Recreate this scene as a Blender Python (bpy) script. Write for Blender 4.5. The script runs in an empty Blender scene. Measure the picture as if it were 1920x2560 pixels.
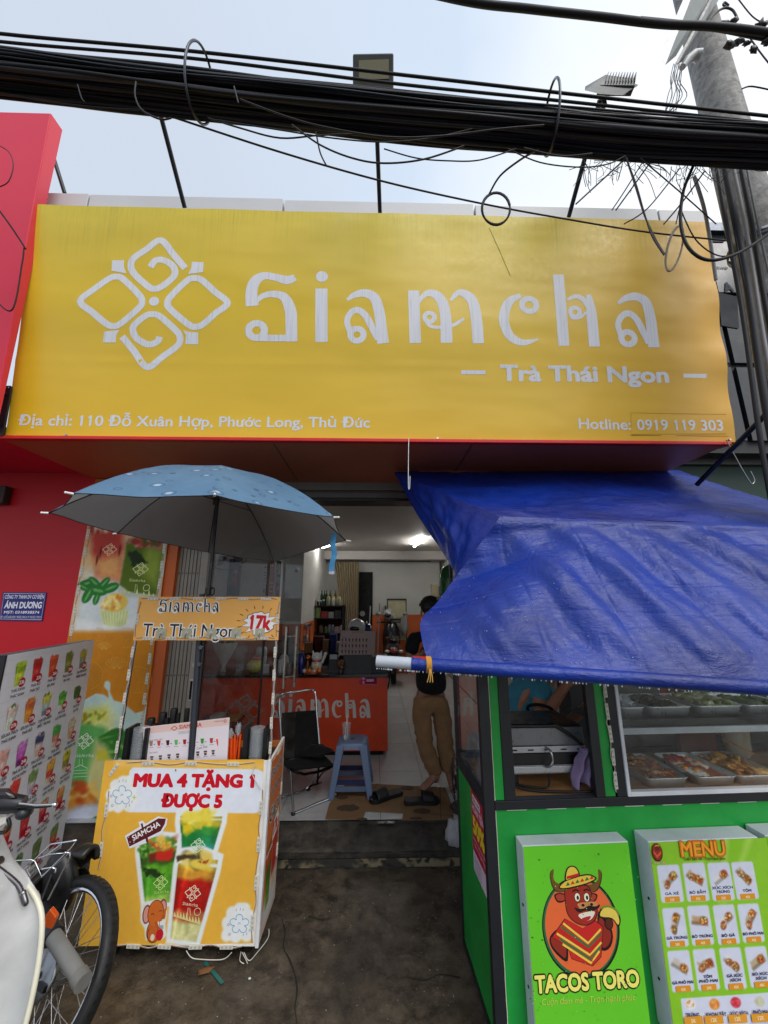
import bpy, math, random
import numpy as np
from mathutils import Vector as V, Matrix, noise, geometry
random.seed(7)
C = bpy.context.scene
COL = C.collection
R = math.radians
# ---------------------------------------------------------------- camera
F, PITCH, YAW = 960.0, R(12.9), R(1.2)
CAM = V((0, 0, 1.8))
FW = V((math.sin(YAW)*math.cos(PITCH), math.cos(YAW)*math.cos(PITCH), math.sin(PITCH)))
RT = V((math.cos(YAW), -math.sin(YAW), 0))
UP = RT.cross(FW)
cd = bpy.data.cameras.new('camera'); cam = bpy.data.objects.new('camera', cd); COL.objects.link(cam)
cam.location = CAM; cam.rotation_euler = (math.pi/2+PITCH, 0, -YAW)
cd.sensor_fit = 'HORIZONTAL'; cd.sensor_width = 36; cd.lens = 36*F/1920
cd.clip_start = 0.02; cd.clip_end = 600
C.camera = cam
# ---------------------------------------------------------------- world, sun, exposure
w = bpy.data.worlds.new('World'); C.world = w; w.use_nodes = True
nt = w.node_tree; N = nt.nodes; L = nt.links
for n in list(N): N.remove(n)
SUN_EL, SUN_ROT = R(50), R(150)
sky = N.new('ShaderNodeTexSky'); sky.sky_type = 'NISHITA'; sky.sun_disc = False
sky.sun_elevation = SUN_EL; sky.sun_rotation = SUN_ROT; sky.air_density = 1.6; sky.dust_density = 3
tc = N.new('ShaderNodeTexCoord')
ns = N.new('ShaderNodeTexNoise'); ns.inputs['Scale'].default_value = 1.4; ns.inputs['Detail'].default_value = 5; ns.inputs['Roughness'].default_value = .5
L.new(tc.outputs['Generated'], ns.inputs['Vector'])
sx = N.new('ShaderNodeSeparateXYZ'); L.new(tc.outputs['Generated'], sx.inputs[0])
# cloud veil: brighter towards the right of the street where the sun stands behind it
m1 = N.new('ShaderNodeMath'); m1.operation = 'MULTIPLY_ADD'; m1.inputs[1].default_value = .75; m1.inputs[2].default_value = .28
L.new(sx.outputs['X'], m1.inputs[0])
m2 = N.new('ShaderNodeMath'); m2.operation = 'MULTIPLY_ADD'; m2.inputs[1].default_value = .85; L.new(ns.outputs['Fac'], m2.inputs[0]); L.new(m1.outputs[0], m2.inputs[2])
cr = N.new('ShaderNodeValToRGB'); L.new(m2.outputs[0], cr.inputs[0])
e = cr.color_ramp.elements; e[0].position = .35; e[0].color = (5.2, 5.8, 6.7, 1); e[1].position = 1.0; e[1].color = (8.4, 8.7, 9.0, 1)
x = cr.color_ramp.elements.new(.68); x.color = (5.5, 6.4, 7.6, 1)
mx = N.new('ShaderNodeMix'); mx.data_type = 'RGBA'; mx.inputs[0].default_value = .9
L.new(sky.outputs[0], mx.inputs[6]); L.new(cr.outputs[0], mx.inputs[7])
bg = N.new('ShaderNodeBackground'); bg.inputs[1].default_value = .1; L.new(mx.outputs[2], bg.inputs[0])
wo = N.new('ShaderNodeOutputWorld'); L.new(bg.outputs[0], wo.inputs[0])
sl = bpy.data.lights.new('sun', 'SUN'); so = bpy.data.objects.new('sun', sl); COL.objects.link(so)
sl.energy = 1.5; sl.angle = R(42); sl.color = (1, .97, .93)
sd = V((math.sin(SUN_ROT)*math.cos(SUN_EL), math.cos(SUN_ROT)*math.cos(SUN_EL), math.sin(SUN_EL)))
so.rotation_euler = sd.to_track_quat('Z', 'Y').to_euler(); so.location = (0, -3, 8)
C.view_settings.view_transform = 'Standard'; C.view_settings.look = 'None'; C.view_settings.gamma = 1
C.view_settings.use_curve_mapping = False; C.view_settings.exposure = 0.42
C.render.engine = 'CYCLES'
# ---------------------------------------------------------------- geometry helpers
def ray(u, v): return RT*((u-960)/F) + UP*((1280-v)/F) + FW
def PY(u, v, y): d = ray(u, v); return CAM + d*(y/d.y)
def PZ(u, v, z): d = ray(u, v); return CAM + d*((z-CAM.z)/d.z)
def PX(u, v, x): d = ray(u, v); return CAM + d*(x/d.x)
def PL(u, v, o, n): d = ray(u, v); return CAM + d*((o-CAM).dot(n)/d.dot(n))
def s2l(c):
    return tuple((x/12.92 if x <= .04045 else ((x+.055)/1.055)**2.4) for x in (q/255 for q in c))
class MB:
    """collects faces; colours are sRGB triples stored per corner"""
    def __init__(s): s.v = []; s.f = []; s.c = []; s.sm = []; s.mi = []; s.m = 0
    def add(s, vs, fs, col=(200,200,200), smooth=False, vc=None):
        b = len(s.v); s.v += [tuple(p) for p in vs]
        lc = s2l(col)
        for f in fs:
            s.f.append([b+i for i in f]); s.sm.append(smooth); s.mi.append(s.m)
            s.c.append([vc[i] for i in f] if vc is not None else [lc]*len(f))
        return s
    def box(s, c, d, col=(200,200,200), rot=None):
        hx, hy, hz = d[0]/2, d[1]/2, d[2]/2; c = V(c)
        vs = [V((x, y, z)) for x in (-hx, hx) for y in (-hy, hy) for z in (-hz, hz)]
        if rot is not None: vs = [rot @ p for p in vs]
        return s.add([p+c for p in vs], [(0,1,3,2),(4,6,7,5),(0,4,5,1),(2,3,7,6),(0,2,6,4),(1,5,7,3)], col)
    def bx(s, a, b, col=(200,200,200)):
        a = V(a); b = V(b); return s.box((a+b)/2, [abs(q) for q in (b-a)], col)
    def hexa(s, p, col=(200,200,200)):
        return s.add(p, [(0,3,2,1),(4,5,6,7),(0,1,5,4),(1,2,6,5),(2,3,7,6),(3,0,4,7)], col)
    def slab(s, q, th, col=(200,200,200), n=None):
        """quad extruded backwards from its face by th"""
        q = [V(p) for p in q]
        if n is None: n = (q[1]-q[0]).cross(q[2]-q[0]).normalized()
        return s.hexa([p - n*th for p in q] + q, col)
    def beam(s, a, b, wd, h, col=(200,200,200), up=V((0,0,1))):
        a = V(a); b = V(b); d = (b-a).normalized()
        if abs(d.dot(up)) > .98: up = V((0,1,0))
        x = d.cross(up).normalized()*wd/2; y = x.cross(d).normalized()*h/2
        return s.hexa([a-x-y, a+x-y, a+x+y, a-x+y, b-x-y, b+x-y, b+x+y, b-x+y], col)
    def cyl(s, a, b, r0, r1=None, n=12, col=(200,200,200), caps=True):
        r1 = r0 if r1 is None else r1
        a = V(a); b = V(b); d = (b-a).normalized(); x = d.orthogonal().normalized(); y = d.cross(x)
        vs = []
        for p, r in ((a, r0), (b, r1)):
            for i in range(n):
                t = 2*math.pi*i/n; vs.append(p + (x*math.cos(t)+y*math.sin(t))*r)
        s.add(vs, [(i, (i+1) % n, n+(i+1) % n, n+i) for i in range(n)], col, True)
        if caps:
            s.add(vs[:n], [tuple(range(n))[::-1]], col); s.add(vs[n:], [tuple(range(n))], col)
        return s
    def tube(s, pts, r, n=8, col=(200,200,200), closed=False, ref=None):
        pts = [V(p) for p in pts]; m = len(pts); vs = []; x = ref
        for i, p in enumerate(pts):
            a = pts[(i-1) % m] if (closed or i > 0) else p
            b = pts[(i+1) % m] if (closed or i < m-1) else p
            d = (b-a).normalized() if (b-a).length > 1e-9 else V((0,0,1))
            if x is None: x = d.orthogonal().normalized()
            x = (x - d*x.dot(d)); x = x.normalized() if x.length > 1e-6 else d.orthogonal().normalized()
            y = d.cross(x); rr = r[i] if isinstance(r, (list, tuple)) else r
            for k in range(n):
                t = 2*math.pi*k/n; vs.append(p + (x*math.cos(t)+y*math.sin(t))*rr)
        fs = []
        for i in range(m if closed else m-1):
            j = (i+1) % m
            for k in range(n): fs.append((i*n+k, i*n+(k+1) % n, j*n+(k+1) % n, j*n+k))
        s.add(vs, fs, col, True)
        if not closed: s.add(vs[:n], [tuple(range(n))[::-1]], col); s.add(vs[-n:], [tuple(range(n))], col)
        return s
    def lathe(s, c, prof, n=20, col=(200,200,200), M=None, caps=True, cols=None):
        c = V(c); M = M or Matrix.Identity(3); vs = []; vc = []
        for j, (r, z) in enumerate(prof):
            for i in range(n):
                t = 2*math.pi*i/n; vs.append(c + M @ V((r*math.cos(t), r*math.sin(t), z)))
                vc.append(s2l(cols[j]) if cols else None)
        m = len(prof)
        fs = [(j*n+i, j*n+(i+1) % n, (j+1)*n+(i+1) % n, (j+1)*n+i) for j in range(m-1) for i in range(n)]
        s.add(vs, fs, col, True, vc if cols else None)
        if caps:
            if prof[0][0] > 1e-5: s.add(vs[:n], [tuple(range(n))[::-1]], cols[0] if cols else col)
            if prof[-1][0] > 1e-5: s.add(vs[-n:], [tuple(range(n))], cols[-1] if cols else col)
        return s
    def ball(s, c, r, col=(200,200,200), n=14, M=None, jit=0, seed=0):
        c = V(c); r = (r, r, r) if isinstance(r, (int, float)) else r; m = max(6, n//2+1); vs = []
        for j in range(m+1):
            ph = math.pi*j/m
            for i in range(n):
                t = 2*math.pi*i/n
                p = V((math.sin(ph)*math.cos(t), math.sin(ph)*math.sin(t), -math.cos(ph)))
                k = 1 + (jit*noise.noise(p*2.2+V((seed, seed*1.7, 3))) if jit else 0)
                p = V((p.x*r[0], p.y*r[1], p.z*r[2]))*k
                vs.append(c + (M @ p if M else p))
        return s.add(vs, [(j*n+i, j*n+(i+1) % n, (j+1)*n+(i+1) % n, (j+1)*n+i) for j in range(m) for i in range(n)], col, True)
    def grid(s, fn, nu, nv, col=(200,200,200), smooth=True, cf=None):
        vs = [fn(i/nu, j/nv) for j in range(nv+1) for i in range(nu+1)]
        vc = [cf(i/nu, j/nv) for j in range(nv+1) for i in range(nu+1)] if cf else None
        return s.add(vs, [(j*(nu+1)+i, j*(nu+1)+i+1, (j+1)*(nu+1)+i+1, (j+1)*(nu+1)+i) for j in range(nv) for i in range(nu)], col, smooth, vc)
    def prism(s, pts, fr, d0, d1, col=(200,200,200)):
        """2D outline in frame (o,ex,ey), extruded along the frame normal"""
        o, ex, ey = fr; n = ex.cross(ey); m = len(pts)
        P = [o+ex*p[0]+ey*p[1] for p in pts]
        vs = [p+n*d0 for p in P]+[p+n*d1 for p in P]
        tri = geometry.tessellate_polygon([[V((p[0], p[1], 0)) for p in pts]])
        fs = [(i, (i+1) % m, m+(i+1) % m, m+i) for i in range(m)]
        ar = sum(pts[i][0]*pts[(i+1) % m][1]-pts[(i+1) % m][0]*pts[i][1] for i in range(m))
        fs2 = []
        for a, b, c in tri:
            q = (pts[b][0]-pts[a][0])*(pts[c][1]-pts[a][1])-(pts[b][1]-pts[a][1])*(pts[c][0]-pts[a][0])
            if q < 0: b, c = c, b
            fs2 += [(m+a, m+b, m+c), (a, c, b)]
        if ar < 0: fs = [f[::-1] for f in fs]
        return s.add(vs, fs+fs2, col)
    def build(s, name, mat, parent=None, label=None, kind=None, cat=None, group=None, bev=0, weld=False):
        me = bpy.data.meshes.new(name)
        inv = INV.get(parent.name) if parent is not None else None
        if inv is None and parent is not None and parent.parent is not None: inv = INV.get(parent.parent.name)
        vs = [tuple(inv @ V(p)) for p in s.v] if inv is not None else s.v
        me.from_pydata(vs, [], s.f)
        ca = me.color_attributes.new('Col', 'FLOAT_COLOR', 'CORNER')
        arr = np.ones((sum(len(f) for f in s.f), 4), np.float32)
        arr[:, :3] = np.array([c for fc in s.c for c in fc], np.float32).reshape(-1, 3)
        ca.data.foreach_set('color', arr.ravel())
        me.polygons.foreach_set('use_smooth', s.sm); me.polygons.foreach_set('material_index', s.mi)
        for m in (mat if isinstance(mat, (list, tuple)) else [mat]): me.materials.append(M(m) if isinstance(m, str) else m)
        me.update()
        o = bpy.data.objects.new(name, me); COL.objects.link(o)
        if parent is not None: o.parent = parent
        if bev:
            md = o.modifiers.new('bevel', 'BEVEL'); md.width = bev; md.segments = 2; md.limit_method = 'ANGLE'; md.angle_limit = R(40)
        if weld:
            md = o.modifiers.new('weld', 'WELD'); md.merge_threshold = 1e-4
        tag(o, label, cat, group, kind)
        return o
INV = {}
def tag(o, label=None, cat=None, group=None, kind=None):
    if label: o['label'] = label
    if cat: o['category'] = cat
    if group: o['group'] = group
    if kind: o['kind'] = kind
    return o
def thing(name, label, cat, loc=(0,0,0), rz=0, group=None):
    o = bpy.data.objects.new(name, None); COL.objects.link(o); o.empty_display_size = .05
    o.location = loc; o.rotation_euler = (0, 0, rz)
    INV[o.name] = (Matrix.Translation(V(loc)) @ Matrix.Rotation(rz, 4, 'Z')).inverted()
    return tag(o, label, cat, group)
def copy_tree(o, loc, rz=None, label=None, parent=None):
    c = o.copy(); COL.objects.link(c)
    if parent is not None: c.parent = parent
    if loc is not None: c.location = loc
    if rz is not None: c.rotation_euler = (0, 0, rz)
    if label: c['label'] = label
    for ch in o.children: copy_tree(ch, None, None, None, c)
    return c
def catmull(pts, k=6, closed=False):
    P = [V(tuple(p)) for p in pts]; n = len(P); out = []
    rng = range(n if closed else n-1)
    for i in rng:
        a = P[(i-1) % n] if closed or i > 0 else P[i]; b = P[i]; c = P[(i+1) % n]; d = P[(i+2) % n] if closed or i < n-2 else c
        for j in range(k):
            t = j/k; out.append(.5*((2*b)+(c-a)*t+(2*a-5*b+4*c-d)*t*t+(3*b-a-3*c+d)*t**3))
    if not closed: out.append(P[-1])
    return out
# ---------------------------------------------------------------- materials
_M = {}
def M(kind): return _M[kind]
def newmat(name):
    m = bpy.data.materials.new(name); m.use_nodes = True; t = m.node_tree
    for n in list(t.nodes): t.nodes.remove(n)
    o = t.nodes.new('ShaderNodeOutputMaterial'); p = t.nodes.new('ShaderNodeBsdfPrincipled'); t.links.new(p.outputs[0], o.inputs[0])
    _M[name] = m; return m, t, p, o
def coord(t, kind='Object', scale=None):
    c = t.nodes.new('ShaderNodeTexCoord').outputs[kind]
    if scale is not None:
        mp = t.nodes.new('ShaderNodeMapping'); mp.inputs['Scale'].default_value = scale; t.links.new(c, mp.inputs[0]); c = mp.outputs[0]
    return c
def nz(t, vec, sc, det=4, ro=.55, dist=0):
    n = t.nodes.new('ShaderNodeTexNoise'); n.inputs['Scale'].default_value = sc; n.inputs['Detail'].default_value = det
    n.inputs['Roughness'].default_value = ro; n.inputs['Distortion'].default_value = dist; t.links.new(vec, n.inputs['Vector']); return n.outputs['Fac']
def mr(t, fac, a, b, c=0., d=1.):
    n = t.nodes.new('ShaderNodeMapRange'); n.inputs[1].default_value = a; n.inputs[2].default_value = b; n.inputs[3].default_value = c; n.inputs[4].default_value = d
    t.links.new(fac, n.inputs[0]); return n.outputs[0]
def mixc(t, fac, a, b, mode='MIX'):
    n = t.nodes.new('ShaderNodeMix'); n.data_type = 'RGBA'; n.blend_type = mode
    for k, q in ((0, fac), (6, a), (7, b)):
        if hasattr(q, 'links'): t.links.new(q, n.inputs[k])
        elif k == 0: n.inputs[0].default_value = q
        else: n.inputs[k].default_value = (*q, 1)
    return n.outputs[2]
def bump(t, p, h, st, dist=.01):
    b = t.nodes.new('ShaderNodeBump'); b.inputs['Strength'].default_value = st; b.inputs['Distance'].default_value = dist
    t.links.new(h, b.inputs['Height']); t.links.new(b.outputs[0], p.inputs['Normal'])
def mulv(t, a, b):
    n = t.nodes.new('ShaderNodeMath'); n.operation = 'MULTIPLY'
    for k, q in ((0, a), (1, b)):
        if hasattr(q, 'links'): t.links.new(q, n.inputs[k])
        else: n.inputs[k].default_value = q
    return n.outputs[0]
def colmat(name, rough, metal=0., var=.12, nsc=9., bst=.08, bsc=60., rvar=.12, coat=0., sheen=0., spec=.5, alpha=1.):
    """vertex-coloured surface with grime, roughness variation and fine relief"""
    m, t, p, o = newmat(name)
    a = t.nodes.new('ShaderNodeVertexColor'); a.layer_name = 'Col'
    vec = coord(t)
    n1 = nz(t, vec, nsc, 6, .6, .4)
    g = mr(t, n1, .3, .75, 1-var, 1+var*.4)
    cb = t.nodes.new('ShaderNodeCombineColor')
    for i in range(3): t.links.new(g, cb.inputs[i])
    t.links.new(mixc(t, 1., a.outputs[0], cb.outputs[0], 'MULTIPLY'), p.inputs['Base Color'])
    t.links.new(mr(t, n1, .3, .7, max(.03, rough-rvar), rough+rvar), p.inputs['Roughness'])
    p.inputs['Metallic'].default_value = metal
    p.inputs['Coat Weight'].default_value = coat; p.inputs['Coat Roughness'].default_value = .12
    p.inputs['Sheen Weight'].default_value = sheen
    p.inputs['Specular IOR Level'].default_value = spec
    if alpha < 1: p.inputs['Alpha'].default_value = alpha
    if bst: bump(t, p, nz(t, vec, bsc, 5, .6), bst, .004)
    return m
colmat('paint', .45, var=.2, nsc=6)
colmat('matte', .8, var=.18, bst=.15)
colmat('plastic', .38, var=.08, nsc=14)
colmat('gloss', .2, var=.06, bst=.03, coat=.5)
colmat('print', .42, var=.05, nsc=5, bst=.05, bsc=14, spec=.35)
colmat('printdull', .6, var=.08, nsc=5, bst=.05, bsc=14, spec=.2)
colmat('fabric', .85, var=.2, nsc=18, bst=.35, bsc=320, sheen=.03, spec=.25)
colmat('steel', .34, .55, var=.12, nsc=20, bst=.05)
colmat('skin', .5, var=.1, nsc=30, bst=.12, bsc=120)
colmat('hair', .6, var=.35, nsc=60, bst=.6, bsc=140)
colmat('metal', .3, 1., var=.15, nsc=20, bst=.05)
colmat('chrome', .14, 1., var=.1, nsc=20, bst=.02, rvar=.06)
colmat('rubber', .6, var=.2, nsc=30, bst=.2)
colmat('cable', .55, var=.3, nsc=3, bst=.1, spec=.3)
colmat('card', .9, var=.25, nsc=4, bst=.25, bsc=30)
colmat('food', .38, var=.3, nsc=50, bst=.8, bsc=90)
m, t, p, o = newmat('glass')
tr = t.nodes.new('ShaderNodeBsdfTransparent'); gl = t.nodes.new('ShaderNodeBsdfGlossy'); gl.inputs['Roughness'].default_value = .03
lw0 = t.nodes.new('ShaderNodeLayerWeight'); lw0.inputs[0].default_value = .5; pw_ = t.nodes.new('ShaderNodeMath'); pw_.operation = 'POWER'; pw_.inputs[1].default_value = 5; t.links.new(lw0.outputs['Facing'], pw_.inputs[0]); lw = t.nodes.new('ShaderNodeMath'); lw.operation = 'MULTIPLY_ADD'; lw.inputs[1].default_value = .9; lw.inputs[2].default_value = .035; t.links.new(pw_.outputs[0], lw.inputs[0])
vec = coord(t); sm_ = nz(t, vec, 7, 5, .65)
tr.inputs[0].default_value = (.95, .97, .965, 1)
ms = t.nodes.new('ShaderNodeMixShader'); t.links.new(lw.outputs[0], ms.inputs[0]); t.links.new(tr.outputs[0], ms.inputs[1]); t.links.new(gl.outputs[0], ms.inputs[2])
df = t.nodes.new('ShaderNodeBsdfDiffuse'); df.inputs[0].default_value = (.5, .5, .48, 1)
ms2 = t.nodes.new('ShaderNodeMixShader'); t.links.new(mr(t, sm_, .4, .85, .0, .07), ms2.inputs[0]); t.links.new(ms.outputs[0], ms2.inputs[1]); t.links.new(df.outputs[0], ms2.inputs[2])
t.links.new(ms2.outputs[0], o.inputs[0]); t.nodes.remove(p)
m, t, p, o = newmat('clear')     # thin clear plastic of cups and lids
tr = t.nodes.new('ShaderNodeBsdfTransparent'); tr.inputs[0].default_value = (.88, .9, .92, 1)
gl = t.nodes.new('ShaderNodeBsdfPrincipled'); gl.inputs['Base Color'].default_value = (.75, .78, .8, 1); gl.inputs['Roughness'].default_value = .15
ms = t.nodes.new('ShaderNodeMixShader'); ms.inputs[0].default_value = .22; t.links.new(tr.outputs[0], ms.inputs[1]); t.links.new(gl.outputs[0], ms.inputs[2])
t.links.new(ms.outputs[0], o.inputs[0]); t.nodes.remove(p)
for nm, cc, st in (('tube_light', (1, .98, .94), 46.0), ('led_dot', (1, .95, .85), .0)):
    m, t, p, o = newmat(nm); p.inputs['Base Color'].default_value = (.9, .9, .85, 1); p.inputs['Emission Color'].default_value = (*cc, 1); p.inputs['Emission Strength'].default_value = st
# concrete, wet in patches
def concrete(name, base, dark, sc, wet, bst):
    m, t, p, o = newmat(name); vec = coord(t)
    a = nz(t, vec, sc, 9, .66, .15); b = nz(t, vec, sc*4.3, 8, .68, .2); c = nz(t, vec, sc*.6, 3, .5)
    c1 = mixc(t, mr(t, a, .34, .66), dark, base)
    c2 = mixc(t, mr(t, b, .36, .6), tuple(q*.62 for q in dark), c1)
    light = tuple(min(1, q*1.7) for q in base)
    c3 = mixc(t, mulv(t, mr(t, nz(t, vec, sc*2.1, 9, .75, .3), .58, .72), .55), c2, light)
    vo = t.nodes.new('ShaderNodeTexVoronoi'); vo.feature = 'DISTANCE_TO_EDGE'; vo.inputs['Scale'].default_value = sc*.8
    wv = t.nodes.new('ShaderNodeVectorMath'); wv.operation = 'ADD'; t.links.new(vec, wv.inputs[0])
    nn = t.nodes.new('ShaderNodeTexNoise'); nn.inputs['Scale'].default_value = 5; nn.inputs['Detail'].default_value = 8; t.links.new(vec, nn.inputs['Vector'])
    vs_ = t.nodes.new('ShaderNodeVectorMath'); vs_.operation = 'SCALE'; vs_.inputs['Scale'].default_value = .35; t.links.new(nn.outputs['Color'], vs_.inputs[0]); t.links.new(vs_.outputs[0], wv.inputs[1]); t.links.new(wv.outputs[0], vo.inputs['Vector'])
    crk = mr(t, vo.outputs['Distance'], 0, .006, 1, 0); crk = mulv(t, crk, mr(t, c, .45, .6))
    c4 = mixc(t, mulv(t, crk, .6), c3, tuple(q*.25 for q in dark))
    st_ = mulv(t, mr(t, nz(t, vec, sc*3.2, 5, .6, .1), .56, .62), mr(t, nz(t, vec, sc*.9, 2), .4, .6))
    c4 = mixc(t, mulv(t, st_, .55), c4, tuple(q*.45 for q in dark))
    sp = nz(t, vec, 75, 4, .75)
    c5 = mixc(t, mr(t, sp, .5, .72, 0, .6), c4, tuple(q*.6 for q in base))
    t.links.new(c5, p.inputs['Base Color'])
    t.links.new(mr(t, c, .32, .54, .72, wet), p.inputs['Roughness']); p.inputs['Specular IOR Level'].default_value = .4
    h = t.nodes.new('ShaderNodeMath'); h.operation = 'ADD'; t.links.new(mulv(t, b, .6), h.inputs[0]); t.links.new(mulv(t, sp, .35), h.inputs[1])
    bump(t, p, h.outputs[0], bst, .012)
concrete('pavement', (.145, .115, .082), (.048, .038, .028), 2.3, .12, .8)
concrete('step_concrete', (.085, .074, .06), (.028, .025, .021), 2.2, .25, .7)
concrete('pole_concrete', (.44, .43, .40), (.27, .26, .25), 5, .75, .7)
# painted walls
def wallmat(name, col, rough=.6, var=.85):
    m, t, p, o = newmat(name); vec = coord(t)
    a = nz(t, vec, 1.3, 6, .6, .3)
    t.links.new(mixc(t, mr(t, a, .3, .7), tuple(q*var for q in col), col), p.inputs['Base Color'])
    p.inputs['Roughness'].default_value = rough; bump(t, p, nz(t, vec, 40, 4), .1, .004)
wallmat('wall_white', (.58, .58, .55)); wallmat('wall_orange', (.62, .13, .025)); wallmat('ceiling_white', (.6, .57, .54))
wallmat('red_panel', (.66, .008, .045), .4, .93); wallmat('red_wall', (.56, .002, .012), .5, .85); wallmat('red_lit_side', (.72, .03, .06), .4, .93)  # last red: panel colour with light from the right put into it
wallmat('parapet', (.55, .55, .56), .45, .9); wallmat('soffit', (.56, .14, .055), .45, .8); wallmat('dark_wall', (.018, .02, .024), .6)
wallmat('green_wall', (.004, .035, .025), .6)
m, t, p, o = newmat('floor_tile'); vec = coord(t); a = nz(t, vec, 3, 6, .65, .8)
t.links.new(mixc(t, mr(t, a, .35, .7), (.33, .34, .34), (.44, .45, .45)), p.inputs['Base Color']); p.inputs['Roughness'].default_value = .32
# banner: printed yellow vinyl, mould at the top hem, brush of drips
m, t, p, o = newmat('banner'); vg = coord(t, 'Generated'); vo_ = coord(t)
sx = t.nodes.new('ShaderNodeSeparateXYZ'); t.links.new(vg, sx.inputs[0])
big = nz(t, vo_, .9, 4, .5, .4)
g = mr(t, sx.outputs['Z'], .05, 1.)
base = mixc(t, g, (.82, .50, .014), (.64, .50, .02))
xr = mr(t, sx.outputs['X'], .72, 1.); base = mixc(t, mulv(t, xr, .75), base, (.72, .34, .03))  # sheen at the right end painted in as orange tan
str_ = nz(t, coord(t, 'Object', (26, 1, .55)), 2.2, 6, .7)
fine = nz(t, coord(t, 'Object', (90, 1, 2.5)), 2.2, 5, .7)
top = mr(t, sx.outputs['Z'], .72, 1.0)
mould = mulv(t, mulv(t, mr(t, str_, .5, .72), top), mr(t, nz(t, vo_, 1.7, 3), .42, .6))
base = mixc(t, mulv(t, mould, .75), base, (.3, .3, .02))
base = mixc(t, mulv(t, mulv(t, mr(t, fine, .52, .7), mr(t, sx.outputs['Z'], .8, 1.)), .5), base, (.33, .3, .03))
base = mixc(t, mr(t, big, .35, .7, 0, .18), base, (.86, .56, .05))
t.links.new(base, p.inputs['Base Color'])
spots = nz(t, vo_, 34, 6, .75); t.links.new(mr(t, spots, .35, .68, .3, .52), p.inputs['Roughness']); p.inputs['Specular IOR Level'].default_value = .55
hh = t.nodes.new('ShaderNodeMath'); hh.operation = 'ADD'; t.links.new(mulv(t, nz(t, coord(t, 'Object', (1, 1, 2.2)), 1.3, 2, .4), 3.), hh.inputs[0]); t.links.new(mulv(t, spots, .05), hh.inputs[1])
bump(t, p, hh.outputs[0], .35, .02)
# lettering of the banner: weathered white with grey rain streaks
m, t, p, o = newmat('letter_white')
st1 = nz(t, coord(t, 'Object', (60, 1, 1.1)), 1.6, 7, .8); 
t.links.new(mixc(t, mr(t, st1, .5, .66), (.74, .75, .80), (.52, .53, .6)), p.inputs['Base Color']); p.inputs['Roughness'].default_value = .5
# tarpaulin
m, t, p, o = newmat('tarpaulin'); vec = coord(t)
a = nz(t, vec, 2.5, 5, .6, .5)
t.links.new(mixc(t, mr(t, a, .3, .7), (.002, .016, .16), (.003, .032, .30)), p.inputs['Base Color'])
t.links.new(mr(t, nz(t, vec, 9, 5, .7), .35, .7, .27, .48), p.inputs['Roughness']); p.inputs['Specular IOR Level'].default_value = .42
p.inputs['Coat Weight'].default_value = .05; p.inputs['Coat Roughness'].default_value = .3
w1 = nz(t, coord(t, 'Object', (1, 1, 1)), 13, 6, .62, 1.2); w2 = nz(t, coord(t, 'Object', (2.2, 2, 9)), 9, 5, .65, .4)
hh = t.nodes.new('ShaderNodeMath'); hh.operation = 'ADD'; t.links.new(w1, hh.inputs[0]); t.links.new(mulv(t, w2, .7), hh.inputs[1])
bump(t, p, hh.outputs[0], .5, .012)
# umbrella cloth, blue outside, grey inside
m, t, p, o = newmat('umbrella_cloth'); vec = coord(t)
ge = t.nodes.new('ShaderNodeNewGeometry')
bl = mixc(t, mr(t, nz(t, vec, 3, 5, .6, .6), .3, .7), (.08, .20, .36), (.13, .28, .46))
vo2 = t.nodes.new('ShaderNodeTexVoronoi'); vo2.inputs['Scale'].default_value = 12; t.links.new(coord(t, 'Object', (.8, 1.15, 1.3)), vo2.inputs['Vector'])
sc_ = t.nodes.new('ShaderNodeSeparateColor'); t.links.new(vo2.outputs['Color'], sc_.inputs[0])
rr_ = t.nodes.new('ShaderNodeMath'); rr_.operation = 'MULTIPLY_ADD'; rr_.inputs[1].default_value = .26; rr_.inputs[2].default_value = .10; t.links.new(sc_.outputs[0], rr_.inputs[0])
dq = t.nodes.new('ShaderNodeMath'); dq.operation = 'SUBTRACT'; t.links.new(vo2.outputs['Distance'], dq.inputs[0]); t.links.new(rr_.outputs[0], dq.inputs[1])
ab = t.nodes.new('ShaderNodeMath'); ab.operation = 'ABSOLUTE'; t.links.new(dq.outputs[0], ab.inputs[0])
ring_ = mr(t, ab.outputs[0], .0, .045, 1, 0); core_ = mr(t, dq.outputs[0], -.13, -.17, 0, 1)
bl = mixc(t, mulv(t, ring_, .95), bl, (.02, .07, .17)); bl = mixc(t, mulv(t, core_, .8), bl, (.55, .68, .8))
t.links.new(mixc(t, ge.outputs['Backfacing'], bl, (.36, .345, .33)), p.inputs['Base Color']); p.inputs['Roughness'].default_value = .55
tl_ = t.nodes.new('ShaderNodeBsdfTranslucent'); tl_.inputs[0].default_value = (.32, .34, .35, 1); mm = t.nodes.new('ShaderNodeMixShader'); mm.inputs[0].default_value = .3; t.links.new(p.outputs[0], mm.inputs[1]); t.links.new(tl_.outputs[0], mm.inputs[2]); t.links.new(mm.outputs[0], o.inputs[0])
bump(t, p, nz(t, vec, 6, 4, .6, 1.), .25, .02)
m, t, p, o = newmat('wood'); vec = coord(t, 'Object', (1, 9, 1))
t.links.new(mixc(t, mr(t, nz(t, vec, 5, 5, .6, .5), .3, .7), (.33, .15, .05), (.52, .27, .1)), p.inputs['Base Color']); p.inputs['Roughness'].default_value = .45
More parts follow.
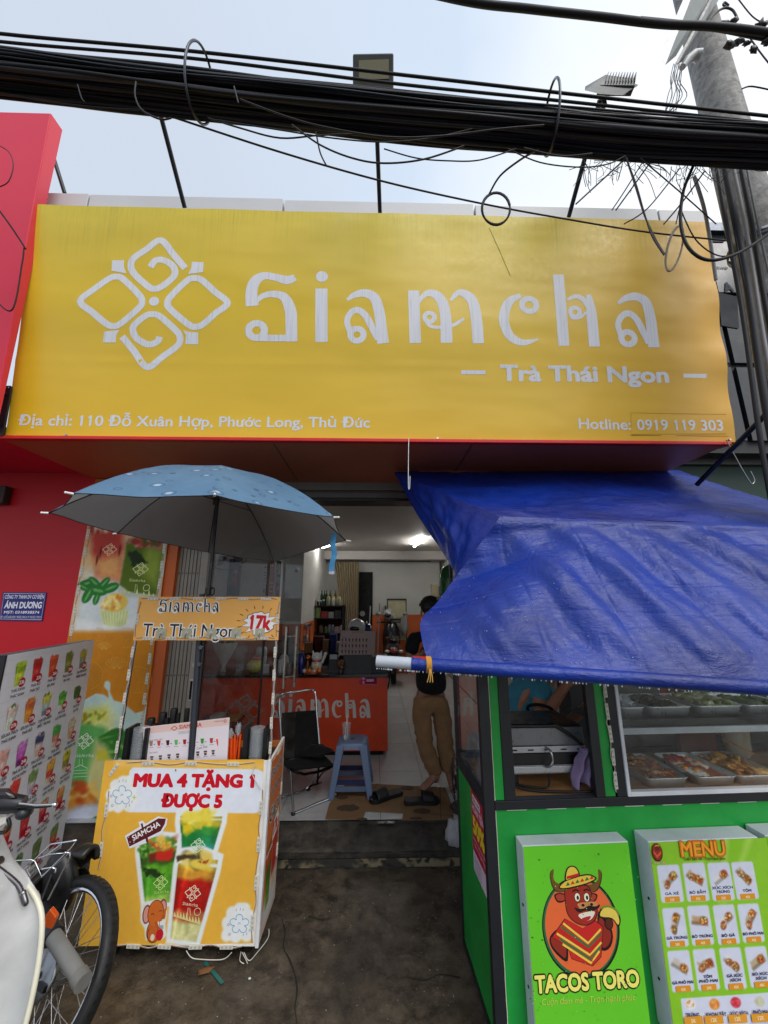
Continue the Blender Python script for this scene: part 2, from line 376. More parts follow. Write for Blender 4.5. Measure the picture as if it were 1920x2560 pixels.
# ---------------------------------------------------------------- flat print: polygons and lettering laid on a real plane
_T = {}
import unicodedata
def textmesh(s, off=0., sp=1.):
    k = (s, off, sp); horns = []
    t_ = ''
    for i, ch in enumerate(s):
        d = unicodedata.normalize('NFD', ch)
        if '\u031b' in d: horns.append((i, ch.isupper())); ch = unicodedata.normalize('NFC', d.replace('\u031b', ''))
        t_ += ch
    s = t_
    if k not in _T:
        c = bpy.data.curves.new('lettering', 'FONT'); c.body = s; c.offset = off; c.resolution_u = 3; c.space_character = sp
        o = bpy.data.objects.new('lettering', c); me = o.to_mesh()
        vs, fs = [(v.co.x, v.co.y) for v in me.vertices], [tuple(p.vertices) for p in me.polygons]
        for i, up_c in horns:
            c.body = s[:i+1]; m1_ = o.to_mesh(); xr_ = max(v.co.x for v in m1_.vertices)-.01; yt_ = .655 if up_c else .425; b = len(vs)
            vs += [(xr_-.07, yt_-.05), (xr_+.0, yt_-.02), (xr_+.02, yt_+.03), (xr_+.015, yt_+.10), (xr_+.075, yt_+.10), (xr_+.08, yt_+.02), (xr_+.045, yt_-.05), (xr_-.05, yt_-.10)]; fs += [(b, b+7, b+6, b+1), (b+1, b+6, b+5, b+2), (b+2, b+5, b+4, b+3)]
        for i, ch in enumerate(s):
            if ch == '1':     # give the digit its flag
                c.body = s[:i+1]; m1_ = o.to_mesh(); xm = max(v.co.x for v in m1_.vertices); b = len(vs)
                vs += [(xm-.17, .575), (xm-.17, .515), (xm-.03, .60), (xm-.03, .682)]; fs.append((b, b+1, b+2, b+3))
        par = list(range(len(vs)))
        def fd(a):
            while par[a] != a: par[a] = par[par[a]]; a = par[a]
            return a
        for f in fs:
            r0_ = fd(f[0])
            for q in f[1:]: par[fd(q)] = r0_
        ids = {}; _T[k] = ([(a, b, ids.setdefault(fd(i), len(ids)) % 7*7e-6) for i, (a, b) in enumerate(vs)], fs)
        o.to_mesh_clear(); bpy.data.objects.remove(o); bpy.data.curves.remove(c)
    return _T[k]
class Pr:
    def __init__(s, o, ex, ey, eps=.0012):
        s.o = V(o); s.ex = V(ex).normalized(); ey = V(ey); s.ey = (ey - s.ex*ey.dot(s.ex)).normalized(); s.n = s.ex.cross(s.ey)
        s.k = 0; s.eps = eps; s.mb = MB(); s.Z = (0, 0, 1)
    def zoom(s, ox, oy, sc): s.Z = (ox, oy, sc); return s
    def loc(s, p):
        u = s.Z[0]+p[0]/s.Z[2]; v = s.Z[1]+p[1]/s.Z[2]; q = PL(u, v, s.o, s.n) - s.o
        return (q.dot(s.ex), q.dot(s.ey))
    def unit(s, p): a = s.loc(p); b = s.loc((p[0]+1, p[1])); return math.hypot(a[0]-b[0], a[1]-b[1])
    def w3(s, x, y): return s.o + s.ex*x + s.ey*y + s.n*(s.eps + s.k*2.5e-5)
    def step(s): s.k += 1
    def L(s, pts, px): return [s.loc(p) for p in pts] if px else [tuple(p[:2]) for p in pts]
    def poly(s, pts, col, px=True, smooth=0):
        P = s.L(pts, px)
        if smooth: P = [(q.x, q.y) for q in catmull([(a, b, 0) for a, b in P], smooth, True)]
        s.step(); tri = geometry.tessellate_polygon([[V((a, b, 0)) for a, b in P]])
        fs = []
        for a, b, c in tri:
            q = (P[b][0]-P[a][0])*(P[c][1]-P[a][1])-(P[b][1]-P[a][1])*(P[c][0]-P[a][0])
            fs.append((a, b, c) if q > 0 else (a, c, b))
        s.mb.add([s.w3(*p) for p in P], fs, col); return s
    def rect(s, x, y, w, h, col, r=0):
        if r:
            P = []
            for cx, cy, a0 in ((x+w-r, y+h-r, 0), (x+r, y+h-r, 90), (x+r, y+r, 180), (x+w-r, y+r, 270)):
                P += [(cx+r*math.cos(R(a0+k*22.5)), cy+r*math.sin(R(a0+k*22.5))) for k in range(5)]
        else: P = [(x, y), (x+w, y), (x+w, y+h), (x, y+h)]
        return s.poly(P, col, False)
    def ell(s, c, rx, ry, col, px=True, n=22, rot=0, u=None):
        if px: k = s.unit(c); c = s.loc(c); rx *= k; ry *= k
        cs, sn = math.cos(rot), math.sin(rot)
        return s.poly([(c[0]+rx*math.cos(t)*cs-ry*math.sin(t)*sn, c[1]+rx*math.cos(t)*sn+ry*math.sin(t)*cs) for t in (2*math.pi*i/n for i in range(n))], col, False)
    def ring(s, c, ro, ri, col, px=True, n=26):
        if px: k = s.unit(c); c = s.loc(c); ro *= k; ri *= k
        s.step(); vs = []
        for i in range(n):
            t = 2*math.pi*i/n
            vs += [s.w3(c[0]+ro*math.cos(t), c[1]+ro*math.sin(t)), s.w3(c[0]+ri*math.cos(t), c[1]+ri*math.sin(t))]
        s.mb.add(vs, [(2*i, (2*i+2) % (2*n), (2*i+3) % (2*n), 2*i+1) for i in range(n)], col); return s
    def stroke(s, pts, wd, col, px=True, closed=False, k=6):
        P = s.L(pts, px); un = s.unit(pts[0]) if px else 1
        W = [x*un for x in (wd if isinstance(wd, (list, tuple)) else [wd]*len(P))]
        Q = catmull([(P[i][0], P[i][1], W[i]) for i in range(len(P))], k, closed) if k > 1 else [V((P[i][0], P[i][1], W[i])) for i in range(len(P))]
        n = len(Q); s.step(); vs = []
        for i in range(n):
            a = Q[(i-1) % n] if closed or i else Q[0]; b = Q[(i+1) % n] if closed or i < n-1 else Q[-1]
            d = V((b.x-a.x, b.y-a.y)); d = d.normalized() if d.length > 1e-9 else V((1, 0))
            e1 = V((Q[i].x-a.x, Q[i].y-a.y)); f = 1
            if e1.length > 1e-9: f = 1/max(.45, abs(e1.normalized().dot(d)))
            nx, ny = -d.y*Q[i].z/2*f, d.x*Q[i].z/2*f
            vs += [s.w3(Q[i].x+nx, Q[i].y+ny), s.w3(Q[i].x-nx, Q[i].y-ny)]
        m = 2*n
        s.mb.add(vs, [(2*i, 2*i+1, (2*i+3) % m, (2*i+2) % m) for i in range(n if closed else n-1)], col); return s
    def text(s, t, x, y, cap, col, bold=.0, width=None, align='L', rot=0., shear=0., outline=None, ow=.05, sp=1., sx=1.):
        vs, fs = textmesh(t, 0., sp)
        if not vs: return s
        x0 = min(a[0] for a in vs); x1 = max(a[0] for a in vs); sc = cap/.69
        kx = (width/(x1-x0)) if width else sc*sx
        sh = {'L': 0, 'C': .5, 'R': 1}[align]*(x1-x0)
        for c, off in (((outline, bold+ow), (col, bold)) if outline else ((col, bold),)):
            off *= .85; n = 1 if off < .004 else (4 if cap < .03 else (8 if off < .06 else 14))
            for q_ in range(n):
                dx_, dy_ = (off*math.cos(6.2832*q_/n+.4), off*math.sin(6.2832*q_/n+.4)) if n > 1 else (0, 0)
                s.step(); P = []
                for a, b, zo in vs:
                    lx = (a+dx_-x0-sh)*kx + shear*b*sc; ly = (b+dy_)*sc
                    P.append(s.w3(x+lx*math.cos(rot)-ly*math.sin(rot), y+lx*math.sin(rot)+ly*math.cos(rot))+s.n*zo)
                s.mb.add(P, fs, c)
        return s
    def tpx(s, t, p0, p1, cap, col, **k):
        """lettering fitted between two traced points of its baseline; cap height in traced pixels"""
        a = s.loc(p0); b = s.loc(p1); un = s.unit(p0)
        return s.text(t, a[0], a[1], cap*un, col, width=math.hypot(b[0]-a[0], b[1]-a[1]), rot=math.atan2(b[1]-a[1], b[0]-a[0]), **k)
    def build(s, name, mat, parent, **k): return s.mb.build(name, mat, parent, **k)
# ---------------------------------------------------------------- painted photographs on posters: a fine grid whose vertices carry the ink
def vnoise(X, Y, sc, seed=0, oct=3):
    out = np.zeros(X.shape); amp = 1.; tot = 0.
    for o in range(oct):
        rg = np.random.RandomState(seed*31+o); T = rg.rand(67, 67)
        a = X*sc*2**o; b = Y*sc*2**o; i = np.floor(a).astype(int); j = np.floor(b).astype(int); fa = a-i; fb = b-j
        fa = fa*fa*(3-2*fa); fb = fb*fb*(3-2*fb); i %= 66; j %= 66
        out += amp*((T[i, j]*(1-fa)+T[i+1, j]*fa)*(1-fb)+(T[i, j+1]*(1-fa)+T[i+1, j+1]*fa)*fb); tot += amp; amp *= .5
    return out/tot
class Paint:
    def __init__(s, pr, w, h, nx, ny, base, x0=0., y0=0.):
        s.pr = pr; s.w = w; s.h = h; s.nx = nx; s.ny = ny; s.x0 = x0; s.y0 = y0
        s.X, s.Y = np.meshgrid(x0+np.linspace(0, w, nx+1), y0+np.linspace(0, h, ny+1)); s.A = np.zeros(s.X.shape+(3,)); s.A[:] = base
        s.px = w/nx
    def mix(s, m, col):
        m = np.clip(m, 0, 1)[..., None]; c = np.array(col, float) if not callable(col) else col
        s.A = s.A*(1-m)+c*m; return s
    def el(s, c, rx, ry, col, soft=None, rot=0., op=1.):
        dx = s.X-c[0]; dy = s.Y-c[1]; cs, sn = math.cos(rot), math.sin(rot); a = (dx*cs+dy*sn)/rx; b = (-dx*sn+dy*cs)/ry
        d = (np.sqrt(a*a+b*b)-1)*min(rx, ry); f = soft if soft else s.px*.6
        return s.mix(op*(.5-d/(2*f)), col)
    def pg(s, pts, col, soft=None, op=1., nzamp=0., nzs=60, seed=1):
        P = np.array(pts); X = s.X; Y = s.Y
        if nzamp: X = X+nzamp*(vnoise(s.X, s.Y, nzs, seed)-.5); Y = Y+nzamp*(vnoise(s.X, s.Y, nzs, seed+7)-.5)
        ins = np.zeros(X.shape, bool); D = np.full(X.shape, 1e9)
        for i in range(len(P)):
            (x0, y0), (x1, y1) = P[i-1], P[i]
            if y0 != y1:
                cnd = ((y0 > Y) != (y1 > Y)) & (X < (x1-x0)*(Y-y0)/(y1-y0)+x0); ins ^= cnd
            L2 = (x1-x0)**2+(y1-y0)**2+1e-12; t = np.clip(((X-x0)*(x1-x0)+(Y-y0)*(y1-y0))/L2, 0, 1)
            D = np.minimum(D, np.hypot(X-x0-t*(x1-x0), Y-y0-t*(y1-y0)))
        d = np.where(ins, -D, D); f = soft if soft else s.px*.6
        return s.mix(op*(.5-d/(2*f)), col)
    def spots(s, c, rx, ry, cols, n, r, seed=0, rot=0.):
        g = random.Random(seed)
        for i in range(n):
            a = g.random()*6.28; q = math.sqrt(g.random()); s.el((c[0]+rx*q*math.cos(a), c[1]+ry*q*math.sin(a)), r*(.6+g.random()*.8), r*(.4+g.random()*.6), g.choice(cols), soft=r*.4, rot=g.random()*3)
    def nz(s, amp, sc=40, seed=3):
        s.A = s.A*(1+amp*(vnoise(s.X, s.Y, sc, seed, 4)-.5))[..., None]
    def cup(s, x, y, w, h, cols, top=None, tilt=0., seed=0, halo=None, rim=(235,235,230)):
        """printed photograph of a filled cup: x,y = middle of the foot; cols from foot to rim"""
        cs, sn = math.cos(tilt), math.sin(tilt)
        def T(a, b): return (x+a*cs-b*sn, y+a*sn+b*cs)
        out = [T(-w*.33, 0), T(w*.33, 0), T(w*.5, h*.88), T(w*.5, h), T(-w*.5, h), T(-w*.5, h*.88)]
        if halo:
            g = w*.09
            s.pg([T(-w*.33-g, -g), T(w*.33+g, -g), T(w*.5+g*1.3, h*.86), T(w*.5+g*1.3, h+g*1.6), T(0, h+g*3.2), T(-w*.5-g*1.3, h+g*1.6), T(-w*.5-g*1.3, h*.86)], halo, soft=w*.02)
        X = (s.X-x)*cs+(s.Y-y)*sn; Y = -(s.X-x)*sn+(s.Y-y)*cs
        t = np.clip(Y/h+.10*(vnoise(s.X, s.Y, 3.5/w, seed)-.5), 0, .999)*len(cols)
        i = np.clip(t.astype(int), 0, len(cols)-1); fr = np.clip((t-i-.6)*2.5, 0, 1)[..., None]; K = np.array(cols, float)
        col = K[i]*(1-fr)+K[np.minimum(i+1, len(cols)-1)]*fr
        sh = 1+.34*(vnoise(s.X, s.Y, 9/w, seed+2)-.5) - .28*np.clip(np.abs(X)/(w*.5), 0, 1)**3 + .22*np.exp(-((X+w*.27)/(w*.05))**2)
        col = np.clip(col*sh[..., None], 0, 255)
        P = out; keep = s.A.copy(); s.pg(P, (0, 0, 0)); m = 1-np.clip(s.A.sum(-1)/np.maximum(1, keep.sum(-1)), 0, 1); s.A = keep*(1-m[..., None])+col*m[..., None]
        s.pg([T(-w*.53, h*.9), T(w*.53, h*.9), T(w*.53, h*.955), T(-w*.53, h*.955)], rim, op=.6)
        if top: s.spots(T(0, h*1.0), w*.4, h*.07, top, 14, w*.12, seed)
        return T
    def emit(s, mask=None):
        s.pr.step(); A = np.clip(s.A, 0, 255)/255.; lin = np.where(A <= .04045, A/12.92, ((A+.055)/1.055)**2.4)
        nx, ny = s.nx, s.ny; o, ex, ey, n = s.pr.o, s.pr.ex, s.pr.ey, s.pr.n; off = s.pr.eps+s.pr.k*2.5e-5
        P = (np.array(o)[None, None]+s.X[..., None]*np.array(ex)+s.Y[..., None]*np.array(ey)+np.array(n)*off).reshape(-1, 3)
        lc = lin.reshape(-1, 3); mb = s.pr.mb; b = len(mb.v); mb.v += [tuple(q) for q in P.tolist()]
        lc = [tuple(q) for q in lc.tolist()]
        for j in range(ny):
            for i in range(nx):
                if mask is not None and not (mask[j, i] and mask[j+1, i+1] and mask[j, i+1] and mask[j+1, i]): continue
                q = (j*(nx+1)+i, j*(nx+1)+i+1, (j+1)*(nx+1)+i+1, (j+1)*(nx+1)+i)
                mb.f.append([b+k for k in q]); mb.sm.append(False); mb.mi.append(mb.m); mb.c.append([lc[k] for k in q])
# ---------------------------------------------------------------- the shop's mark, traced once from its banner
def T4(pts): return [(x+1659, y) for x, y in pts]
LOGO = [
 ('s', [(345,332),(405,280),(470,234),(500,226),(530,236),(600,305),(613,335),(600,362),(522,430),(490,441),(458,430),(400,382)], 29, True),
 ('s', [(982,340),(925,290),(872,242),(840,233),(808,242),(738,308),(722,340),(736,368),(815,434),(848,443),(880,430),(930,385)], 29, True),
 ('s', [(800,190),(748,130),(695,70),(632,110),(576,148),(565,182),(580,215),(638,268),(666,279),(698,268),(745,230),(755,204),(742,176),(705,155),(670,158),(650,186)], 29, False),
 ('s', [(528,486),(580,550),(636,618),(705,570),(768,522),(776,486),(755,455),(690,398),(660,389),(630,396),(582,435),(575,464),(592,495),(640,520),(678,508),(688,486)], 29, False),
 ('c', (665, 333), 22, 0),
 ('p', [(483,155),(535,155),(534,185),(545,212),(480,200)]), ('p', [(828,162),(880,165),(876,208),(812,215),(826,188)]),
 ('p', [(450,465),(515,458),(502,482),(500,512),(445,512)]), ('p', [(790,458),(820,466),(856,468),(855,520),(800,517),(803,480)])]
A_ = lambda dx, dy: [('s', [(x+dx, y+dy) for x, y in T4([(1012,342),(1045,320),(1090,312),(1132,335),(1152,400),(1160,465),(1168,531)])], [12,28,38,44,46,48,50], False),
      ('c', (1055+1659+dx, 492+dy), 42, 15),
      ('s', [(x+dx, y+dy) for x, y in T4([(1026,482),(1012,435),(1028,398),(1058,385),(1090,408),(1115,452),(1142,515)])], [26,25,27,29,30,30,18], False)]
WORD = {
 'S': [('s', [(1274,228),(1240,240),(1190,228),(1140,222),(1102,245),(1086,290),(1088,352)], [32,40,34,36,46,50,54], False),
       ('s', [(1098,350),(1128,312),(1180,300),(1228,315),(1254,372),(1258,430),(1258,506)], [10,24,32,40,50,50,50], False),
       ('s', [(1256,491),(1190,491),(1105,489)], 31, False), ('c', (1107,458), 50, 19)],
 'i': [('s', [(1388,277),(1388,508)], 52, False), ('c', (1390,225), 26, 0)],
 'a': A_(-1172, -16),
 'm': [('s', T4([(128,286),(135,514)]), 48, False), ('s', T4([(148,340),(178,303),(215,300),(248,330),(266,400),(270,514)]), [12,25,38,45,48,50], False),
       ('c', T4([(197,403)])[0], 31, 11), ('s', T4([(178,412),(192,436),(225,447),(288,441),(326,422),(345,408)]), [10,15,15,16,15,10], False),
       ('s', T4([(288,330),(318,297),(350,300),(384,335),(400,420),(407,516)]), [12,25,38,45,48,48], False)],
 'c': [('s', T4([(592,306),(545,330),(521,380),(520,430),(546,485),(600,511),(667,496)]), [18,35,42,42,38,28,8], False), ('c', T4([(628,348)])[0], 43, 18)],
 'h': [('s', T4([(753,217),(778,525)]), 46, False), ('s', T4([(792,328),(830,312),(866,330),(888,372)]), [12,20,24,18], False), ('s', T4([(884,303),(896,380),(911,528)]), [20,44,46], False),
       ('c', T4([(825,380)])[0], 30, 11), ('s', T4([(800,384),(815,406),(848,402),(874,380)]), [8,13,13,8], False)],
 'b': A_(0, 0)}
def mark(pr, shapes, col, f=None, wk=1.):
    """f None: traced pixels go straight to the plane; otherwise f maps traced pixels to plane metres and wk scales widths"""
    for sh in shapes:
        if sh[0] == 's':
            wd = sh[2]
            if f is None: pr.stroke(sh[1], wd, col, True, sh[3], 5)
            else: pr.stroke([f(p) for p in sh[1]], [q*wk for q in wd] if isinstance(wd, list) else wd*wk, col, False, sh[3], 3)
        elif sh[0] == 'c':
            c, k = (sh[1], 1.) if f is None else (f(sh[1]), wk)
            (pr.ring(c, sh[2]*k, sh[3]*k, col, f is None) if sh[3] else pr.ell(c, sh[2]*k, sh[2]*k, col, f is None))
        else: pr.poly(sh[1] if f is None else [f(p) for p in sh[1]], col, f is None)
def logo_at(pr, x, y, size, col, rot=0., wk=1.):
    k = size/660.; cs, sn = math.cos(rot), math.sin(rot)
    def f(p): a = (p[0]-665)*k; b = -(p[1]-340)*k; return (x+a*cs-b*sn, y+a*sn+b*cs)
    mark(pr, LOGO, col, f, k*wk)
def word_at(pr, x, y, width, col, letters="Siamchb", gap=None, rot=0., wk=1., ky=1.):
    """brand lettering with its baseline start at x,y"""
    k = width/1790.; cs, sn = math.cos(rot), math.sin(rot)
    for i, ch in enumerate(letters):
        g = (gap or {}).get(i, 0)
        def f(p, g=g): a = (p[0]-1058+g)*k; b = -(p[1]-510-(p[0]-1058)*.011)*k*ky; return (x+a*cs-b*sn, y+a*sn+b*cs)
        mark(pr, WORD[ch], col, f, k*wk)
# ================================================================ SETTING
YW = 3.40; ZS = 2.883; ZF = .20          # facade plane, soffit height, shop floor height
def struct(mb, name, mat, **k): return mb.build(name, mat, kind='structure', **k)
g = MB(); g.grid(lambda a, b: V((-60+120*a, -40+100*b, 0)), 1, 1, (90,85,80), False)
struct(g, 'ground', 'pavement')
yg = PZ(900, 2170, 0).y; yt = PZ(900, 2048, ZF).y
g = MB()   # low kerb step, then the steep concrete apron up to the shop floor
zk = .085; xa, xb = -3.4, 3.2
g.grid(lambda a, b: V((xa+(xb-xa)*a, yg+.012*noise.noise(V((a*30, 1, b*2)))+.01*b, zk*b)), 90, 3, (80,76,70))
struct(g, 'kerb_step', 'step_concrete')
g = MB()
def apron(a, b):
    x = xa+(xb-xa)*a; y = yg+.01+(yt-yg-.01)*b; z = zk+(ZF-.03-zk)*(b**.8)
    return V((x, y, z+.006*noise.noise(V((x*6, y*9, 2)))))
g.grid(apron, 120, 10, (70,67,62)); g.bx((xa, yg-.012, zk-.02), (xb, yg+.02, zk+.004), (70,67,62)); g.bx((xa, yg-.008, -.02), (xb, yg+.01, .012), (40,38,34)); g.bx((xa, yt, ZF-.032), (xb, yt+.05, ZF-.012), (90,88,84))
struct(g, 'apron', 'step_concrete')
kq = Pr(V((-1.1, yg-.014, .012)), (1,0,0), (0,0,1), .001); kp = Paint(kq, 1.75, zk-.034, 240, 8, (52,48,42))
nn_k = vnoise(kp.X, kp.Y, 9, 4, 4)+.35*np.clip((kp.X-.3), 0, 1)*.5; kp.mix(np.clip((nn_k-.55)*9, 0, 1), (128,116,88)); kp.mix(np.clip((vnoise(kp.X, kp.Y, 30, 8, 3)-.58)*10, 0, 1), (34,31,28)); kp.emit(); kq.mb.build('kerb_face', 'matte', kind='structure')
g = MB(); g.bx((-2.7, yt+.004, ZF-.2), (1.75, 9.3, ZF-.006), (70,70,70)); fl = struct(g, 'shop_floor', 'matte')
# tiles on the traced grout lines
lx0 = PZ(1058.5, 1960, ZF).x; lx1 = PZ(949.9, 1960, ZF).x; tw = lx0-lx1
r0, r1 = PZ(980, 1928, ZF).y, PZ(980, 1809, ZF).y; td = (r1-r0)/2
tm = MB(); tm.box((0, 0, 0), (tw-.004, td-.004, .012)); tile0 = None
j0 = int(math.floor((yt-r0)/td)); xs = [lx0+tw*i for i in range(-10, 3)]
tme = None
for j in range(j0, j0+11):
    for X0 in xs:
        y0 = max(r0+td*j, yt+.002); y1 = min(r0+td*(j+1), 9.2)
        if y1-y0 < .05 or X0+tw < -2.7 or X0 > 1.75: continue
        if y1-y0 > td-.01:
            if tme is None:
                o = tm.build('tile', 'floor_tile', fl, bev=0); tme = o.data
            else: o = bpy.data.objects.new('tile', tme); COL.objects.link(o); o.parent = fl
            o.location = (X0+tw/2, (y0+y1)/2, ZF-.006 + random.uniform(-.0006, .0006))
        else:
            q = MB(); q.bx((X0+.002, y0+.002, ZF-.012), (X0+tw-.002, y1-.002, ZF)); q.build('tile', 'floor_tile', fl)
# ---------------------------------------------------------------- the shop building
B = thing('shop_building', 'narrow tea shop with orange soffit, white inner walls and open front', 'building', (0, YW, 0))
xl = -2.56; xr = PY(1826, 1112, 2.47).x; xin = 1.62
g = MB(); g.bx((xl, 2.501, ZS-.012), (xr, YW+.2, ZS+.05)); g.build('soffit', 'soffit', B)
for uu in (715, 1150):
    xx = PY(uu, 1130, 2.9).x; g = MB(); g.bx((xx-.004, 2.51, ZS-.015), (xx+.004, YW, ZS-.0125), (120,80,50)); g.build('seam', 'paint', B)
g = MB(); g.bx((xl, YW+.2, ZS), (-2.25, YW+.0, 5)); g.bx((xl, 2.62, ZS+.06), (xr-.01, YW+.2, 4.55), (120,120,118)); g.build('upper_wall', 'wall_white', B)
for a, b in ((104, 221), (223, 709), (712, 1184), (1187, 1639), (1641, 1756)):
    za = PY((a+b)/2, 478+(a+b)/2*.028, 2.5).z; p0 = PY(a, 500, 2.5).x; p1 = PY(b, 500, 2.5).x
    g = MB(); g.bx((p0, 2.50, za-.35), (p1-.006, 2.60, za), (170,170,172)); g.build('parapet_panel', 'parapet', B, bev=.004)
g = MB(); g.bx((PY(420,1354,YW).x, YW, 0), (PY(447,1354,YW).x, YW+.25, ZS)); g.build('pillar', 'wall_orange', B)
g = MB(); g.bx((-6, YW+.02, 0), (PY(420,1354,YW).x-.003, YW+.25, ZS)); g.build('front_wall', 'wall_orange', B)
g = MB(); g.bx((xin, YW+.02, 0), (xr, YW+.25, ZS)); g.build('right_pier', 'dark_wall', B)
# shutter box above the opening
zb = PY(900, 1250, YW+.06).z; za = PY(900, 1211, YW+.04).z
g = MB(); g.bx((-2.0, YW+.04, zb+.09), (xin, YW+.3, ZS-.002), (125,120,112)); g.bx((-2.0, YW+.055, zb+.07), (xin, YW+.3, zb+.088), (70,68,64)); g.bx((-2.0, YW+.05, zb+.02), (xin, YW+.3, zb+.068), (105,100,94)); g.bx((-2.0, YW+.07, zb-.005), (xin, YW+.28, zb+.018), (30,30,30))
g.build('shutter_box', 'paint', B)
g = MB(); g.bx((-2.7, YW+.3, 2.9), (xin+.2, 9.4, 3.0)); g.build('ceiling', 'ceiling_white', B)
YB = 9.2
g = MB(); g.bx((-2.7, YB, 1.47), (xin+.2, YB+.1, 2.9)); g.build('back_wall', 'wall_white', B)
g = MB(); g.bx((-2.7, YB-.012, ZF), (xin+.2, YB+.1, 1.466)); g.build('back_wainscot', 'wall_orange', B)
g = MB(); g.bx((-1.9, 8.8, PY(900, 1398, 8.8).z), (xin+.1, YB-.002, 2.898)); g.build('beam', 'ceiling_white', B)
g = MB(); g.bx((xin, YW+.3, ZF), (xin+.1, YB, 2.9)); g.build('right_wall', 'wall_white', B)
yL = 6.1; xLc = PY(757, 1450, 6.3).x; xLb = PY(697, 1450, yL).x
g = MB(); g.bx((-2.9, YW+.25, ZF), (-2.8, yL, 2.9)); g.bx((-2.8, yL, 1.43), (xLb, yL+.1, 2.9)); g.bx((xLb, 6.3, 1.43), (xLc, YB-.03, 2.9)); g.build('left_wall', 'wall_white', B)
g = MB(); g.bx((-2.8, yL-.01, ZF), (xLb, yL+.1, 1.427)); g.bx((xLb+.001, 6.29, ZF), (xLc+.01, YB-.04, 1.427)); g.build('left_wainscot', 'wall_orange', B)
# dark doorway and hanging rail on the back wall
a = PY(898, 1430, YB-.03); b = PY(932, 1430, YB-.03)
g = MB(); g.bx((a.x, YB-.03, ZF), (b.x, YB-.015, a.z), (8,8,9)); g.build('doorway', 'matte', B)
g = MB(); g.bx((a.x-.9, YB-.1, PY(900,1404,YB-.1).z), (1.3, YB-.07, PY(900,1401,YB-.1).z+.01), (90,90,88)); g.build('curtain_rail', 'metal', B)
for uu in (758, 1103):
    p = PY(uu, 1450, YB-.08); g = MB(); g.bx((p.x-.02, YB-.09, 1.48), (p.x+.02, YB-.02, 2.68), (70,64,58)); g.build('pipe', 'paint', B)
# folding gate slats beside the pillar
xg0 = PY(448, 1400, YW+.05).x; xg1 = PY(521, 1400, YW+.05).x; dx = (xg1-xg0)/8
g = MB(); g.bx((0, 0, 0), (dx*.8, .03, ZS-ZF-.02), (150,142,130)); g.bx((dx*.8, .012, 0), (dx*.98, .03, ZS-ZF-.02), (60,56,50))
for zz in np.arange(.15, 2.6, .42): g.cyl((dx*.4, -.003, zz), (dx*.4, 0, zz), .006, col=(25,22,20), n=8)
gate = None
G = thing('folding_gate', 'grey metal folding gate pushed open beside the orange pillar', 'gate', (xg0, YW+.05, ZF))
for i in range(6):
    if gate is None:
        q = MB(); q.v = [(p[0]+xg0, p[1]+YW+.05, p[2]+ZF) for p in g.v]; q.f = g.f; q.c = g.c; q.sm = g.sm; q.mi = g.mi
        gate = q.build('slat', 'paint', G)
    else: o = gate.copy(); COL.objects.link(o); o.location = (dx*i, .002*(i % 2), 0)
g = MB(); g.bx((xg0+dx*6, YW+.045, ZF), (xg1, YW+.085, ZS-.02), (165,158,146)); g.build('end_post', 'paint', G, bev=.003)
p = PY(478, 1725, YW+.045)
g = MB(); g.bx((p.x-.016, YW+.036, p.z-.085), (p.x+.016, YW+.0448, p.z+.085), (200,198,190)); g.bx((p.x-.009, YW+.033, p.z-.07), (p.x+.009, YW+.0362, p.z+.07), (40,38,36)); g.build('handle', 'metal', G, bev=.004)
p = PY(487, 1662, YW+.045); g = MB(); g.cyl((p.x, YW+.036, p.z), (p.x, YW+.046, p.z), .02, col=(190,190,186), n=14); g.build('lock', 'metal', G)
# glass shopfront
S = thing('glass_partition', 'fixed clear glass panel with a black upright left of the shop entrance', 'glass panel', (PY(520,1500,3.52).x, 3.52, ZF))
x0 = PY(492, 1700, 3.52).x; x1 = PY(656, 1650, 3.52).x; x2 = PY(746, 1650, 3.52).x
g = MB(); g.bx((x0, 3.516, ZF+.01), (x1-.012, 3.526, 2.69)); g.build('pane', 'glass', S)
g = MB(); g.bx((x1-.006, 3.508, ZF), (x1+.006, 3.535, PY(657,1600,3.5).z), (14,14,15)); g.build('upright', 'paint', S)
D = thing('glass_door', 'frameless glass door with long steel pull handle at the shop entrance', 'door', (x1+.02, 3.52, ZF))
g = MB(); g.bx((x1+.014, 3.516, ZF+.02), (x2, 3.526, 2.68)); g.build('pane', 'glass', D)
h = D
pa = PY(716, 1567, 3.49); pb = PY(716, 1722, 3.49); pc = PY(740, 1600, 3.46)
g = MB()
for xx, yy in ((pa.x, 3.49), (PY(740,1600,3.56).x, 3.56)): g.cyl((xx, yy, pb.z), (xx, yy, pa.z), .011, col=(190,180,170), n=12)
for zz in (PY(716,1592,3.49).z, PY(716,1694,3.49).z): g.cyl((pa.x, 3.49, zz), (PY(740,1600,3.56).x, 3.56, zz), .007, col=(190,180,170), n=8)
g.build('pull_handle', 'metal', D)
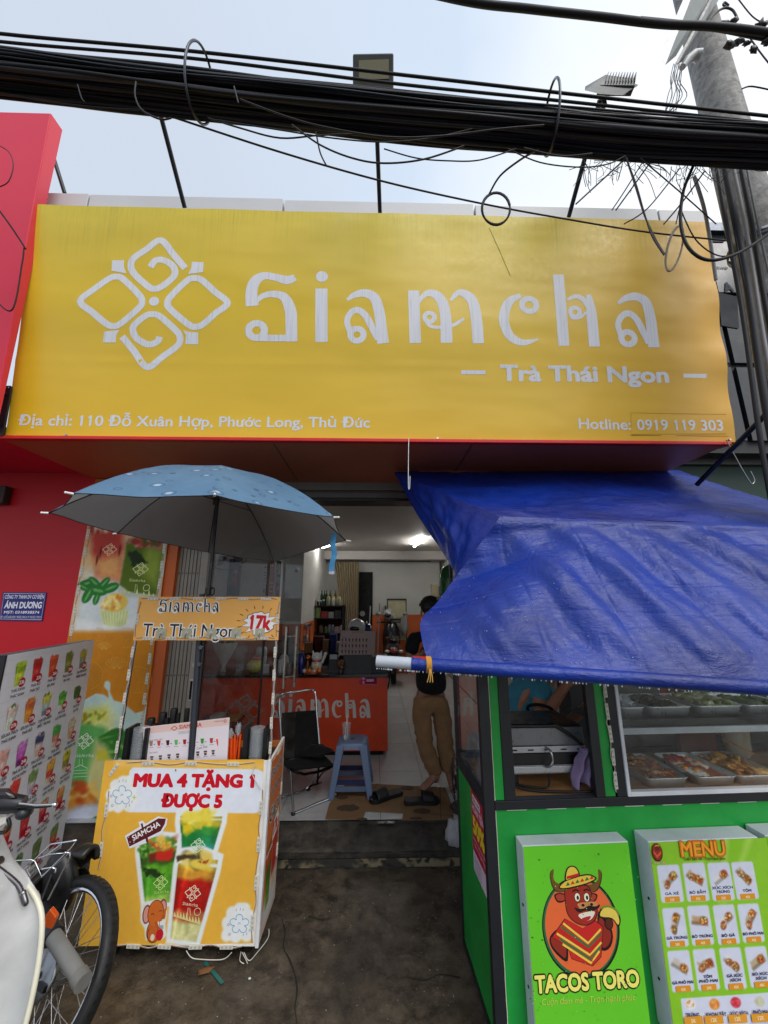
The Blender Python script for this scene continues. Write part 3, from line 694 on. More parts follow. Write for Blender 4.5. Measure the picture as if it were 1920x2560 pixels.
# ---------------------------------------------------------------- the banner
BL_, BR_ = PY(12, 1092, 2.474), PY(1840, 1105, 2.474)
bo = V((BL_.x, 2.474, (BL_.z+BR_.z)/2)); bey = V((0, -.085, 1)).normalized(); bex = V((1, 0, 0)); bn = bex.cross(bey)
BN = thing('shop_banner', 'wide yellow vinyl banner with white diamond logo over the tea shop', 'signboard', (0, 2.474, ZS))
pr = Pr(bo, bex, bey, .0009)
def onb(u, v): return PL(u, v, bo, bn)
cs_ = [onb(12,1092), onb(1840,1105), onb(1771,553), onb(90,510)]
def bf(a, b):
    p = (cs_[0]*(1-a)+cs_[1]*a)*(1-b)+(cs_[3]*(1-a)+cs_[2]*a)*b
    w_ = .006*noise.noise(V((p.x*.9, 3, p.z*2.5)))+.004*noise.noise(V((p.x*3.1, 1, p.z*.8)))+.005*math.exp(-((b-.31)/.012)**2)*(.5+.5*noise.noise(V((p.x*2, 0, 0))))
    ed = max(0, (a-.965)/.035); w_ += .012*ed*math.sin(b*22)*math.exp(-((b-.45)/.4)**2)
    return p + bn*(w_-.004)
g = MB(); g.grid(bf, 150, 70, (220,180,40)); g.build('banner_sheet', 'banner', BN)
g = MB(); g.hexa([cs_[0]-bn*.0+V((0,.04,0)), cs_[1]+V((0,.04,0)), cs_[1]+V((0,.12,0)), cs_[0]+V((0,.12,0)), cs_[3]+V((0,.04,-.01)), cs_[2]+V((0,.04,-.01)), cs_[2]+V((0,.16,-.01)), cs_[3]+V((0,.16,-.01))], (150,150,150)); g.build('backing_frame', 'paint', BN)
g = MB(); g.bx((cs_[0].x-.12, 2.455, ZS-.026), (cs_[1].x-.05, 2.50, ZS-.001), (215,30,22)); g.build('bottom_trim', 'paint', BN, bev=.004)
LW_ = (235,236,240)
def wave(p):
    d = p-bo; b = max(0, min(1, d.dot(bey)/(onb(900,530)-onb(900,1100)).length)); a = max(0, min(1, d.x/(cs_[1].x-cs_[0].x)))
    w_ = .006*noise.noise(V((p.x*.9, 3, p.z*2.5)))+.004*noise.noise(V((p.x*3.1, 1, p.z*.8)))+.005*math.exp(-((b-.31)/.012)**2)*(.5+.5*noise.noise(V((p.x*2, 0, 0))))
    ed = max(0, (a-.965)/.035); w_ += .012*ed*math.sin(b*22)*math.exp(-((b-.45)/.4)**2)
    return w_-.004
def onsheet(pr, name, mat='letter_white'):
    pr.mb.v = [tuple(V(p)+bn*(wave(V(p))+.0001)) for p in pr.mb.v]; pr.build(name, mat, BN); pr.mb = MB(); pr.k = 0
pr.zoom(0, 560, 1.728); mark(pr, LOGO, LW_); onsheet(pr, 'diamond_logo')
for ch in 'Siamchb': mark(pr, WORD[ch], LW_); onsheet(pr, 'brand_letter')
pr.poly(T4([(333,631),(439,632),(439,649),(333,648)]), (235,236,240)); onsheet(pr, 'dash_line'); pr.poly(T4([(1294,646),(1395,647),(1395,665),(1294,663)]), (235,236,240))
onsheet(pr, 'dash_line')
pr.tpx('Trà Thái Ngon', T4([(507,674)])[0], T4([(1230,683)])[0], 68, (235,236,240), bold=.045)
onsheet(pr, 'tagline')
pr.tpx('Địa chỉ: 110 Đỗ Xuân Hợp, Phước Long, Thủ Đức', (75,868), (1597,879), 47, (235,236,240), bold=.022)
onsheet(pr, 'address_line')
pr.tpx('Hotline:', T4([(843,884)])[0], T4([(1068,888)])[0], 46, (235,236,240), bold=.022)
pr.tpx('0919 119 303', T4([(1097,889)])[0], T4([(1466,892)])[0], 46, (235,236,240), bold=.022)
onsheet(pr, 'hotline_line')
q = Pr(bo, bex, bey, .0010).zoom(960, 560, 1.728)
q.stroke([(1068,815),(1068,912),(1490,916)], 1.6, (150,115,30), k=1); q.stroke([(1068,815),(1480,822)], 1.2, (150,115,30), k=1); q.stroke([(1072,908),(1480,906)], 2, (160,125,40), k=1)
q.stroke([(455,15),(500,110),(548,222)], 2, (120,115,20), k=2)
onsheet(q, 'patch_outline', 'printdull')
# bolts along the lower hem
for u, v in ((168, 1090), (1093, 1098), (1820, 1101)):
    c = onb(u, v); g = MB(); g.cyl(c, c-V((0,.02,0)), .008, col=(200,195,185), n=8); g.build('screw', 'metal', BN)
# black fixing plate at the left end
PLT = thing('fixing_plate', 'black bolted steel plate at the lower left corner of the banner', 'bracket', onb(15, 1030))
q = Pr(bo, bex, bey, .02).zoom(0, 920, 6.9125)
P_ = [q.loc(p) for p in ((-160,335),(240,335),(252,350),(105,1190),(-260,1190))]
g = MB(); g.prism(P_, (bo, bex, bey), .012, .026, (34,36,42)); g.build('plate', 'paint', PLT)
for u, v in ((145,480),(45,1010),(-40,410)):
    c = bo+bex*q.loc((u,v))[0]+bey*q.loc((u,v))[1]+bn*.026
    g = MB(); g.cyl(c, c+bn*.02, .013, .012, 8, (30,30,33)); g.ball(c+bn*.02, .012, (40,40,44), 10); g.build('bolt', 'paint', PLT)
for u, v in ((85,350),(208,366),(55,1160)):
    c = bo+bex*q.loc((u,v))[0]+bey*q.loc((u,v))[1]+bn*.026
    g = MB(); g.ball(c, .004, (220,220,215), 8); g.build('rivet', 'metal', PLT)
# ---------------------------------------------------------------- red neighbour
RB = thing('red_shopfront', 'glossy red panelled shopfront cut by the left edge of the photograph', 'building', (-3.2, 2.3, 0))
yR = 2.30; pt = PY(127, 283, yR); pbm = PY(2, 975, yR)
zt = PY(60, 281, yR).z
g = MB(); g.hexa([V((-6, yR, ZS+.04)), V((pbm.x, yR, ZS+.04)), V((pbm.x, yR+.03, ZS+.04)), V((-6, yR+.03, ZS+.04)), V((-6, yR, zt)), V((pt.x, yR, zt)), V((pt.x, yR+.1, zt)), V((-6, yR+.1, zt))]); g.build('fascia', 'red_panel', RB, bev=.006)
g = MB(); g.bx((-6, yR+.031, ZS+.042), (-2.60, YW, ZS+.10)); g.build('soffit', 'red_panel', RB)
g = MB(); g.hexa([V((pbm.x-.02, yR+.004, ZS+.05)), V((pbm.x+.002, yR+.004, ZS+.05)), V((pbm.x+.002, yR+.03, ZS+.05)), V((pbm.x-.02, yR+.03, ZS+.05)), V((pt.x-.02, yR+.004, zt-.004)), V((pt.x+.002, yR+.004, zt-.004)), V((pt.x+.004, yR+.11, zt-.004)), V((pt.x-.02, yR+.11, zt-.004))]); g.build('return_panel', 'red_lit_side', RB)
xp = PY(221, 1307, YW-.02).x
g = MB(); g.bx((-6, YW-.02, 0), (xp-.004, YW+.018, ZS+.041)); g.build('lower_wall', 'red_wall', RB)
g = MB(); g.bx((-6, YW-.024, PY(60,1135,YW).z-.003), (xp-.2, YW-.019, PY(60,1135,YW).z+.003), (120,10,20)); g.build('joint', 'paint', RB)
g = MB(); p = PY(5, 1230, YW-.1); g.bx((p.x-.5, YW-.1, p.z-.1), (p.x+.02, YW-.021, p.z+.06), (50,38,36)); g.build('hinge_box', 'paint', RB, bev=.01)
# blue plaque
PQ = thing('blue_plaque', 'small blue company plaque with white lettering on the red wall', 'plaque', PY(60, 1515, YW-.03))
pq = Pr(PY(60, 1515, YW-.022), (1,0,0), (0,0,1), .0058).zoom(0, 1120, 2.304)
c4 = [(20,830),(272,832),(246,998),(-2,994)]; P4 = [pq.o+pq.ex*pq.loc(c)[0]+pq.ey*pq.loc(c)[1] for c in c4]
g = MB(); g.slab([p-V((0,.004,0)) for p in (P4[3],P4[2],P4[1],P4[0])], -.006 if False else .006, (40,42,110)); g.build('plate', 'paint', PQ)
pq.poly([(22,833),(269,835),(244,995),(1,991)], (45,46,120)); pq.stroke([(27,838),(264,840),(240,989),(6,985)], 2.2, (190,190,215), closed=True, k=1)
W_ = (232,232,240)
pq.tpx('CÔNG TY TNHH DV CƠ ĐIỆN', (30,868), (255,867), 20, W_, bold=.03); pq.tpx('ÁNH DƯƠNG', (28,922), (240,922), 34, W_, bold=.05)
pq.tpx('MST: 0318938574', (26,953), (228,954), 15, W_, bold=.03); pq.tpx('ĐC: 112 ĐỖ XUÂN HỢP, P. PHƯỚC LONG A, TP. THỦ ĐỨC, TPHCM', (6,980), (236,981), 13, W_, bold=.0)
pq.build('lettering', 'print', PQ)
# ---------------------------------------------------------------- dark neighbour on the right
DB = thing('dark_building', 'dark glass-fronted building right of the banner behind the pole', 'building', (4, 3.4, 0))
yD = 3.1
zt2 = PY(1800, 556, yD).z
g = MB(); g.bx((xr+.12, yD+.1, PY(1850,1122,yD).z), (9, yD+.2, zt2-.02), (22,25,30)); g.build('wall', 'dark_wall', DB)
zg = PY(1850, 1120, yD).z
for i in range(3):
    z0 = zg+.1+(zt2-.1-zg)*i/3; z1 = zg+.1+(zt2-.1-zg)*(i+1)/3-.05
    for k in range(4): 
        g = MB(); x0_ = xr+.16+k*.75; g.bx((x0_, yD+.06, z0), (x0_+.7, yD+.09, z1), (24,28,34)); g.build('window_pane', 'gloss', DB)
g = MB(); g.bx((xr+.1, yD, zt2-.1), (9, yD+.3, zt2), (95,100,108)); g.build('coping', 'metal', DB)
g = MB(); g.bx((xr-.3, yD+.3, zg-.45), (9, yD+.36, zg-.02), (8,70,50)); g.build('green_board', 'green_wall', DB)
g = MB(); g.bx((xr-.2, yD+.25, zg-.06), (9, yD+.4, zg+.06), (60,60,62)); g.build('ledge', 'paint', DB)
g = MB(); g.bx((xr+.1, YW+.5, 0), (9, YW+.6, zg-.4), (10,10,12)); g.build('recess', 'matte', DB)
g = MB(); g.bx((xr+.1, YW+.3, zg-.62), (9, YW+.34, zg-.56), (120,120,120)); g.build('rail', 'metal', DB)
for k in range(18):
    g = MB(); g.bx((xr+.12+k*.16, YW+.38, .4), (xr+.15+k*.16, YW+.41, zg-.63), (26,26,28)); g.build('grille_bar', 'paint', DB)
# tall vertical glass film with mirrored shop letters; grey reflections painted as flat patches
q = Pr(V((xr+.3, yD+.055, 3)), (1,0,0), (0,0,1), .002).zoom(1680, 480, 2.633)
q.tpx('ems', (365,495), (290,492), 22, (60,66,74), bold=.02); q.build('film_lettering', 'printdull', DB); q.mb = MB()
q.tpx('A', (352,660), (408,655), 70, (48,56,60), bold=.05); q.build('film_lettering', 'printdull', DB); q.mb = MB(); q.tpx('NG', (380,735), (432,735), 22, (50,58,66))
q.build('film_lettering', 'printdull', DB); q.mb = MB()
q.poly([(240,205),(340,205),(345,330),(265,330)], (60,64,72)); q.build('painted_reflection', 'printdull', DB); q.mb = MB(); q.poly([(300,660),(428,690),(440,900),(325,880)], (38,41,48))
q.build('painted_reflection', 'printdull', DB)
# ---------------------------------------------------------------- LED strips
_led = {}
def led(parent, a, b, n, pitch=.115, ln=.066, wd=.017, wire=True, off=.0):
    """row of LED modules from a to b, facing n"""
    a = V(a); b = V(b); n = V(n).normalized(); d = (b-a); Ld = d.length; d.normalize(); y = n.cross(d)
    k = max(1, int(Ld/pitch)); inv = INV[parent.name]
    key = (ln, wd)
    for i in range(k):
        c = a+d*(Ld*(i+.5)/k)+n*.003+y*random.uniform(-.002, .002)
        Mx = inv @ Matrix(((d.x, y.x, n.x, c.x), (d.y, y.y, n.y, c.y), (d.z, y.z, n.z, c.z), (0,0,0,1))) @ Matrix.Rotation(random.uniform(-.04, .04), 4, 'Z')
        if key not in _led:
            g = MB(); g.box((0,0,0), (ln, wd, .005), (212,208,196))
            for q in (-.32, 0, .32):
                g.cyl((q*ln, 0, .0025), (q*ln, 0, .0045), wd*.3, wd*.26, 8, (150,146,135)); g.cyl((q*ln, 0, .0045), (q*ln, 0, .0052), wd*.14, n=6, col=(225,222,190))
            me_o = g.build('led_module', 'plastic', None); _led[key] = me_o.data; bpy.data.objects.remove(me_o)
        o = bpy.data.objects.new('led_module', _led[key]); COL.objects.link(o); o.parent = parent; o.matrix_local = Mx
    if wire:
        g = MB(); pts = []
        for i in range(k*2+1):
            c = a+d*(Ld*i/(k*2)); pts.append(c+n*.003+y*(wd*.5*math.sin(i*2.4)))
        g.tube(catmull(pts, 3), .0013, 5, (150,110,90)); g.tube([p+y*.004 for p in catmull(pts[::-1], 3)], .0013, 5, (215,210,200)); g.build('wire', 'plastic', parent)
# ================================================================ POSTER on the wall (painted drinks photograph)
yP = YW-.025
def lerp(a, b, t): return tuple(a[i]+(b[i]-a[i])*t for i in range(len(a)))
pl = Pr(PY(82, 2165, yP), (1,0,0), (0,0,1), .001)
pT = PY(300, 1198, yP).z; pw = PY(420, 1354, yP).x-.004-xp; ph = pT-.16
pl.o = V((xp, yP, .16))
PO = thing('drinks_poster', 'tall orange drinks poster edged with LED modules beside the red wall', 'poster', (xp, yP, 0))
g = MB(); g.bx((xp, yP+.001, .16), (xp+pw, yP+.02, pT), (205,120,50)); g.build('board', 'paint', PO)
pn = Paint(pl, pw, ph, 96, 330, (226,150,66))
X, Y = pn.X, pn.Y
KS = 2.25
def pel(c, rx, ry, col, soft=None, rot=0.): pn.el(c, rx*KS, ry*KS, col, soft=soft, rot=rot)
def psp(c, rx, ry, cols, n, r, seed=0): pn.spots(c, rx*KS, ry*KS, cols, n, r*KS, seed)
def Lz(p, z=(0,1120,2.304)): pl.zoom(*z); return pl.loc(p)
z1 = (0,1120,2.304); z2 = (0,1560,3.456)
ya = Lz((600,1060), z1)[1]          # where the photo half meets the ochre half
yb_ = Lz((700,740), z1)[1]
t = np.clip((Y-yb_)/(ph-yb_), 0, 1)[..., None]; fx = (X/pw)[..., None]
top = np.array((205,110,60))*(1-fx)+np.array((225,170,125))*fx
mid = np.array((236,205,150))*(1-fx)+np.array((205,214,205))*fx
pn.A = np.where(Y[..., None] > yb_, mid*(1-t)+top*t, pn.A)
pn.pg([(0,ya),(pw,ya),(pw,yb_+.05),(pw*.5,yb_+.12),(0,yb_)], (206,214,216), soft=.08)
pn.pg([Lz(p,z1) for p in ((430,1050),(440,980),(560,1010),(700,1000),(790,975),(780,1040),(600,1050))], (225,228,226), soft=.02)
# left red drink, right green drink
A1 = [Lz(p,z1) for p in ((522,470),(700,470),(712,560),(700,760),(560,745),(528,600))]
pn.pg(A1, (196,70,60), soft=.03, nzamp=.03, nzs=20)
pn.pg([Lz(p,z1) for p in ((535,640),(705,610),(700,760),(560,745))], (232,170,105), soft=.05, nzamp=.03)
pn.pg([Lz(p,z1) for p in ((520,430),(640,440),(700,470),(530,490))], (150,60,50), soft=.02, nzamp=.04, nzs=30)
psp(Lz((590,455),z1), .05, .02, [(220,180,140),(120,40,30),(240,210,190)], 16, .012, 4)
for k, c in enumerate(((580,600),(690,590),(560,640))): pel(Lz(c,z1), .004, .02, (110,40,30), soft=.004)
G1 = [Lz(p,z1) for p in ((730,540),(945,570),(935,640),(900,850),(740,830),(690,790),(715,640))]
pn.pg(G1, (88,112,30), soft=.01, nzamp=.01)
pn.pg([Lz(p,z1) for p in ((850,560),(940,590),(900,800),(800,700))], (140,160,60), soft=.04)
pn.pg([Lz(p,z1) for p in ((735,600),(790,590),(850,660),(760,680))], (35,52,25), soft=.01, nzamp=.04, nzs=40)
pn.pg([Lz(p,z1) for p in ((740,520),(800,505),(950,545),(955,590),(880,580),(800,560),(730,550))], (168,120,90), soft=.012, nzamp=.03, nzs=40)
psp(Lz((850,545),z1), .05, .014, [(190,70,60),(80,100,40),(220,170,150),(150,60,50)], 22, .012, 5)
pn.pg([Lz(p,z1) for p in ((680,800),(760,835),(900,850),(890,870),(740,858),(680,830))], (190,196,180), soft=.006, op=.8)
# mint leaves and ramekin
for c, rx, ry, ro in (((500,780),.034,.016,.3),((545,775),.03,.014,-.7),((600,780),.028,.014,.9),((560,820),.04,.02,-.2),((640,805),.03,.018,.4),((505,850),.03,.018,1.2),((555,870),.022,.012,1.4),((480,800),.026,.012,-.5)):
    pel(Lz(c,z1), rx, ry, (44,120,52), soft=.003, rot=ro); pel(Lz(c,z1), rx*.75, ry*.25, (110,175,95), soft=.003, rot=ro)
pn.pg([Lz(p,z1) for p in ((572,930),(745,930),(730,1010),(700,1030),(625,1030),(590,1010))], (214,220,160), soft=.004)
for k in range(9): a = Lz((590+k*18,940),z1); b = Lz((604+k*14,1015),z1); pn.pg([(a[0]-.002,a[1]),(a[0]+.002,a[1]),(b[0]+.002,b[1]),(b[0]-.002,b[1])], (150,160,100), op=.7)
pel(Lz((665,890),z1), .046, .034, (226,196,90), soft=.006); psp(Lz((650,890),z1), .038, .024, [(230,160,70),(245,225,130),(220,130,50),(250,235,160)], 30, .009, 6)
# ochre half
pn.pg([(-1,-1),(pw+1,-1),(pw+1,Lz((880,1045),z1)[1]),(pw*.3,ya),(-1,ya+.01)], (205,132,34), soft=.02)
yy0 = Lz((700,640),z2)[1]
low = np.clip((yy0-Y)/(yy0*.7), 0, 1)
# milk splash
sp = [Lz(p,z2) for p in ((500,760),(640,700),(760,640),(830,600),(900,610),(940,640),(935,580),(900,540),(905,500),(930,488),(955,510),(950,590),(985,660),(1060,680),(1110,720),(1170,770),(1240,750),(1270,700),(1240,680),(1250,660),(1285,690),(1290,760),(1340,800),(1300,2300),(200,2300))]
pn.pg(sp, (196,222,214), soft=.004)
pn.pg([Lz(p,z2) for p in ((600,850),(720,740),(930,700),(1000,800),(960,1000),(820,1000),(700,880))], (224,226,150), soft=.05)
pn.pg([Lz(p,z2) for p in ((560,900),(700,830),(930,900),(900,1000),(780,1300),(720,1480),(600,1400))], (96,172,88), soft=.02, nzamp=.02)
pn.pg([Lz(p,z2) for p in ((700,760),(920,720),(915,830),(720,860))], (210,214,90), soft=.03, nzamp=.02)
psp(Lz((800,820),z2), .05, .02, [(160,140,30),(230,220,120),(120,150,60)], 14, .008, 8)
for c, rx, ry, ro in (((960,1000),.05,.03,.6),((1020,1040),.05,.03,-.3),((1060,1010),.04,.02,1.),((990,1100),.05,.025,.1),((1080,1080),.05,.03,-.6),((920,980),.03,.012,.2)):
    pel(Lz(c,z2), rx, ry, (52,122,44), soft=.006, rot=ro); pel(Lz(c,z2), rx*.6, ry*.2, (120,176,90), soft=.006, rot=ro)
pn.pg([Lz(p,z2) for p in ((830,1000),(920,1060),(960,1180),(900,1600),(740,1600),(760,1300))], (200,196,130), soft=.03)
pn.pg([Lz(p,z2) for p in ((835,1090),(905,1080),(960,1170),(840,1180))], (196,190,60), soft=.01)
pn.pg([Lz(p,z2) for p in ((560,1500),(640,1400),(780,1530),(760,1680),(660,1760),(540,1740))], (214,140,46), soft=.012, nzamp=.03, nzs=22)
psp(Lz((660,1600),z2), .08, .08, [(190,80,30),(235,190,90),(245,210,120),(200,120,40)], 40, .014, 9)
pel(Lz((800,1710),z2), .1, .05, (150,160,190), soft=.03); pel(Lz((800,1670),z2), .09, .035, (200,206,222), soft=.02)
pel(Lz((835,1750),z2), .035, .03, (30,110,50), soft=.005, rot=.7)
pn.pg([(-1,-1),(pw+1,-1),(pw+1,Lz((820,2100),z2)[1]),(0,Lz((600,2080),z2)[1])], (180,90,50), soft=.01)
pn.nz(.1, 12, 4); pn.nz(.06, 60, 6); pn.emit()
# lotus line art, logo and lettering over the painting
pl.zoom(*z2); lc = (224,164,66)
def lotus(c, s_):
    for k in range(7):
        a = R(20+k*23); tip = (c[0]-math.cos(a)*95*s_, c[1]-math.sin(a)*80*s_)
        pl.stroke([(c[0]-20*s_, c[1]+18*s_), ((c[0]+tip[0])/2-math.sin(a)*22*s_, (c[1]+tip[1])/2+math.cos(a)*18*s_-8), tip, ((c[0]+tip[0])/2+math.sin(a)*22*s_, (c[1]+tip[1])/2-math.cos(a)*18*s_-8), (c[0]+20*s_, c[1]+18*s_)], 3, lc, k=4)
lotus((1010,370), 1.1); lotus((900,210), .75)
for c, r_ in (((760,440),130),((1190,480),120),((1090,120),90),((850,90),60)):
    pl.stroke([(c[0]+r_*math.cos(t_), c[1]+r_*.95*math.sin(t_)) for t_ in np.linspace(-1.9, 1.9, 12)], 3, lc, k=3)
    for t_ in np.linspace(-1.7, 1.7, 13): pl.stroke([(c[0]+r_*.15*math.cos(t_), c[1]+r_*.15*math.sin(t_)), (c[0]+r_*.92*math.cos(t_), c[1]+r_*.88*math.sin(t_))], 1.6, lc, k=1)
pl.zoom(*z1)
c = pl.loc((633,585)); logo_at(pl, c[0], c[1], 84*pl.unit((633,585)), (246,214,170))
c = pl.loc((811,698)); logo_at(pl, c[0], c[1], 92*pl.unit((811,698)), (222,228,160))
c = pl.loc((745,768)); word_at(pl, c[0], c[1], 92*pl.unit((745,768)), (214,222,150), rot=-.05, wk=1.)
for x_, w2 in ((700,12),(720,24),(745,14),(790,30),(830,20),(860,36),(885,16)): pl.poly([(x_-8,832+(x_-700)*.12),(x_,832-w2+(x_-700)*.1),(x_+8,833+(x_-700)*.12)], (206,214,150))
pl.stroke([(782,785),(778,830)], 3, (206,214,150), k=1); pl.stroke([(790,785),(795,830)], 3, (206,214,150), k=1); pl.ring((845,805), 20, 16, (206,214,150))
pl.zoom(*z2)
c = pl.loc((738,1010)); logo_at(pl, c[0], c[1], 150*pl.unit((738,1010)), (236,244,214))
c = pl.loc((640,1150)); word_at(pl, c[0], c[1], 170*pl.unit((700,1150)), (220,236,210), wk=1.)
pl.stroke([(690,1165),(686,1230)], 4, (206,232,200), k=1); pl.stroke([(716,1165),(720,1230)], 4, (206,232,200), k=1); pl.stroke([(650,1240),(700,1215),(760,1245)], 5, (206,232,200), k=1)
for q_ in (1265,1290,1320): pl.stroke([(640,q_),(760,q_-6)], 4, (206,232,200), k=1)
pl.build('print', 'printdull', PO)
n_ = V((0,-1,0))
led(PO, (xp+.022, yP, pT-.1), (xp+.022, yP, 1.15), n_, .15, .085, .022); led(PO, (xp+pw-.022, yP, pT-.1), (xp+pw-.022, yP, .5), n_, .15, .085, .022)
# ================================================================ CART with the drinks
yc_ = 2.44
f0, f1 = PY(283, 1902, yc_), PY(672, 1902, yc_); b0, b1 = PY(249, 2362, yc_), PY(640, 2366, yc_)
cx0 = (f0.x+b0.x)/2; cx1 = (f1.x+b1.x)/2; cz1 = (f0.z+f1.z)/2; cz0 = (b0.z+b1.z)/2; cdp = PZ(716, 1850, cz1).y-yc_
CT = thing('drink_cart', 'orange takeaway drink cart with LED edged poster panels and overhead sign', 'cart', ((cx0+cx1)/2, yc_, 0))
fr_ = [f0, f1, b1, b0]
g = MB(); g.slab([b0, b1, f1, f0], .012, (235,230,222)); g.build('front_panel', 'paint', CT)
Pf = Pr(V((b0.x, yc_, b0.z)), (1,0,0), (0,0,1), .001).zoom(240, 1800, 3.456)
z = lambda *a: [Pf.loc(p) for p in a]
W0 = f1.x-b0.x; H0 = f1.z-b0.z; xo = min(Pf.loc((0,1350))[0], 0)-.04
cp = Paint(Pf, W0+.08, H0+.012, 190, 210, (232,176,62), x0=xo, y0=-.004)
cp.nz(.06, 7, 11)
cp.pg(z((180,360),(1460,380),(1450,420),(180,400)), (238,196,110), soft=.02)
wht = (226,230,240)
# white board with rounded corners
cp.pg(z((320,408),(1400,425),(1440,445),(1450,480),(1420,770),(1395,800),(1360,805),(290,796),(255,780),(245,750),(290,440)), wht, soft=.003)
def flower(c, s_):
    for k in range(5): 
        a = R(90+72*k); p = (c[0]+58*s_*math.cos(a), c[1]-58*s_*math.sin(a)); cp.el(Pf.loc(p), .036*s_, .036*s_, (232,234,236), soft=.004)
    for dx_, dy_ in ((-85,20),(-95,-10),(60,90),(-30,100),(80,-60),(95,40),(-60,-90),(0,-120),(40,-120),(-100,90)): cp.el(Pf.loc((c[0]+dx_*s_,c[1]+dy_*s_)), .03*s_, .028*s_, (234,235,232), soft=.006)
    cp.el(Pf.loc(c), .04*s_, .04*s_, (232,234,236), soft=.004)
flower((228,650), 1.); flower((1240,1760), 1.05)
# cups
def cupz(base, topc, wpx, cols, **k):
    a = Pf.loc(base); b = Pf.loc(topc); h_ = math.hypot(b[0]-a[0], b[1]-a[1]); ti = -math.atan2(b[0]-a[0], b[1]-a[1])
    return cp.cup(a[0], a[1], wpx*Pf.unit(base), h_, cols, tilt=ti, halo=(232,236,236), **k)
cupz((870,1200),(912,830), 370, [(60,175,160),(50,160,130),(40,140,80),(60,150,60),(226,206,60)], top=[(236,216,80),(222,190,40),(245,230,130)], seed=3)
cp.pg(z((750,910),(830,900),(850,960),(780,1010),(755,985)), (226,196,40), soft=.006, nzamp=.01); cp.pg(z((840,880),(920,880),(915,945),(850,945)), (214,196,60), soft=.005)
cp.pg(z((750,1020),(880,970),(870,1060),(820,1140),(750,1130)), (28,118,48), soft=.03)
cupz((535,1590),(540,1060), 330, [(150,190,80),(88,160,44),(80,158,40),(96,170,40),(60,90,30),(150,180,60)], top=[(60,130,40),(190,60,40),(230,190,80),(120,170,60),(40,90,30),(220,120,60)], seed=5)
cp.pg(z((520,1140),(680,1110),(650,1210),(560,1220),(500,1180)), (200,44,30), soft=.006, nzamp=.02); cp.pg(z((450,1160),(520,1140),(510,1220),(470,1220)), (120,40,30), soft=.006)
cp.pg(z((400,1270),(470,1290),(590,1330),(560,1370),(440,1340)), (34,56,22), soft=.006, nzamp=.03, nzs=50)
cp.spots(Pf.loc((580,1080)), .04, .018, [(232,190,90),(240,170,60),(220,150,50)], 16, .009, 12)
cp.spots(Pf.loc((430,1110)), .04, .03, [(70,140,50),(150,200,90),(40,100,30)], 20, .012, 13)
cupz((755,1905),(890,1190), 350, [(214,210,150),(206,204,140),(198,120,70),(170,24,20),(180,28,20),(188,32,24),(214,150,50),(228,198,70)], top=[(226,196,90),(200,120,60),(60,60,40),(236,214,130)], seed=7)
cp.el(Pf.loc((890,1245)), .052, .022, (232,204,84), soft=.005, rot=-.15); cp.spots(Pf.loc((930,1220)), .028, .01, [(170,80,30),(200,130,60),(150,60,20)], 26, .004, 15)
cp.pg(z((690,1180),(760,1160),(860,1160),(870,1185),(760,1200),(700,1225)), (74,62,44), soft=.004, nzamp=.01)
# elephant sticker: plain little orange elephant with a drink
cp.pg(z((385,1630),(420,1570),(530,1545),(610,1570),(615,1680),(600,1760),(610,1860),(570,1900),(430,1900),(420,1800),(385,1740)), (226,230,228), soft=.004)
cp.nz(.05, 50, 12); cp.emit()
red_ = (206,16,38)
Pf.tpx('MUA 4 TẶNG 1', (328,570), (1357,578), 92, red_, bold=.075); Pf.tpx('ĐƯỢC 5', (565,745), (1080,752), 90, red_, bold=.075)
for c in ((228,650),(1240,1760)):
    pts = [(c[0]+(46+38*abs(math.cos(2.5*t_))**.7)*math.cos(t_-math.pi/2), c[1]+(46+38*abs(math.cos(2.5*t_))**.7)*math.sin(t_-math.pi/2)) for t_ in np.linspace(0, 2*math.pi, 41)[:-1]]
    Pf.stroke(pts, 5.5, (120,172,200), closed=True, k=3); Pf.stroke([(c[0]-14,c[1]+6),(c[0]-6,c[1]-10),(c[0]+6,c[1]-8),(c[0]+6,c[1]+4)], 4, (120,165,190), k=3)
    for a, b in ((-30,-110),(5,-118),(30,-112),(60,95),(30,105),(82,66)): Pf.stroke([(c[0]+a,c[1]+b),(c[0]+a+6,c[1]+b-22)], 4.5, (140,150,180), k=1)
    for a, b in ((-95,5),(-85,88)): Pf.ring((c[0]+a,c[1]+b), 10, 6, (160,150,196))
    Pf.poly([(c[0]+98,c[1]+12),(c[0]+104,c[1]-10),(c[0]+110,c[1]+12),(c[0]+128,c[1]+16),(c[0]+110,c[1]+22),(c[0]+104,c[1]+42),(c[0]+98,c[1]+22),(c[0]+84,c[1]+16)], (206,206,110))
# arrow sign sticker
Pf.poly([(250,1000),(380,920),(370,880),(405,868),(430,895),(540,830),(620,850),(612,905),(560,990),(450,1030),(440,1060),(290,1110)], (232,232,236))
Pf.poly([(388,896),(404,888),(412,925),(398,932)], (84,32,34)); Pf.poly([(430,1020),(450,1010),(452,1050),(436,1056)], (84,32,34)); Pf.poly([(268,1010),(540,848),(606,850),(596,896),(560,958),(290,1092)], (94,34,38))
Pf.tpx('SIAMCHA', (325,1042), (558,912), 42, (240,236,232), bold=.03)
for c in ((284,1010),(298,1052),(286,1072),(330,1052)): Pf.ell(c, 4, 4, (220,200,200))
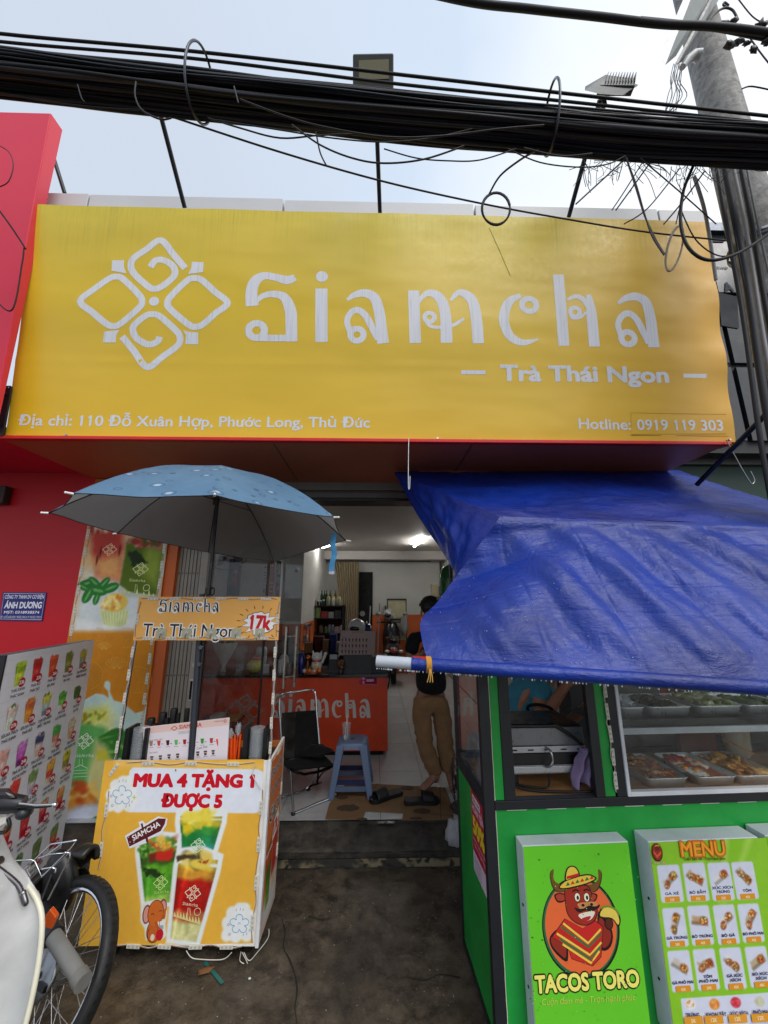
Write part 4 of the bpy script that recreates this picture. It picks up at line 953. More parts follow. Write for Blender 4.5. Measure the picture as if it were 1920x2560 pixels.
# elephant line parts
Pf.ell((440,1675), 36, 70, (140,72,58)); Pf.ell((580,1615), 34, 62, (140,72,58)); Pf.ell((440,1677), 26, 58, (214,150,136)); Pf.ell((582,1617), 24, 50, (214,150,136)); Pf.ell((518,1665), 70, 98, (120,52,24)); Pf.ell((500,1822), 62, 84, (120,52,24))
Pf.ell((500,1820), 56, 78, (196,98,40)); Pf.ell((518,1665), 64, 92, (206,106,42)); Pf.stroke([(560,1690),(588,1700),(596,1660),(600,1630)], [34,26,20,14], (200,100,38), k=4)
Pf.ell((490,1875), 18, 24, (228,214,190)); Pf.ell((552,1850), 32, 44, (196,28,40)); Pf.poly([(522,1770),(586,1770),(584,1800),(524,1800)], (160,170,180)); Pf.stroke([(480,1680),(492,1668),(506,1682)], 5, (60,24,14), k=3); Pf.stroke([(548,1650),(562,1642),(572,1650)], 5, (60,24,14), k=3)
Pf.stroke([(462,1800),(446,1850),(452,1884)], 5, (90,40,20), k=3); Pf.ell((540,1756), 9, 16, (236,230,226)); Pf.ell((562,1752), 9, 16, (236,230,226)); Pf.stroke([(520,1740),(536,1790),(560,1800)], [26,22,16], (186,90,34), k=3)
def lg(c, s_, col, ro=0.): q = Pf.loc(c); logo_at(Pf, q[0], q[1], s_*Pf.unit(c), col, rot=ro)
def wd_(c, s_, col, ro=0.): q = Pf.loc(c); word_at(Pf, q[0], q[1], s_*Pf.unit(c), col, rot=ro)
lg((884,1080), 128, (214,236,196)); lg((562,1402), 128, (206,230,140), .1); lg((840,1492), 140, (240,218,190), -.08)
wd_((505,1500), 124, (190,220,120), .08); wd_((750,1592), 132, (238,210,180), -.12)
for k in range(9): Pf.poly([(670+k*26,1690+k*8),(684+k*26,1650+k*8-(k*37 % 30)),(698+k*26,1698+k*8)], (226,206,140))
Pf.stroke([(800,1615),(792,1680)], 5, (232,200,160), k=1); Pf.stroke([(815,1617),(820,1682)], 5, (232,200,160), k=1); Pf.ring((880,1650), 30, 24, (222,190,150))
Pf.ell((692,430), 5, 7, (30,30,30))
Pf.build('front_print', 'print', CT)
# chipped inner border
fn = V((0,-1,0))
def P3(p): q = Pf.loc(p); return Pf.o+Pf.ex*q[0]+Pf.ey*q[1]
led(CT, P3((270,370)), P3((1370,380)), fn, .18, .066, .017); led(CT, P3((190,380)), P3((122,480)), fn, .2); led(CT, P3((112,610)), P3((22,1290)), fn, .125)
led(CT, P3((1440,600)), P3((1345,1920)), fn, .14); led(CT, P3((190,1950)), P3((1262,1962)), fn, .15)
# side panel
zz0, zz1 = cz0, cz1
sx_ = f1.x+.012
Ps = Pr(V((sx_, yc_+.01, zz0)), (0,1,0), (0,0,1), .001)
g = MB(); g.hexa([V((b1.x+.002, yc_+.008, zz0)), V((b1.x+.014, yc_+.008, zz0)), V((b1.x+.014, yc_+cdp, zz0)), V((b1.x+.002, yc_+cdp, zz0)), V((f1.x+.002, yc_+.008, zz1)), V((f1.x+.014, yc_+.008, zz1)), V((f1.x+.014, yc_+cdp, zz1+.02)), V((f1.x+.002, yc_+cdp, zz1+.02))], (226,222,214)); g.build('side_panel', 'paint', CT)
sv = (V((f1.x, 0, zz1))-V((b1.x, 0, zz0))).normalized(); Ps = Pr(V((b1.x+.014, yc_+.02, zz0+.01)), (0,1,0), sv, .001)
sw, sh_ = cdp-.04, zz1-zz0-.01
sp_ = Paint(Ps, sw, sh_, 70, 130, (206,112,52)); sp_.pg([(0,0),(sw,0),(sw,sh_*.22),(sw*.6,sh_*.3),(0,sh_*.12)], (206,204,206), soft=.03)
sp_.cup(sw*.32, sh_*.10, sw*.42, sh_*.34, [(120,150,60),(90,130,40),(70,100,30),(190,70,40)], top=[(80,120,40),(200,60,50)], tilt=.05, seed=21); sp_.cup(sw*.68, sh_*.14, sw*.42, sh_*.42, [(214,190,150),(190,40,40),(196,50,40),(200,90,50)], top=[(226,150,60),(90,140,50)], tilt=-.05, seed=22)
sp_.nz(.12, 30, 5); sp_.emit()
for t_, y_, c_ in (('Siamcha', .87, .045), ('Trà Thái Ngon', .76, .035), ('Giá từ', .60, .07)): Ps.text(t_, sw*.5, sh_*y_, c_, (40,32,34), bold=.03, width=sw*.8, align='C', outline=(232,228,224), rot=.02)
Ps.poly([(sw*.42,sh_*.44),(sw*.9,sh_*.46),(sw*.86,sh_*.58),(sw*.5,sh_*.56)], (232,228,226), False); Ps.text('17k', sw*.66, sh_*.47, .06, (190,20,36), bold=.07, width=sw*.34, align='C')
Ps.build('side_print', 'print', CT)
led(CT, (f1.x+.015, yc_+.03, zz1-.015), (f1.x+.015, yc_+cdp-.02, zz1-.005), (1,0,0), .17); led(CT, (f1.x+.015, yc_+cdp-.02, zz1-.1), (b1.x+.015, yc_+cdp-.03, zz0+.1), (1,0,0), .22)
g = MB(); g.beam(V((b1.x+.006, yc_-.002, zz0-.01)), V((f1.x+.006, yc_-.002, zz1+.004)), .016, .016, (228,228,230)); g.build('corner_trim', 'paint', CT)
# body, tray, wheels
g = MB(); g.bx((cx0-.01, yc_+.013, cz0+.05), (cx0+.0, yc_+cdp, cz1-.02), (200,120,50)); g.bx((cx0, yc_+cdp-.012, cz0+.05), (cx1, yc_+cdp, cz1), (190,110,50)); g.bx((cx0+.01, yc_+.014, cz0+.02), (cx1-.01, yc_+cdp-.014, cz0+.04), (40,40,42)); g.build('body', 'paint', CT)
g = MB(); g.bx((cx0+.01, yc_+.013, cz1-.05), (cx1, yc_+cdp-.014, cz1-.035), (30,30,32)); g.build('tray', 'plastic', CT)
for x_ in (cx0+.08, cx1-.06):
    for y_ in (yc_+.07, yc_+cdp-.06):
        g = MB(); g.cyl((x_-.015, y_, .045), (x_+.015, y_, .045), .045, col=(24,24,25), n=16); g.bx((x_-.022, y_-.02, .05), (x_-.016, y_+.02, cz0+.02), (120,120,122)); g.bx((x_+.016, y_-.02, .05), (x_+.022, y_+.02, cz0+.02), (120,120,122)); g.bx((x_-.03, y_-.03, cz0+.0), (x_+.03, y_+.03, cz0+.03), (120,120,122)); g.build('wheel', 'rubber', CT)
# upper sign on two posts
za1, za0 = PY(350, 1492, yc_).z, PY(350, 1601, yc_).z
ux0, ux1 = PY(340, 1547, yc_).x, PY(698, 1547, yc_).x
g = MB(); g.bx((ux0, yc_, za0), (ux1, yc_+.012, za1), (236,232,224)); g.build('sign_board', 'paint', CT)
Pu = Pr(V((ux0, yc_, za0)), (1,0,0), (0,0,1), .001).zoom(0, 1120, 2.304)
hh_, ww_ = za1-za0, ux1-ux0
up_ = Paint(Pu, ww_, hh_, 60, 20, (238,176,92)); up_.nz(.05, 9, 2); up_.emit()
for sgn in (0, 1):
    for t_, a, b, cpx in (('Trà Thái Ngon', (820,1083), (1350,1090), 70),):
        Pu.tpx(t_, a, b, cpx, (30,32,44), bold=.012, outline=(240,238,234), ow=.07) if sgn == 0 else None
c = Pu.loc((915,945)); s_ = 345*Pu.unit((915,945))
word_at(Pu, c[0], c[1], s_, (240,238,234), wk=2.1, ky=1.25); word_at(Pu, c[0], c[1], s_, (28,30,42), wk=.95, ky=1.25)
star = []
for k in range(26):
    a = 2*math.pi*k/26; r_ = (96, 72)[k % 2]*(1+.14*math.sin(k*2.7)); star.append((1497+r_*math.cos(a)*1.02, 1008+r_*math.sin(a)*.74))
Pu.poly([(1497+(p[0]-1497)*1.05, 1008+(p[1]-1008)*1.06) for p in star], (70,30,20)); Pu.poly(star, (240,238,238))
for k in range(16):
    a = 2*math.pi*k/16+.15; Pu.stroke([(1497+112*math.cos(a), 1008+84*math.sin(a)), (1497+134*math.cos(a), 1008+100*math.sin(a))], 3.5, (70,34,16), k=1)
Pu.tpx('17k', (1438,1040), (1552,1046), 74, (204,20,40), bold=.06)
Pu.build('sign_print', 'print', CT)
e_ = .012
led(CT, (ux0+.02, yc_, za1-e_), (ux1-.02, yc_, za1-e_), fn, .135, .062, .014); led(CT, (ux0+.02, yc_, za0+e_), (ux1-.02, yc_, za0+e_), fn, .135, .062, .014)
led(CT, (ux0+.01, yc_, za0+.02), (ux0+.01, yc_, za1-.03), fn, .14, .06, .014); led(CT, (ux1-.01, yc_, za0+.02), (ux1-.01, yc_, za1-.03), fn, .14, .06, .014)
for p0, p1 in ((PY(336,1602,yc_), PY(288,1898,yc_)), (PY(690,1602,yc_), PY(674,1900,yc_))):
    g = MB(); g.beam(p0+V((0,.012,0)), p1+V((0,.012,-.02)), .012, .012, (190,190,188)); g.build('post', 'metal', CT); led(CT, p0, p1, fn, .12, .06, .015)
for i, u in enumerate((932,1076,1219,1362,1497)):
    q = Pu.loc((u,1068)); c = Pu.o+Pu.ex*q[0]+Pu.ey*q[1]
    g = MB(); g.box(c+V((0,-.003,0)), (.058,.003,.058), (176,172,146)); h_ = g.build('hook_plate', 'plastic', CT, bev=.0012)
    g = MB(); g.cyl(c+V((0,-.005,.004)), c+V((0,-.009,.004)), .012, col=(214,212,206), n=12); g.tube(catmull([c+V((0,-.008,.004)), c+V((0,-.016,-.012)), c+V((.002,-.02,-.024)), c+V((.004,-.026,-.02)), c+V((.004,-.028,-.01))], 4), .0022, 6, (150,110,90)); g.build('hook', 'metal', CT)
# trailing wires under the cart
for pts in (((1380,380),(1360,470),(1430,590)), ((790,1975),(830,2030),(900,2048),(1100,2050),(1180,1990)), ((1260,1985),(1250,2060),(1290,2090)), ((1285,1990),(1330,2060),(1400,1990),(1490,1870),(1500,1790)), ((1270,1990),(1320,2100),(1290,2160))):
    g = MB(); g.tube(catmull([P3(p)-V((0,.012,0)) for p in pts], 6), .0022, 5, (206,200,188)); g.build('loose_wire', 'plastic', CT)
# ================================================================ things on the cart
def onc(u, v, dy): return PY(u, v, yc_+dy)
def zoom5(x, y): return (280+x/3.77, 1640+y/3.77)
ztray = cz1-.034
MN = thing('menu_card', 'pale pink drinks menu card standing behind the cart front panel', 'menu', onc(450,1900,.05))
cq = [zoom5(*p) for p in ((312,985),(970,990),(1108,580),(288,672))]
yq = yc_+.06
q4 = [PY(*c, yq) for c in cq]; q4[1] = PY(*zoom5(1085,990), yq)
g = MB(); g.slab(q4, .004, (228,214,216)); g.build('card', 'card', MN)
Pm = Pr(q4[0], (1,0,0), (0,0,1), .001).zoom(280, 1640, 3.77)
mp = Paint(Pm, 1, 1, 1, 1, (228,214,216))
Pm.poly([(312,985),(1085,990),(1106,583),(290,674)], (226,216,222)); Pm.poly([(292,676),(1104,585),(1100,650),(296,735)], (226,192,184))
Pm.poly([(553,682),(590,655),(620,680),(588,706)], (190,84,60)); Pm.poly([(566,682),(590,665),(607,680),(588,696)], (226,200,190)); Pm.tpx('SIAMCHA', (634,688), (845,664), 34, (184,70,50), bold=.03)
Pm.tpx('TRÀ TRÁI CÂY', (350,806), (480,790), 12, (70,60,66)); Pm.tpx('MACCHIATO', (352,920), (434,912), 11, (70,60,66)); Pm.tpx('Cafe Mới', (800,882), (900,862), 18, (70,60,66)); Pm.tpx('THUÊ MẶT BẰNG', (965,625), (1045,616), 11, (90,60,66)); Pm.ring((1066,612), 14, 8, (160,50,40))
for k in range(3): Pm.stroke([(625,715+k*10),(735,702+k*10)], 3, (150,140,146), k=1)
for i, (x_, c_) in enumerate(((370,(150,130,110)),(443,(200,70,60)),(527,(70,24,40)),(606,(90,180,80)),(686,(170,30,40)),(775,(70,60,60)),(852,(60,150,50)),(938,(176,60,60)))):
    y_ = 828-(x_-370)*.05; Pm.poly([(x_-17,y_-26),(x_+17,y_-28),(x_+11,y_+20),(x_-11,y_+20)], c_); Pm.stroke([(x_-20,y_+36),(x_+22,y_+34)], 3, (120,110,116), k=1); Pm.stroke([(x_+22,y_+4),(x_+38,y_+3)], 5, (90,80,86), k=1)
for x_, y_ in ((377,960),(458,952),(539,942),(620,935),(810,915),(882,908),(955,902)):
    Pm.poly([(x_-16,y_-16),(x_+16,y_-18),(x_+10,y_+24),(x_-10,y_+24)], (56,54,58)); Pm.poly([(x_-14,y_-2),(x_+14,y_-3),(x_+12,y_+6),(x_-12,y_+6)], (190,170,140)); Pm.stroke([(x_-20,y_+36),(x_+22,y_+34)], 3, (120,110,116), k=1)
Pm.build('print', 'print', MN)
# black cup racks
def rack(u0, u1, vt, dy, dep, lab):
    a = onc(u0, 1900, dy).x; b = onc(u1, 1900, dy).x; zt_ = onc((u0+u1)/2, vt, dy).z
    t_ = thing('cup_rack', lab, 'rack', ((a+b)/2, yc_+dy, ztray), 0, 'black cup racks on the drink cart')
    g = MB(); g.bx((a, yc_+dy, ztray), (a+.022, yc_+dy+dep, zt_), (18,18,19)); g.bx((b-.022, yc_+dy, ztray), (b, yc_+dy+dep, zt_), (18,18,19)); g.bx((a, yc_+dy+dep-.01, ztray), (b, yc_+dy+dep, zt_-.05), (18,18,19)); g.bx((a, yc_+dy, ztray), (b, yc_+dy+dep, ztray+.006), (18,18,19)); g.build('frame', 'plastic', t_, bev=.002)
    return (a+b)/2, yc_+dy+dep*.45, zt_
def lids(lab, x_, y_, zt_, n_=24, r_=.044, cat='lids', nm='lid_stack', dome=True):
    t_ = thing(nm, lab, cat, (x_, y_, ztray)); g = MB(); h_ = (zt_-ztray)
    prof = []
    for k in range(n_):
        z_ = ztray+h_*k/n_; prof += [(r_*.9, z_), (r_, z_+h_/n_*.35), (r_*.97, z_+h_/n_*.6), (r_*.9, z_+h_/n_*.9)]
    if False: prof += [(r_*1.0, zt_+.002), (r_*.95, zt_+.02), (r_*.7, zt_+.04), (r_*.3, zt_+.05), (.001, zt_+.052)]
    prof = [(a, b-ztray) for a, b in prof]
    g.lathe((x_, y_, ztray), prof, 20, (205,210,212)); g.build('stack', 'clear', t_)
r1_ = rack(303, 362, 1822, .04, .11, 'black cup rack at the left end of the cart holding clear cups'); lids('tall stack of clear cups in the left rack of the cart', r1_[0], r1_[1], r1_[2]-.005)
r2_ = rack(604, 664, 1822, .04, .11, 'black cup rack at the right end of the cart next to the orange straws'); lids('stack of domed clear lids in the right rack of the cart', r2_[0], r2_[1], r2_[2]-.005)
for i, (u0, u1, vt) in enumerate(((368,388,1795),(395,414,1782),(412,424,1795),(422,440,1772),(440,450,1782),(458,470,1772))):
    a = onc(u0, 1800, .28); b = onc(u1, 1800, .28); zt_ = onc(u0, vt, .28).z
    g = MB(); g.lathe(((a.x+b.x)/2, yc_+.28+.01*(i % 2), ztray), [(.022,0),((b.x-a.x)/2*.9, .02),((b.x-a.x)/2, zt_-ztray-.01),((b.x-a.x)/2*.86, zt_-ztray)], 14, (16,16,17))
    g.build('cup_sleeve', 'plastic', None, label=('first','second','third','fourth','fifth','sixth')[i]+' from the left of the black cup stacks behind the menu card', cat='cups', group='black cup stacks behind the menu card')
ST = thing('orange_straws', 'bundle of orange straws wrapped in clear film beside the menu card', 'straws', onc(572,1900,.05)+V((0,0,0)))
for i, (b_, t_) in enumerate((((1030,980),(990,780)),((1062,980),(1040,730)),((1100,985),(1100,760)),((1120,985),(1128,770)),((1150,985),(1160,740)),((1160,985),(1190,735)),((1190,985),(1212,740)),((1080,985),(1078,735)),((1136,985),(1145,775)))):
    p0, p1 = onc(*zoom5(*b_), .075+.008*(i % 3)), onc(*zoom5(*t_), .06+.012*(i % 3)); g = MB(); g.cyl(V((p0.x,p0.y,ztray)), p1, .006, n=8, col=(240,84,20)); st_ = g.build('straw', 'plastic', ST)
for t_, r_ in (((985,770),.012),((1120,735),.016),((1190,690),.02),((1040,720),.011)):
    p = onc(*zoom5(*t_), .07); g = MB(); g.ball(p, (r_, r_*.8, r_*1.8), (225,226,228), 10, jit=.8, seed=t_[0]); g.build('film', 'clear', ST)
# ================================================================ UMBRELLA
uc = V((-1.0725, 2.4986, 1.8+.4413)); uR = .857; un_ = V((.01422, .05283, 1)).normalized(); uap = .408; uph = .42345
ue1 = V((0,1,0)).cross(un_).normalized(); ue2 = un_.cross(ue1)
UM = thing('umbrella', 'large sky blue umbrella with raindrop print and black shaft over the drink cart', 'umbrella', (uc.x, uc.y, cz1-.05))
def utip(k, r=1.): a = uph+k*math.pi/4+math.pi; return (ue1*math.cos(a)+ue2*math.sin(a))*uR*r
utips = [(122,1281),(183,1233),(537,1237),(835,1292),(865,1350),(685,1404),(521,1380),(294,1332)]
rt_ = []
for k, (u, v) in enumerate(utips): rt_.append(PL(u, v, uc, un_)-uc)
def canopy(k, s_, t_):  # s_ 0..1 between rib k and k+1, t_ 0 apex..1 rim
    a, b = rt_[k], rt_[(k+1) % 8]; h = uap*(1-t_**1.9)
    p = (a*(1-s_)+b*s_)
    mid = 4*s_*(1-s_)
    rr = t_*(1-.018*mid*t_**3)*(1+.03*mid*(1-t_))
    w_ = .006*noise.noise(V((s_*3+k*5, t_*7, 1)))*t_
    return uc + p*rr + un_*(h - mid*.018*t_*(1-t_*.6) + w_)
g = MB()
for k in range(8): g.grid(lambda s_, t_, k=k: canopy(k, 1-s_, t_), 16, 34, (100,160,210))
g.build('canopy', 'umbrella_cloth', UM, weld=True)
# hem ring, ribs, stretchers, tips
hem = MB()
for k in range(8): hem.tube([canopy(k, j/10, 1)-un_*.001 for j in range(11)], .0022, 5, (28,28,30))
hem.build('hem', 'fabric', UM)
run = uc+un_*(uap-.20)
for k in range(8):
    g = MB(); g.tube([canopy(k, 0, j/14)-un_*.007 for j in range(15)], .0032, 6, (14,14,15)); g.build('rib', 'plastic', UM)
    g = MB(); g.cyl(run, canopy(k, 0, .45)-un_*.008, .0028, n=6, col=(16,16,17)); g.build('stretcher', 'plastic', UM)
    e_ = canopy(k, 0, 1); d_ = (rt_[k]).normalized(); g = MB(); g.cyl(e_-un_*.004, e_+d_*.03-un_*.006, .0065, .005, 8, (235,235,235)); g.ball(e_+d_*.03-un_*.006, .006, (235,235,235), 8); g.build('rib_tip', 'plastic', UM)
pb_ = PY(480, 1905, 2.50); pt_ = uc+un_*(uap+.01)
g = MB(); g.cyl(V((pb_.x, 2.5, cz1-.2)), pt_, .0125, .011, 12, (20,22,26)); g.cyl(run-un_*.03, run+un_*.02, .02, .018, 12, (12,12,13)); g.cyl(pt_, pt_+un_*.03, .008, .005, 8, (18,18,20)); g.build('shaft', 'plastic', UM)
lw_ = PY(528, 1480, 2.5)
g = MB(); g.cyl(V((pb_.x+(pt_.x-pb_.x)*.0, 2.5, cz1-.2)), PY(505,1485,2.5), .0175, .0165, 12, (48,52,60)); g.build('lower_shaft', 'plastic', UM)
p_ = PY(520,1478,2.485); g = MB(); g.cyl(p_-V((.0,0,.02)), p_+V((0,0,.02)), .019, n=12, col=(12,12,13)); g.tube(catmull([p_+V((.014,0,.018)), p_+V((.036,-.005,.018)), p_+V((.042,-.005,-.005)), p_+V((.03,-.005,-.024)), p_+V((.012,0,-.012))], 4), .0045, 8, (12,12,13)); g.build('spring_catch', 'plastic', UM)
for vv in (1618, 1660):
    p_ = PY(0, vv, 2.47); p_ = PY(514-(vv-1500)*.09, vv, 2.482); g = MB(); g.cyl(p_, p_-V((0,.012,0)), .012, n=12, col=(120,122,128)); g.build('rivet', 'metal', UM)
st0 = PY(834, 1330, 2.6); 
g = MB(); pts = [PY(835,1333,2.45), PY(832,1360,2.45), PY(836,1385,2.45), PY(830,1410,2.45), PY(829,1436,2.45)]
vs = []
for i, p in enumerate(catmull(pts, 4)): vs += [p+V((-.017,.004*math.sin(i),0)), p+V((.017,-.004*math.sin(i*1.3),0))]
g.add(vs, [(2*i, 2*i+1, 2*i+3, 2*i+2) for i in range(len(vs)//2-1)], (80,150,200), True); g.build('closing_strap', 'fabric', UM)
g = MB(); p_ = PY(829,1432,2.448); g.box(p_, (.034,.003,.018), (200,190,200)); g.build('strap_label', 'fabric', UM)
# ================================================================ tall price board (light box) on the left
bT1 = PZ(236, 1600, 1.5); bT0 = PZ(17, 1638, 1.5)
ex_ = (bT1-bT0); bw = ex_.length; exn = ex_.normalized(); nb = V((0,0,1)).cross(exn)*-1
Pb = Pr(V((bT0.x, bT0.y, .12)), exn, (0,0,1), .001); bh = 1.38
MBD = thing('price_board', 'white light box price board with rows of drink photos and red price discs', 'menu board', (bT0.x, bT0.y, 0))
nn_ = Pb.n
th_ = .075
def bo_(a, h, d): return Pb.o+exn*a+V((0,0,1))*h-nn_*d
g = MB(); g.hexa([bo_(0,0,0), bo_(bw,0,0), bo_(bw,0,th_), bo_(0,0,th_), bo_(0,bh,0), bo_(bw,bh,0), bo_(bw,bh,th_), bo_(0,bh,th_)][::1], (86,88,92)); g.build('box', 'metal' if False else 'paint', MBD)
g = MB(); g.hexa([bo_(-.012,-.01,-.004), bo_(0,-.01,-.004), bo_(0,-.01,th_), bo_(-.012,-.01,th_), bo_(-.012,bh,-.004), bo_(0,bh,-.004), bo_(0,bh,th_), bo_(-.012,bh,th_)], (26,27,30)); g.build('edge_profile', 'paint', MBD)
for a in (.06, bw-.06):
    g = MB(); g.hexa([bo_(a-.015,-.12,.02), bo_(a+.015,-.12,.02), bo_(a+.015,-.12,.05), bo_(a-.015,-.12,.05), bo_(a-.015,0,.02), bo_(a+.015,0,.02), bo_(a+.015,0,.05), bo_(a-.015,0,.05)], (60,60,62)); g.build('leg', 'paint', MBD)
Pb.zoom(0, 1580, 5.267)
pb2 = Paint(Pb, bw, bh, 180, 300, (226,226,232))
# faint brick joints of the printed wall
X, Y = pb2.X, pb2.Y
jy = np.abs((Y/.075) % 1-.5); jx = np.abs(((X+(np.floor(Y/.075+.5) % 2)*.08)/.16) % 1-.5)
pb2.mix(.35*np.clip((jy-.44)*20, 0, 1)+.3*np.clip((jx-.47)*35, 0, 1), (204,202,212))
L1 = [Pb.loc(p) for p in ((288,655),(510,598),(718,548),(922,488),(1105,443))]
L2 = [Pb.loc(p) for p in ((173,1210),(408,1126),(625,1055),(840,965),(1040,905))]
L3 = [Pb.loc(p) for p in ((65,1790),(312,1685),(543,1580),(760,1470),(962,1376))]
L4 = [Pb.loc(p) for p in ((20,2260),(250,2170),(462,2075),(682,1955),(875,1848))]
col5 = [q[0] for q in L1]; rows = [sum(q[1] for q in r_)/5 for r_ in (L1, L2, L3, L4)]
dyr = (rows[0]-rows[3])/3
rows += [rows[3]-dyr*k for k in (1, 2, 3)]
DR = [[((190,210,60),(200,216,60),(150,180,40)),((190,20,30),(214,60,60),(190,30,36)),((220,60,40),(226,90,50),(226,80,50)),((110,120,60),(140,150,70),(120,130,60)),((110,120,110),(140,150,130),(190,180,60))],
      [((214,216,196),(206,214,196),(226,200,190)),((230,150,50),(236,150,40),(214,110,60)),((120,130,150),(170,190,190),(216,210,90)),((226,230,210),(110,200,70),(80,160,50)),((216,216,206),(50,90,40),(60,100,50))],
      [((226,170,160),(230,190,180),(220,160,150)),((120,40,120),(190,80,180),(206,120,200)),((222,196,180),(214,190,180),(60,60,110)),((226,190,170),(200,120,100),(70,170,60)),((214,170,140),(214,160,120),(214,200,180))],
      [((220,190,170),(220,150,60),(200,60,40)),((240,210,120),(226,70,40),(220,50,40)),((190,180,206),(200,190,190),(120,150,80)),((222,200,160),(204,50,40),(232,170,40)),((216,206,180),(130,120,40),(220,190,40))],
      [((220,90,60),(220,80,60),(230,170,60)),((180,20,60),(190,20,50),(220,120,60)),((180,20,40),(196,40,50),(200,60,50)),((170,20,50),(190,20,46),(214,150,110)),((160,20,40),(190,60,40),(222,150,70))],
      [((190,50,40),(226,90,50),(226,120,60)),((180,60,40),(200,60,50),(230,150,80)),((60,80,50),(110,130,90),(90,120,70)),((70,90,50),(110,130,80),(100,120,70)),((150,60,40),(190,90,60),(120,140,70))],
      [((110,60,40),(190,140,90),(220,200,170)),((190,20,40),(220,80,60),(230,150,90)),((120,150,60),(160,190,90),(200,210,150)),((190,90,40),(220,140,60),(230,190,120)),((90,50,40),(150,110,80),(210,190,160))]]
NM = [[('THÁI XANH','THẠC XANH'),('THÁI ĐỎ','THẠC ĐỎ'),('THÁI ĐỎ','ĐA PHÚ'),('THÁI XANH','ĐA PHÚ'),('CHUYÊN KHÓM','MIỀN TRUNG')],
      [('SỮA DỪA THẠCH','THÁI XANH'),('SỮA DỪA THẠCH','THÁI ĐỎ'),('CHUYỆN BIỂN','BIẾC TRUNG'),('MATCHA','LATTE DÂU'),('MATCHA','LATTE')],
      [('TRÀ SỮA','DÂU TẰM'),('TRÀ SỮA SỢI','KHOAI MÔN'),('TRÀ SỮA SỢI','PHÊ MAI'),('TRÀ SỮA','FULL TOPPING'),('TRÀ SỮA','KEM TRỨNG PHÊ')],
      [('TRÀ SỮA','TRUYỀN THỐNG'),('TRÀ ĐÀO','CAM SẢ'),('TRÀ SỮA','KHOAI DẺO'),('THÁI ĐỎ LATTE','KEM TRỨNG'),('THÁI XANH LATTE','KEM TRỨNG')]]
NM += [[('TRÀ DÂU TẰM','HOA HỒNG'),('TRÀ DÂU TẰM','TRÂN CHÂU'),('TRÀ DÂU TẰM','HẠT CHIA'),('TRÀ DÂU TẰM','NHÀ LÀM'),('TRÀ DÂU TẰM','THẠCH')]]*3
PRC = [['23k','23k','26k','26k','20k'],['27k','27k','25k','34k','30k'],['19k','24k','29k','35k','29k'],['20k','25k','27k','30k','30k']]+[['25k','25k','25k','25k','25k']]*3
cw = (col5[1]-col5[0])
for j, ry in enumerate(rows):
    if ry < .05: continue
    for i, cx in enumerate(col5):
        short = (j, i) in ((1,3),(1,4))
        h_ = dyr*.54*(.8 if short else 1); w_ = cw*.58; cc = DR[j][i]
        xx, y0 = cx-cw*.22, ry-dyr*.06
        pb2.cup(xx, y0, w_, h_, list(cc), top=[cc[2], tuple(min(255, int(q*1.2)) for q in cc[2]), (70,110,40) if (i+j) % 2 else cc[1]], seed=j*7+i, rim=(226,224,222))
        pb2.el((xx, y0+h_*.45), w_*.16, w_*.16, tuple(min(255, q+50) for q in cc[1]), soft=w_*.05, op=.5)
pb2.nz(.04, 40, 9); pb2.emit()
for j, ry in enumerate(rows):
    if ry < .05: continue
    for i, cx in enumerate(col5):
        Pb.ell((cx, ry), cw*.19, cw*.19, (186,18,48), False, 20); Pb.text(PRC[j][i], cx, ry-.0085, .019, (240,236,236), bold=.05, align='C', sx=1.)
        a, b = NM[j][i]; 
        for q_, t_ in enumerate((a, b)): Pb.text(t_, cx-cw*.14, ry-dyr*(.20+.13*q_), .0155, (72,72,80), bold=.04, align='C', width=min(cw*.85, .0115*len(t_)))
Pb.build('print', 'print', MBD)
# ================================================================ MOTORBIKE at the lower left
hd = R(-25.5); cam_ = R(26.8); bd = V((math.cos(hd), math.sin(hd), 0)); l0_ = V((-math.sin(hd), math.cos(hd), 0))
bu = V((0,0,1))*math.cos(cam_)+l0_*math.sin(cam_); bl = l0_*math.cos(cam_)-V((0,0,1))*math.sin(cam_)   # wheel leaning over on its stand
wc = V((-1.337, 2.017, .287))
MT = thing('motorbike', 'white step-through motorbike with chrome front rack at the lower left edge', 'motorbike', (wc.x, wc.y, 0))
def bp(f, l, h): return wc+bd*f+bl*l+bu*(h-.29)
Mw = Matrix((bd, bu, bl)).transposed()    # x along heading, y up, z across
g = MB(); n_ = 48
prof = [(.252,-.02),(.262,-.032),(.278,-.034),(.292,-.024),(.297,0),(.292,.024),(.278,.034),(.262,.032),(.252,.02)]
g.lathe(wc, prof, n_, (20,20,21), Mw, caps=False)
wh = g.build('tyre', 'rubber', MT)
g = MB()
for k in range(60):
    a = 2*math.pi*k/60; c = wc+Mw @ V((.296*math.cos(a), .296*math.sin(a), 0)); Mr = Mw @ Matrix.Rotation(a, 3, 'Z')
    g.box(c, (.0015, .010, .026), (14,14,14), Mr)
tr_ = g.build('tread', 'rubber', wh); tr_['kind'] = 'stuff'
g = MB(); g.lathe(wc, [(.240,-.016),(.254,-.024),(.256,-.02),(.246,-.008),(.242,0),(.246,.008),(.256,.02),(.254,.024),(.240,.016),(.236,0),(.240,-.016)], n_, (225,225,228), Mw, caps=False); g.build('rim', 'chrome', MT)
hub = wc
g = MB(); g.lathe(hub, [(.02,-.06),(.055,-.052),(.062,-.03),(.062,.03),(.05,.045),(.02,.06)], 24, (170,172,175), Mw); g.lathe(hub-bl*.052, [(.001,-.012),(.075,-.008),(.082,0),(.078,.012),(.03,.014)], 24, (150,152,155), Mw); g.build('hub', 'metal', MT)
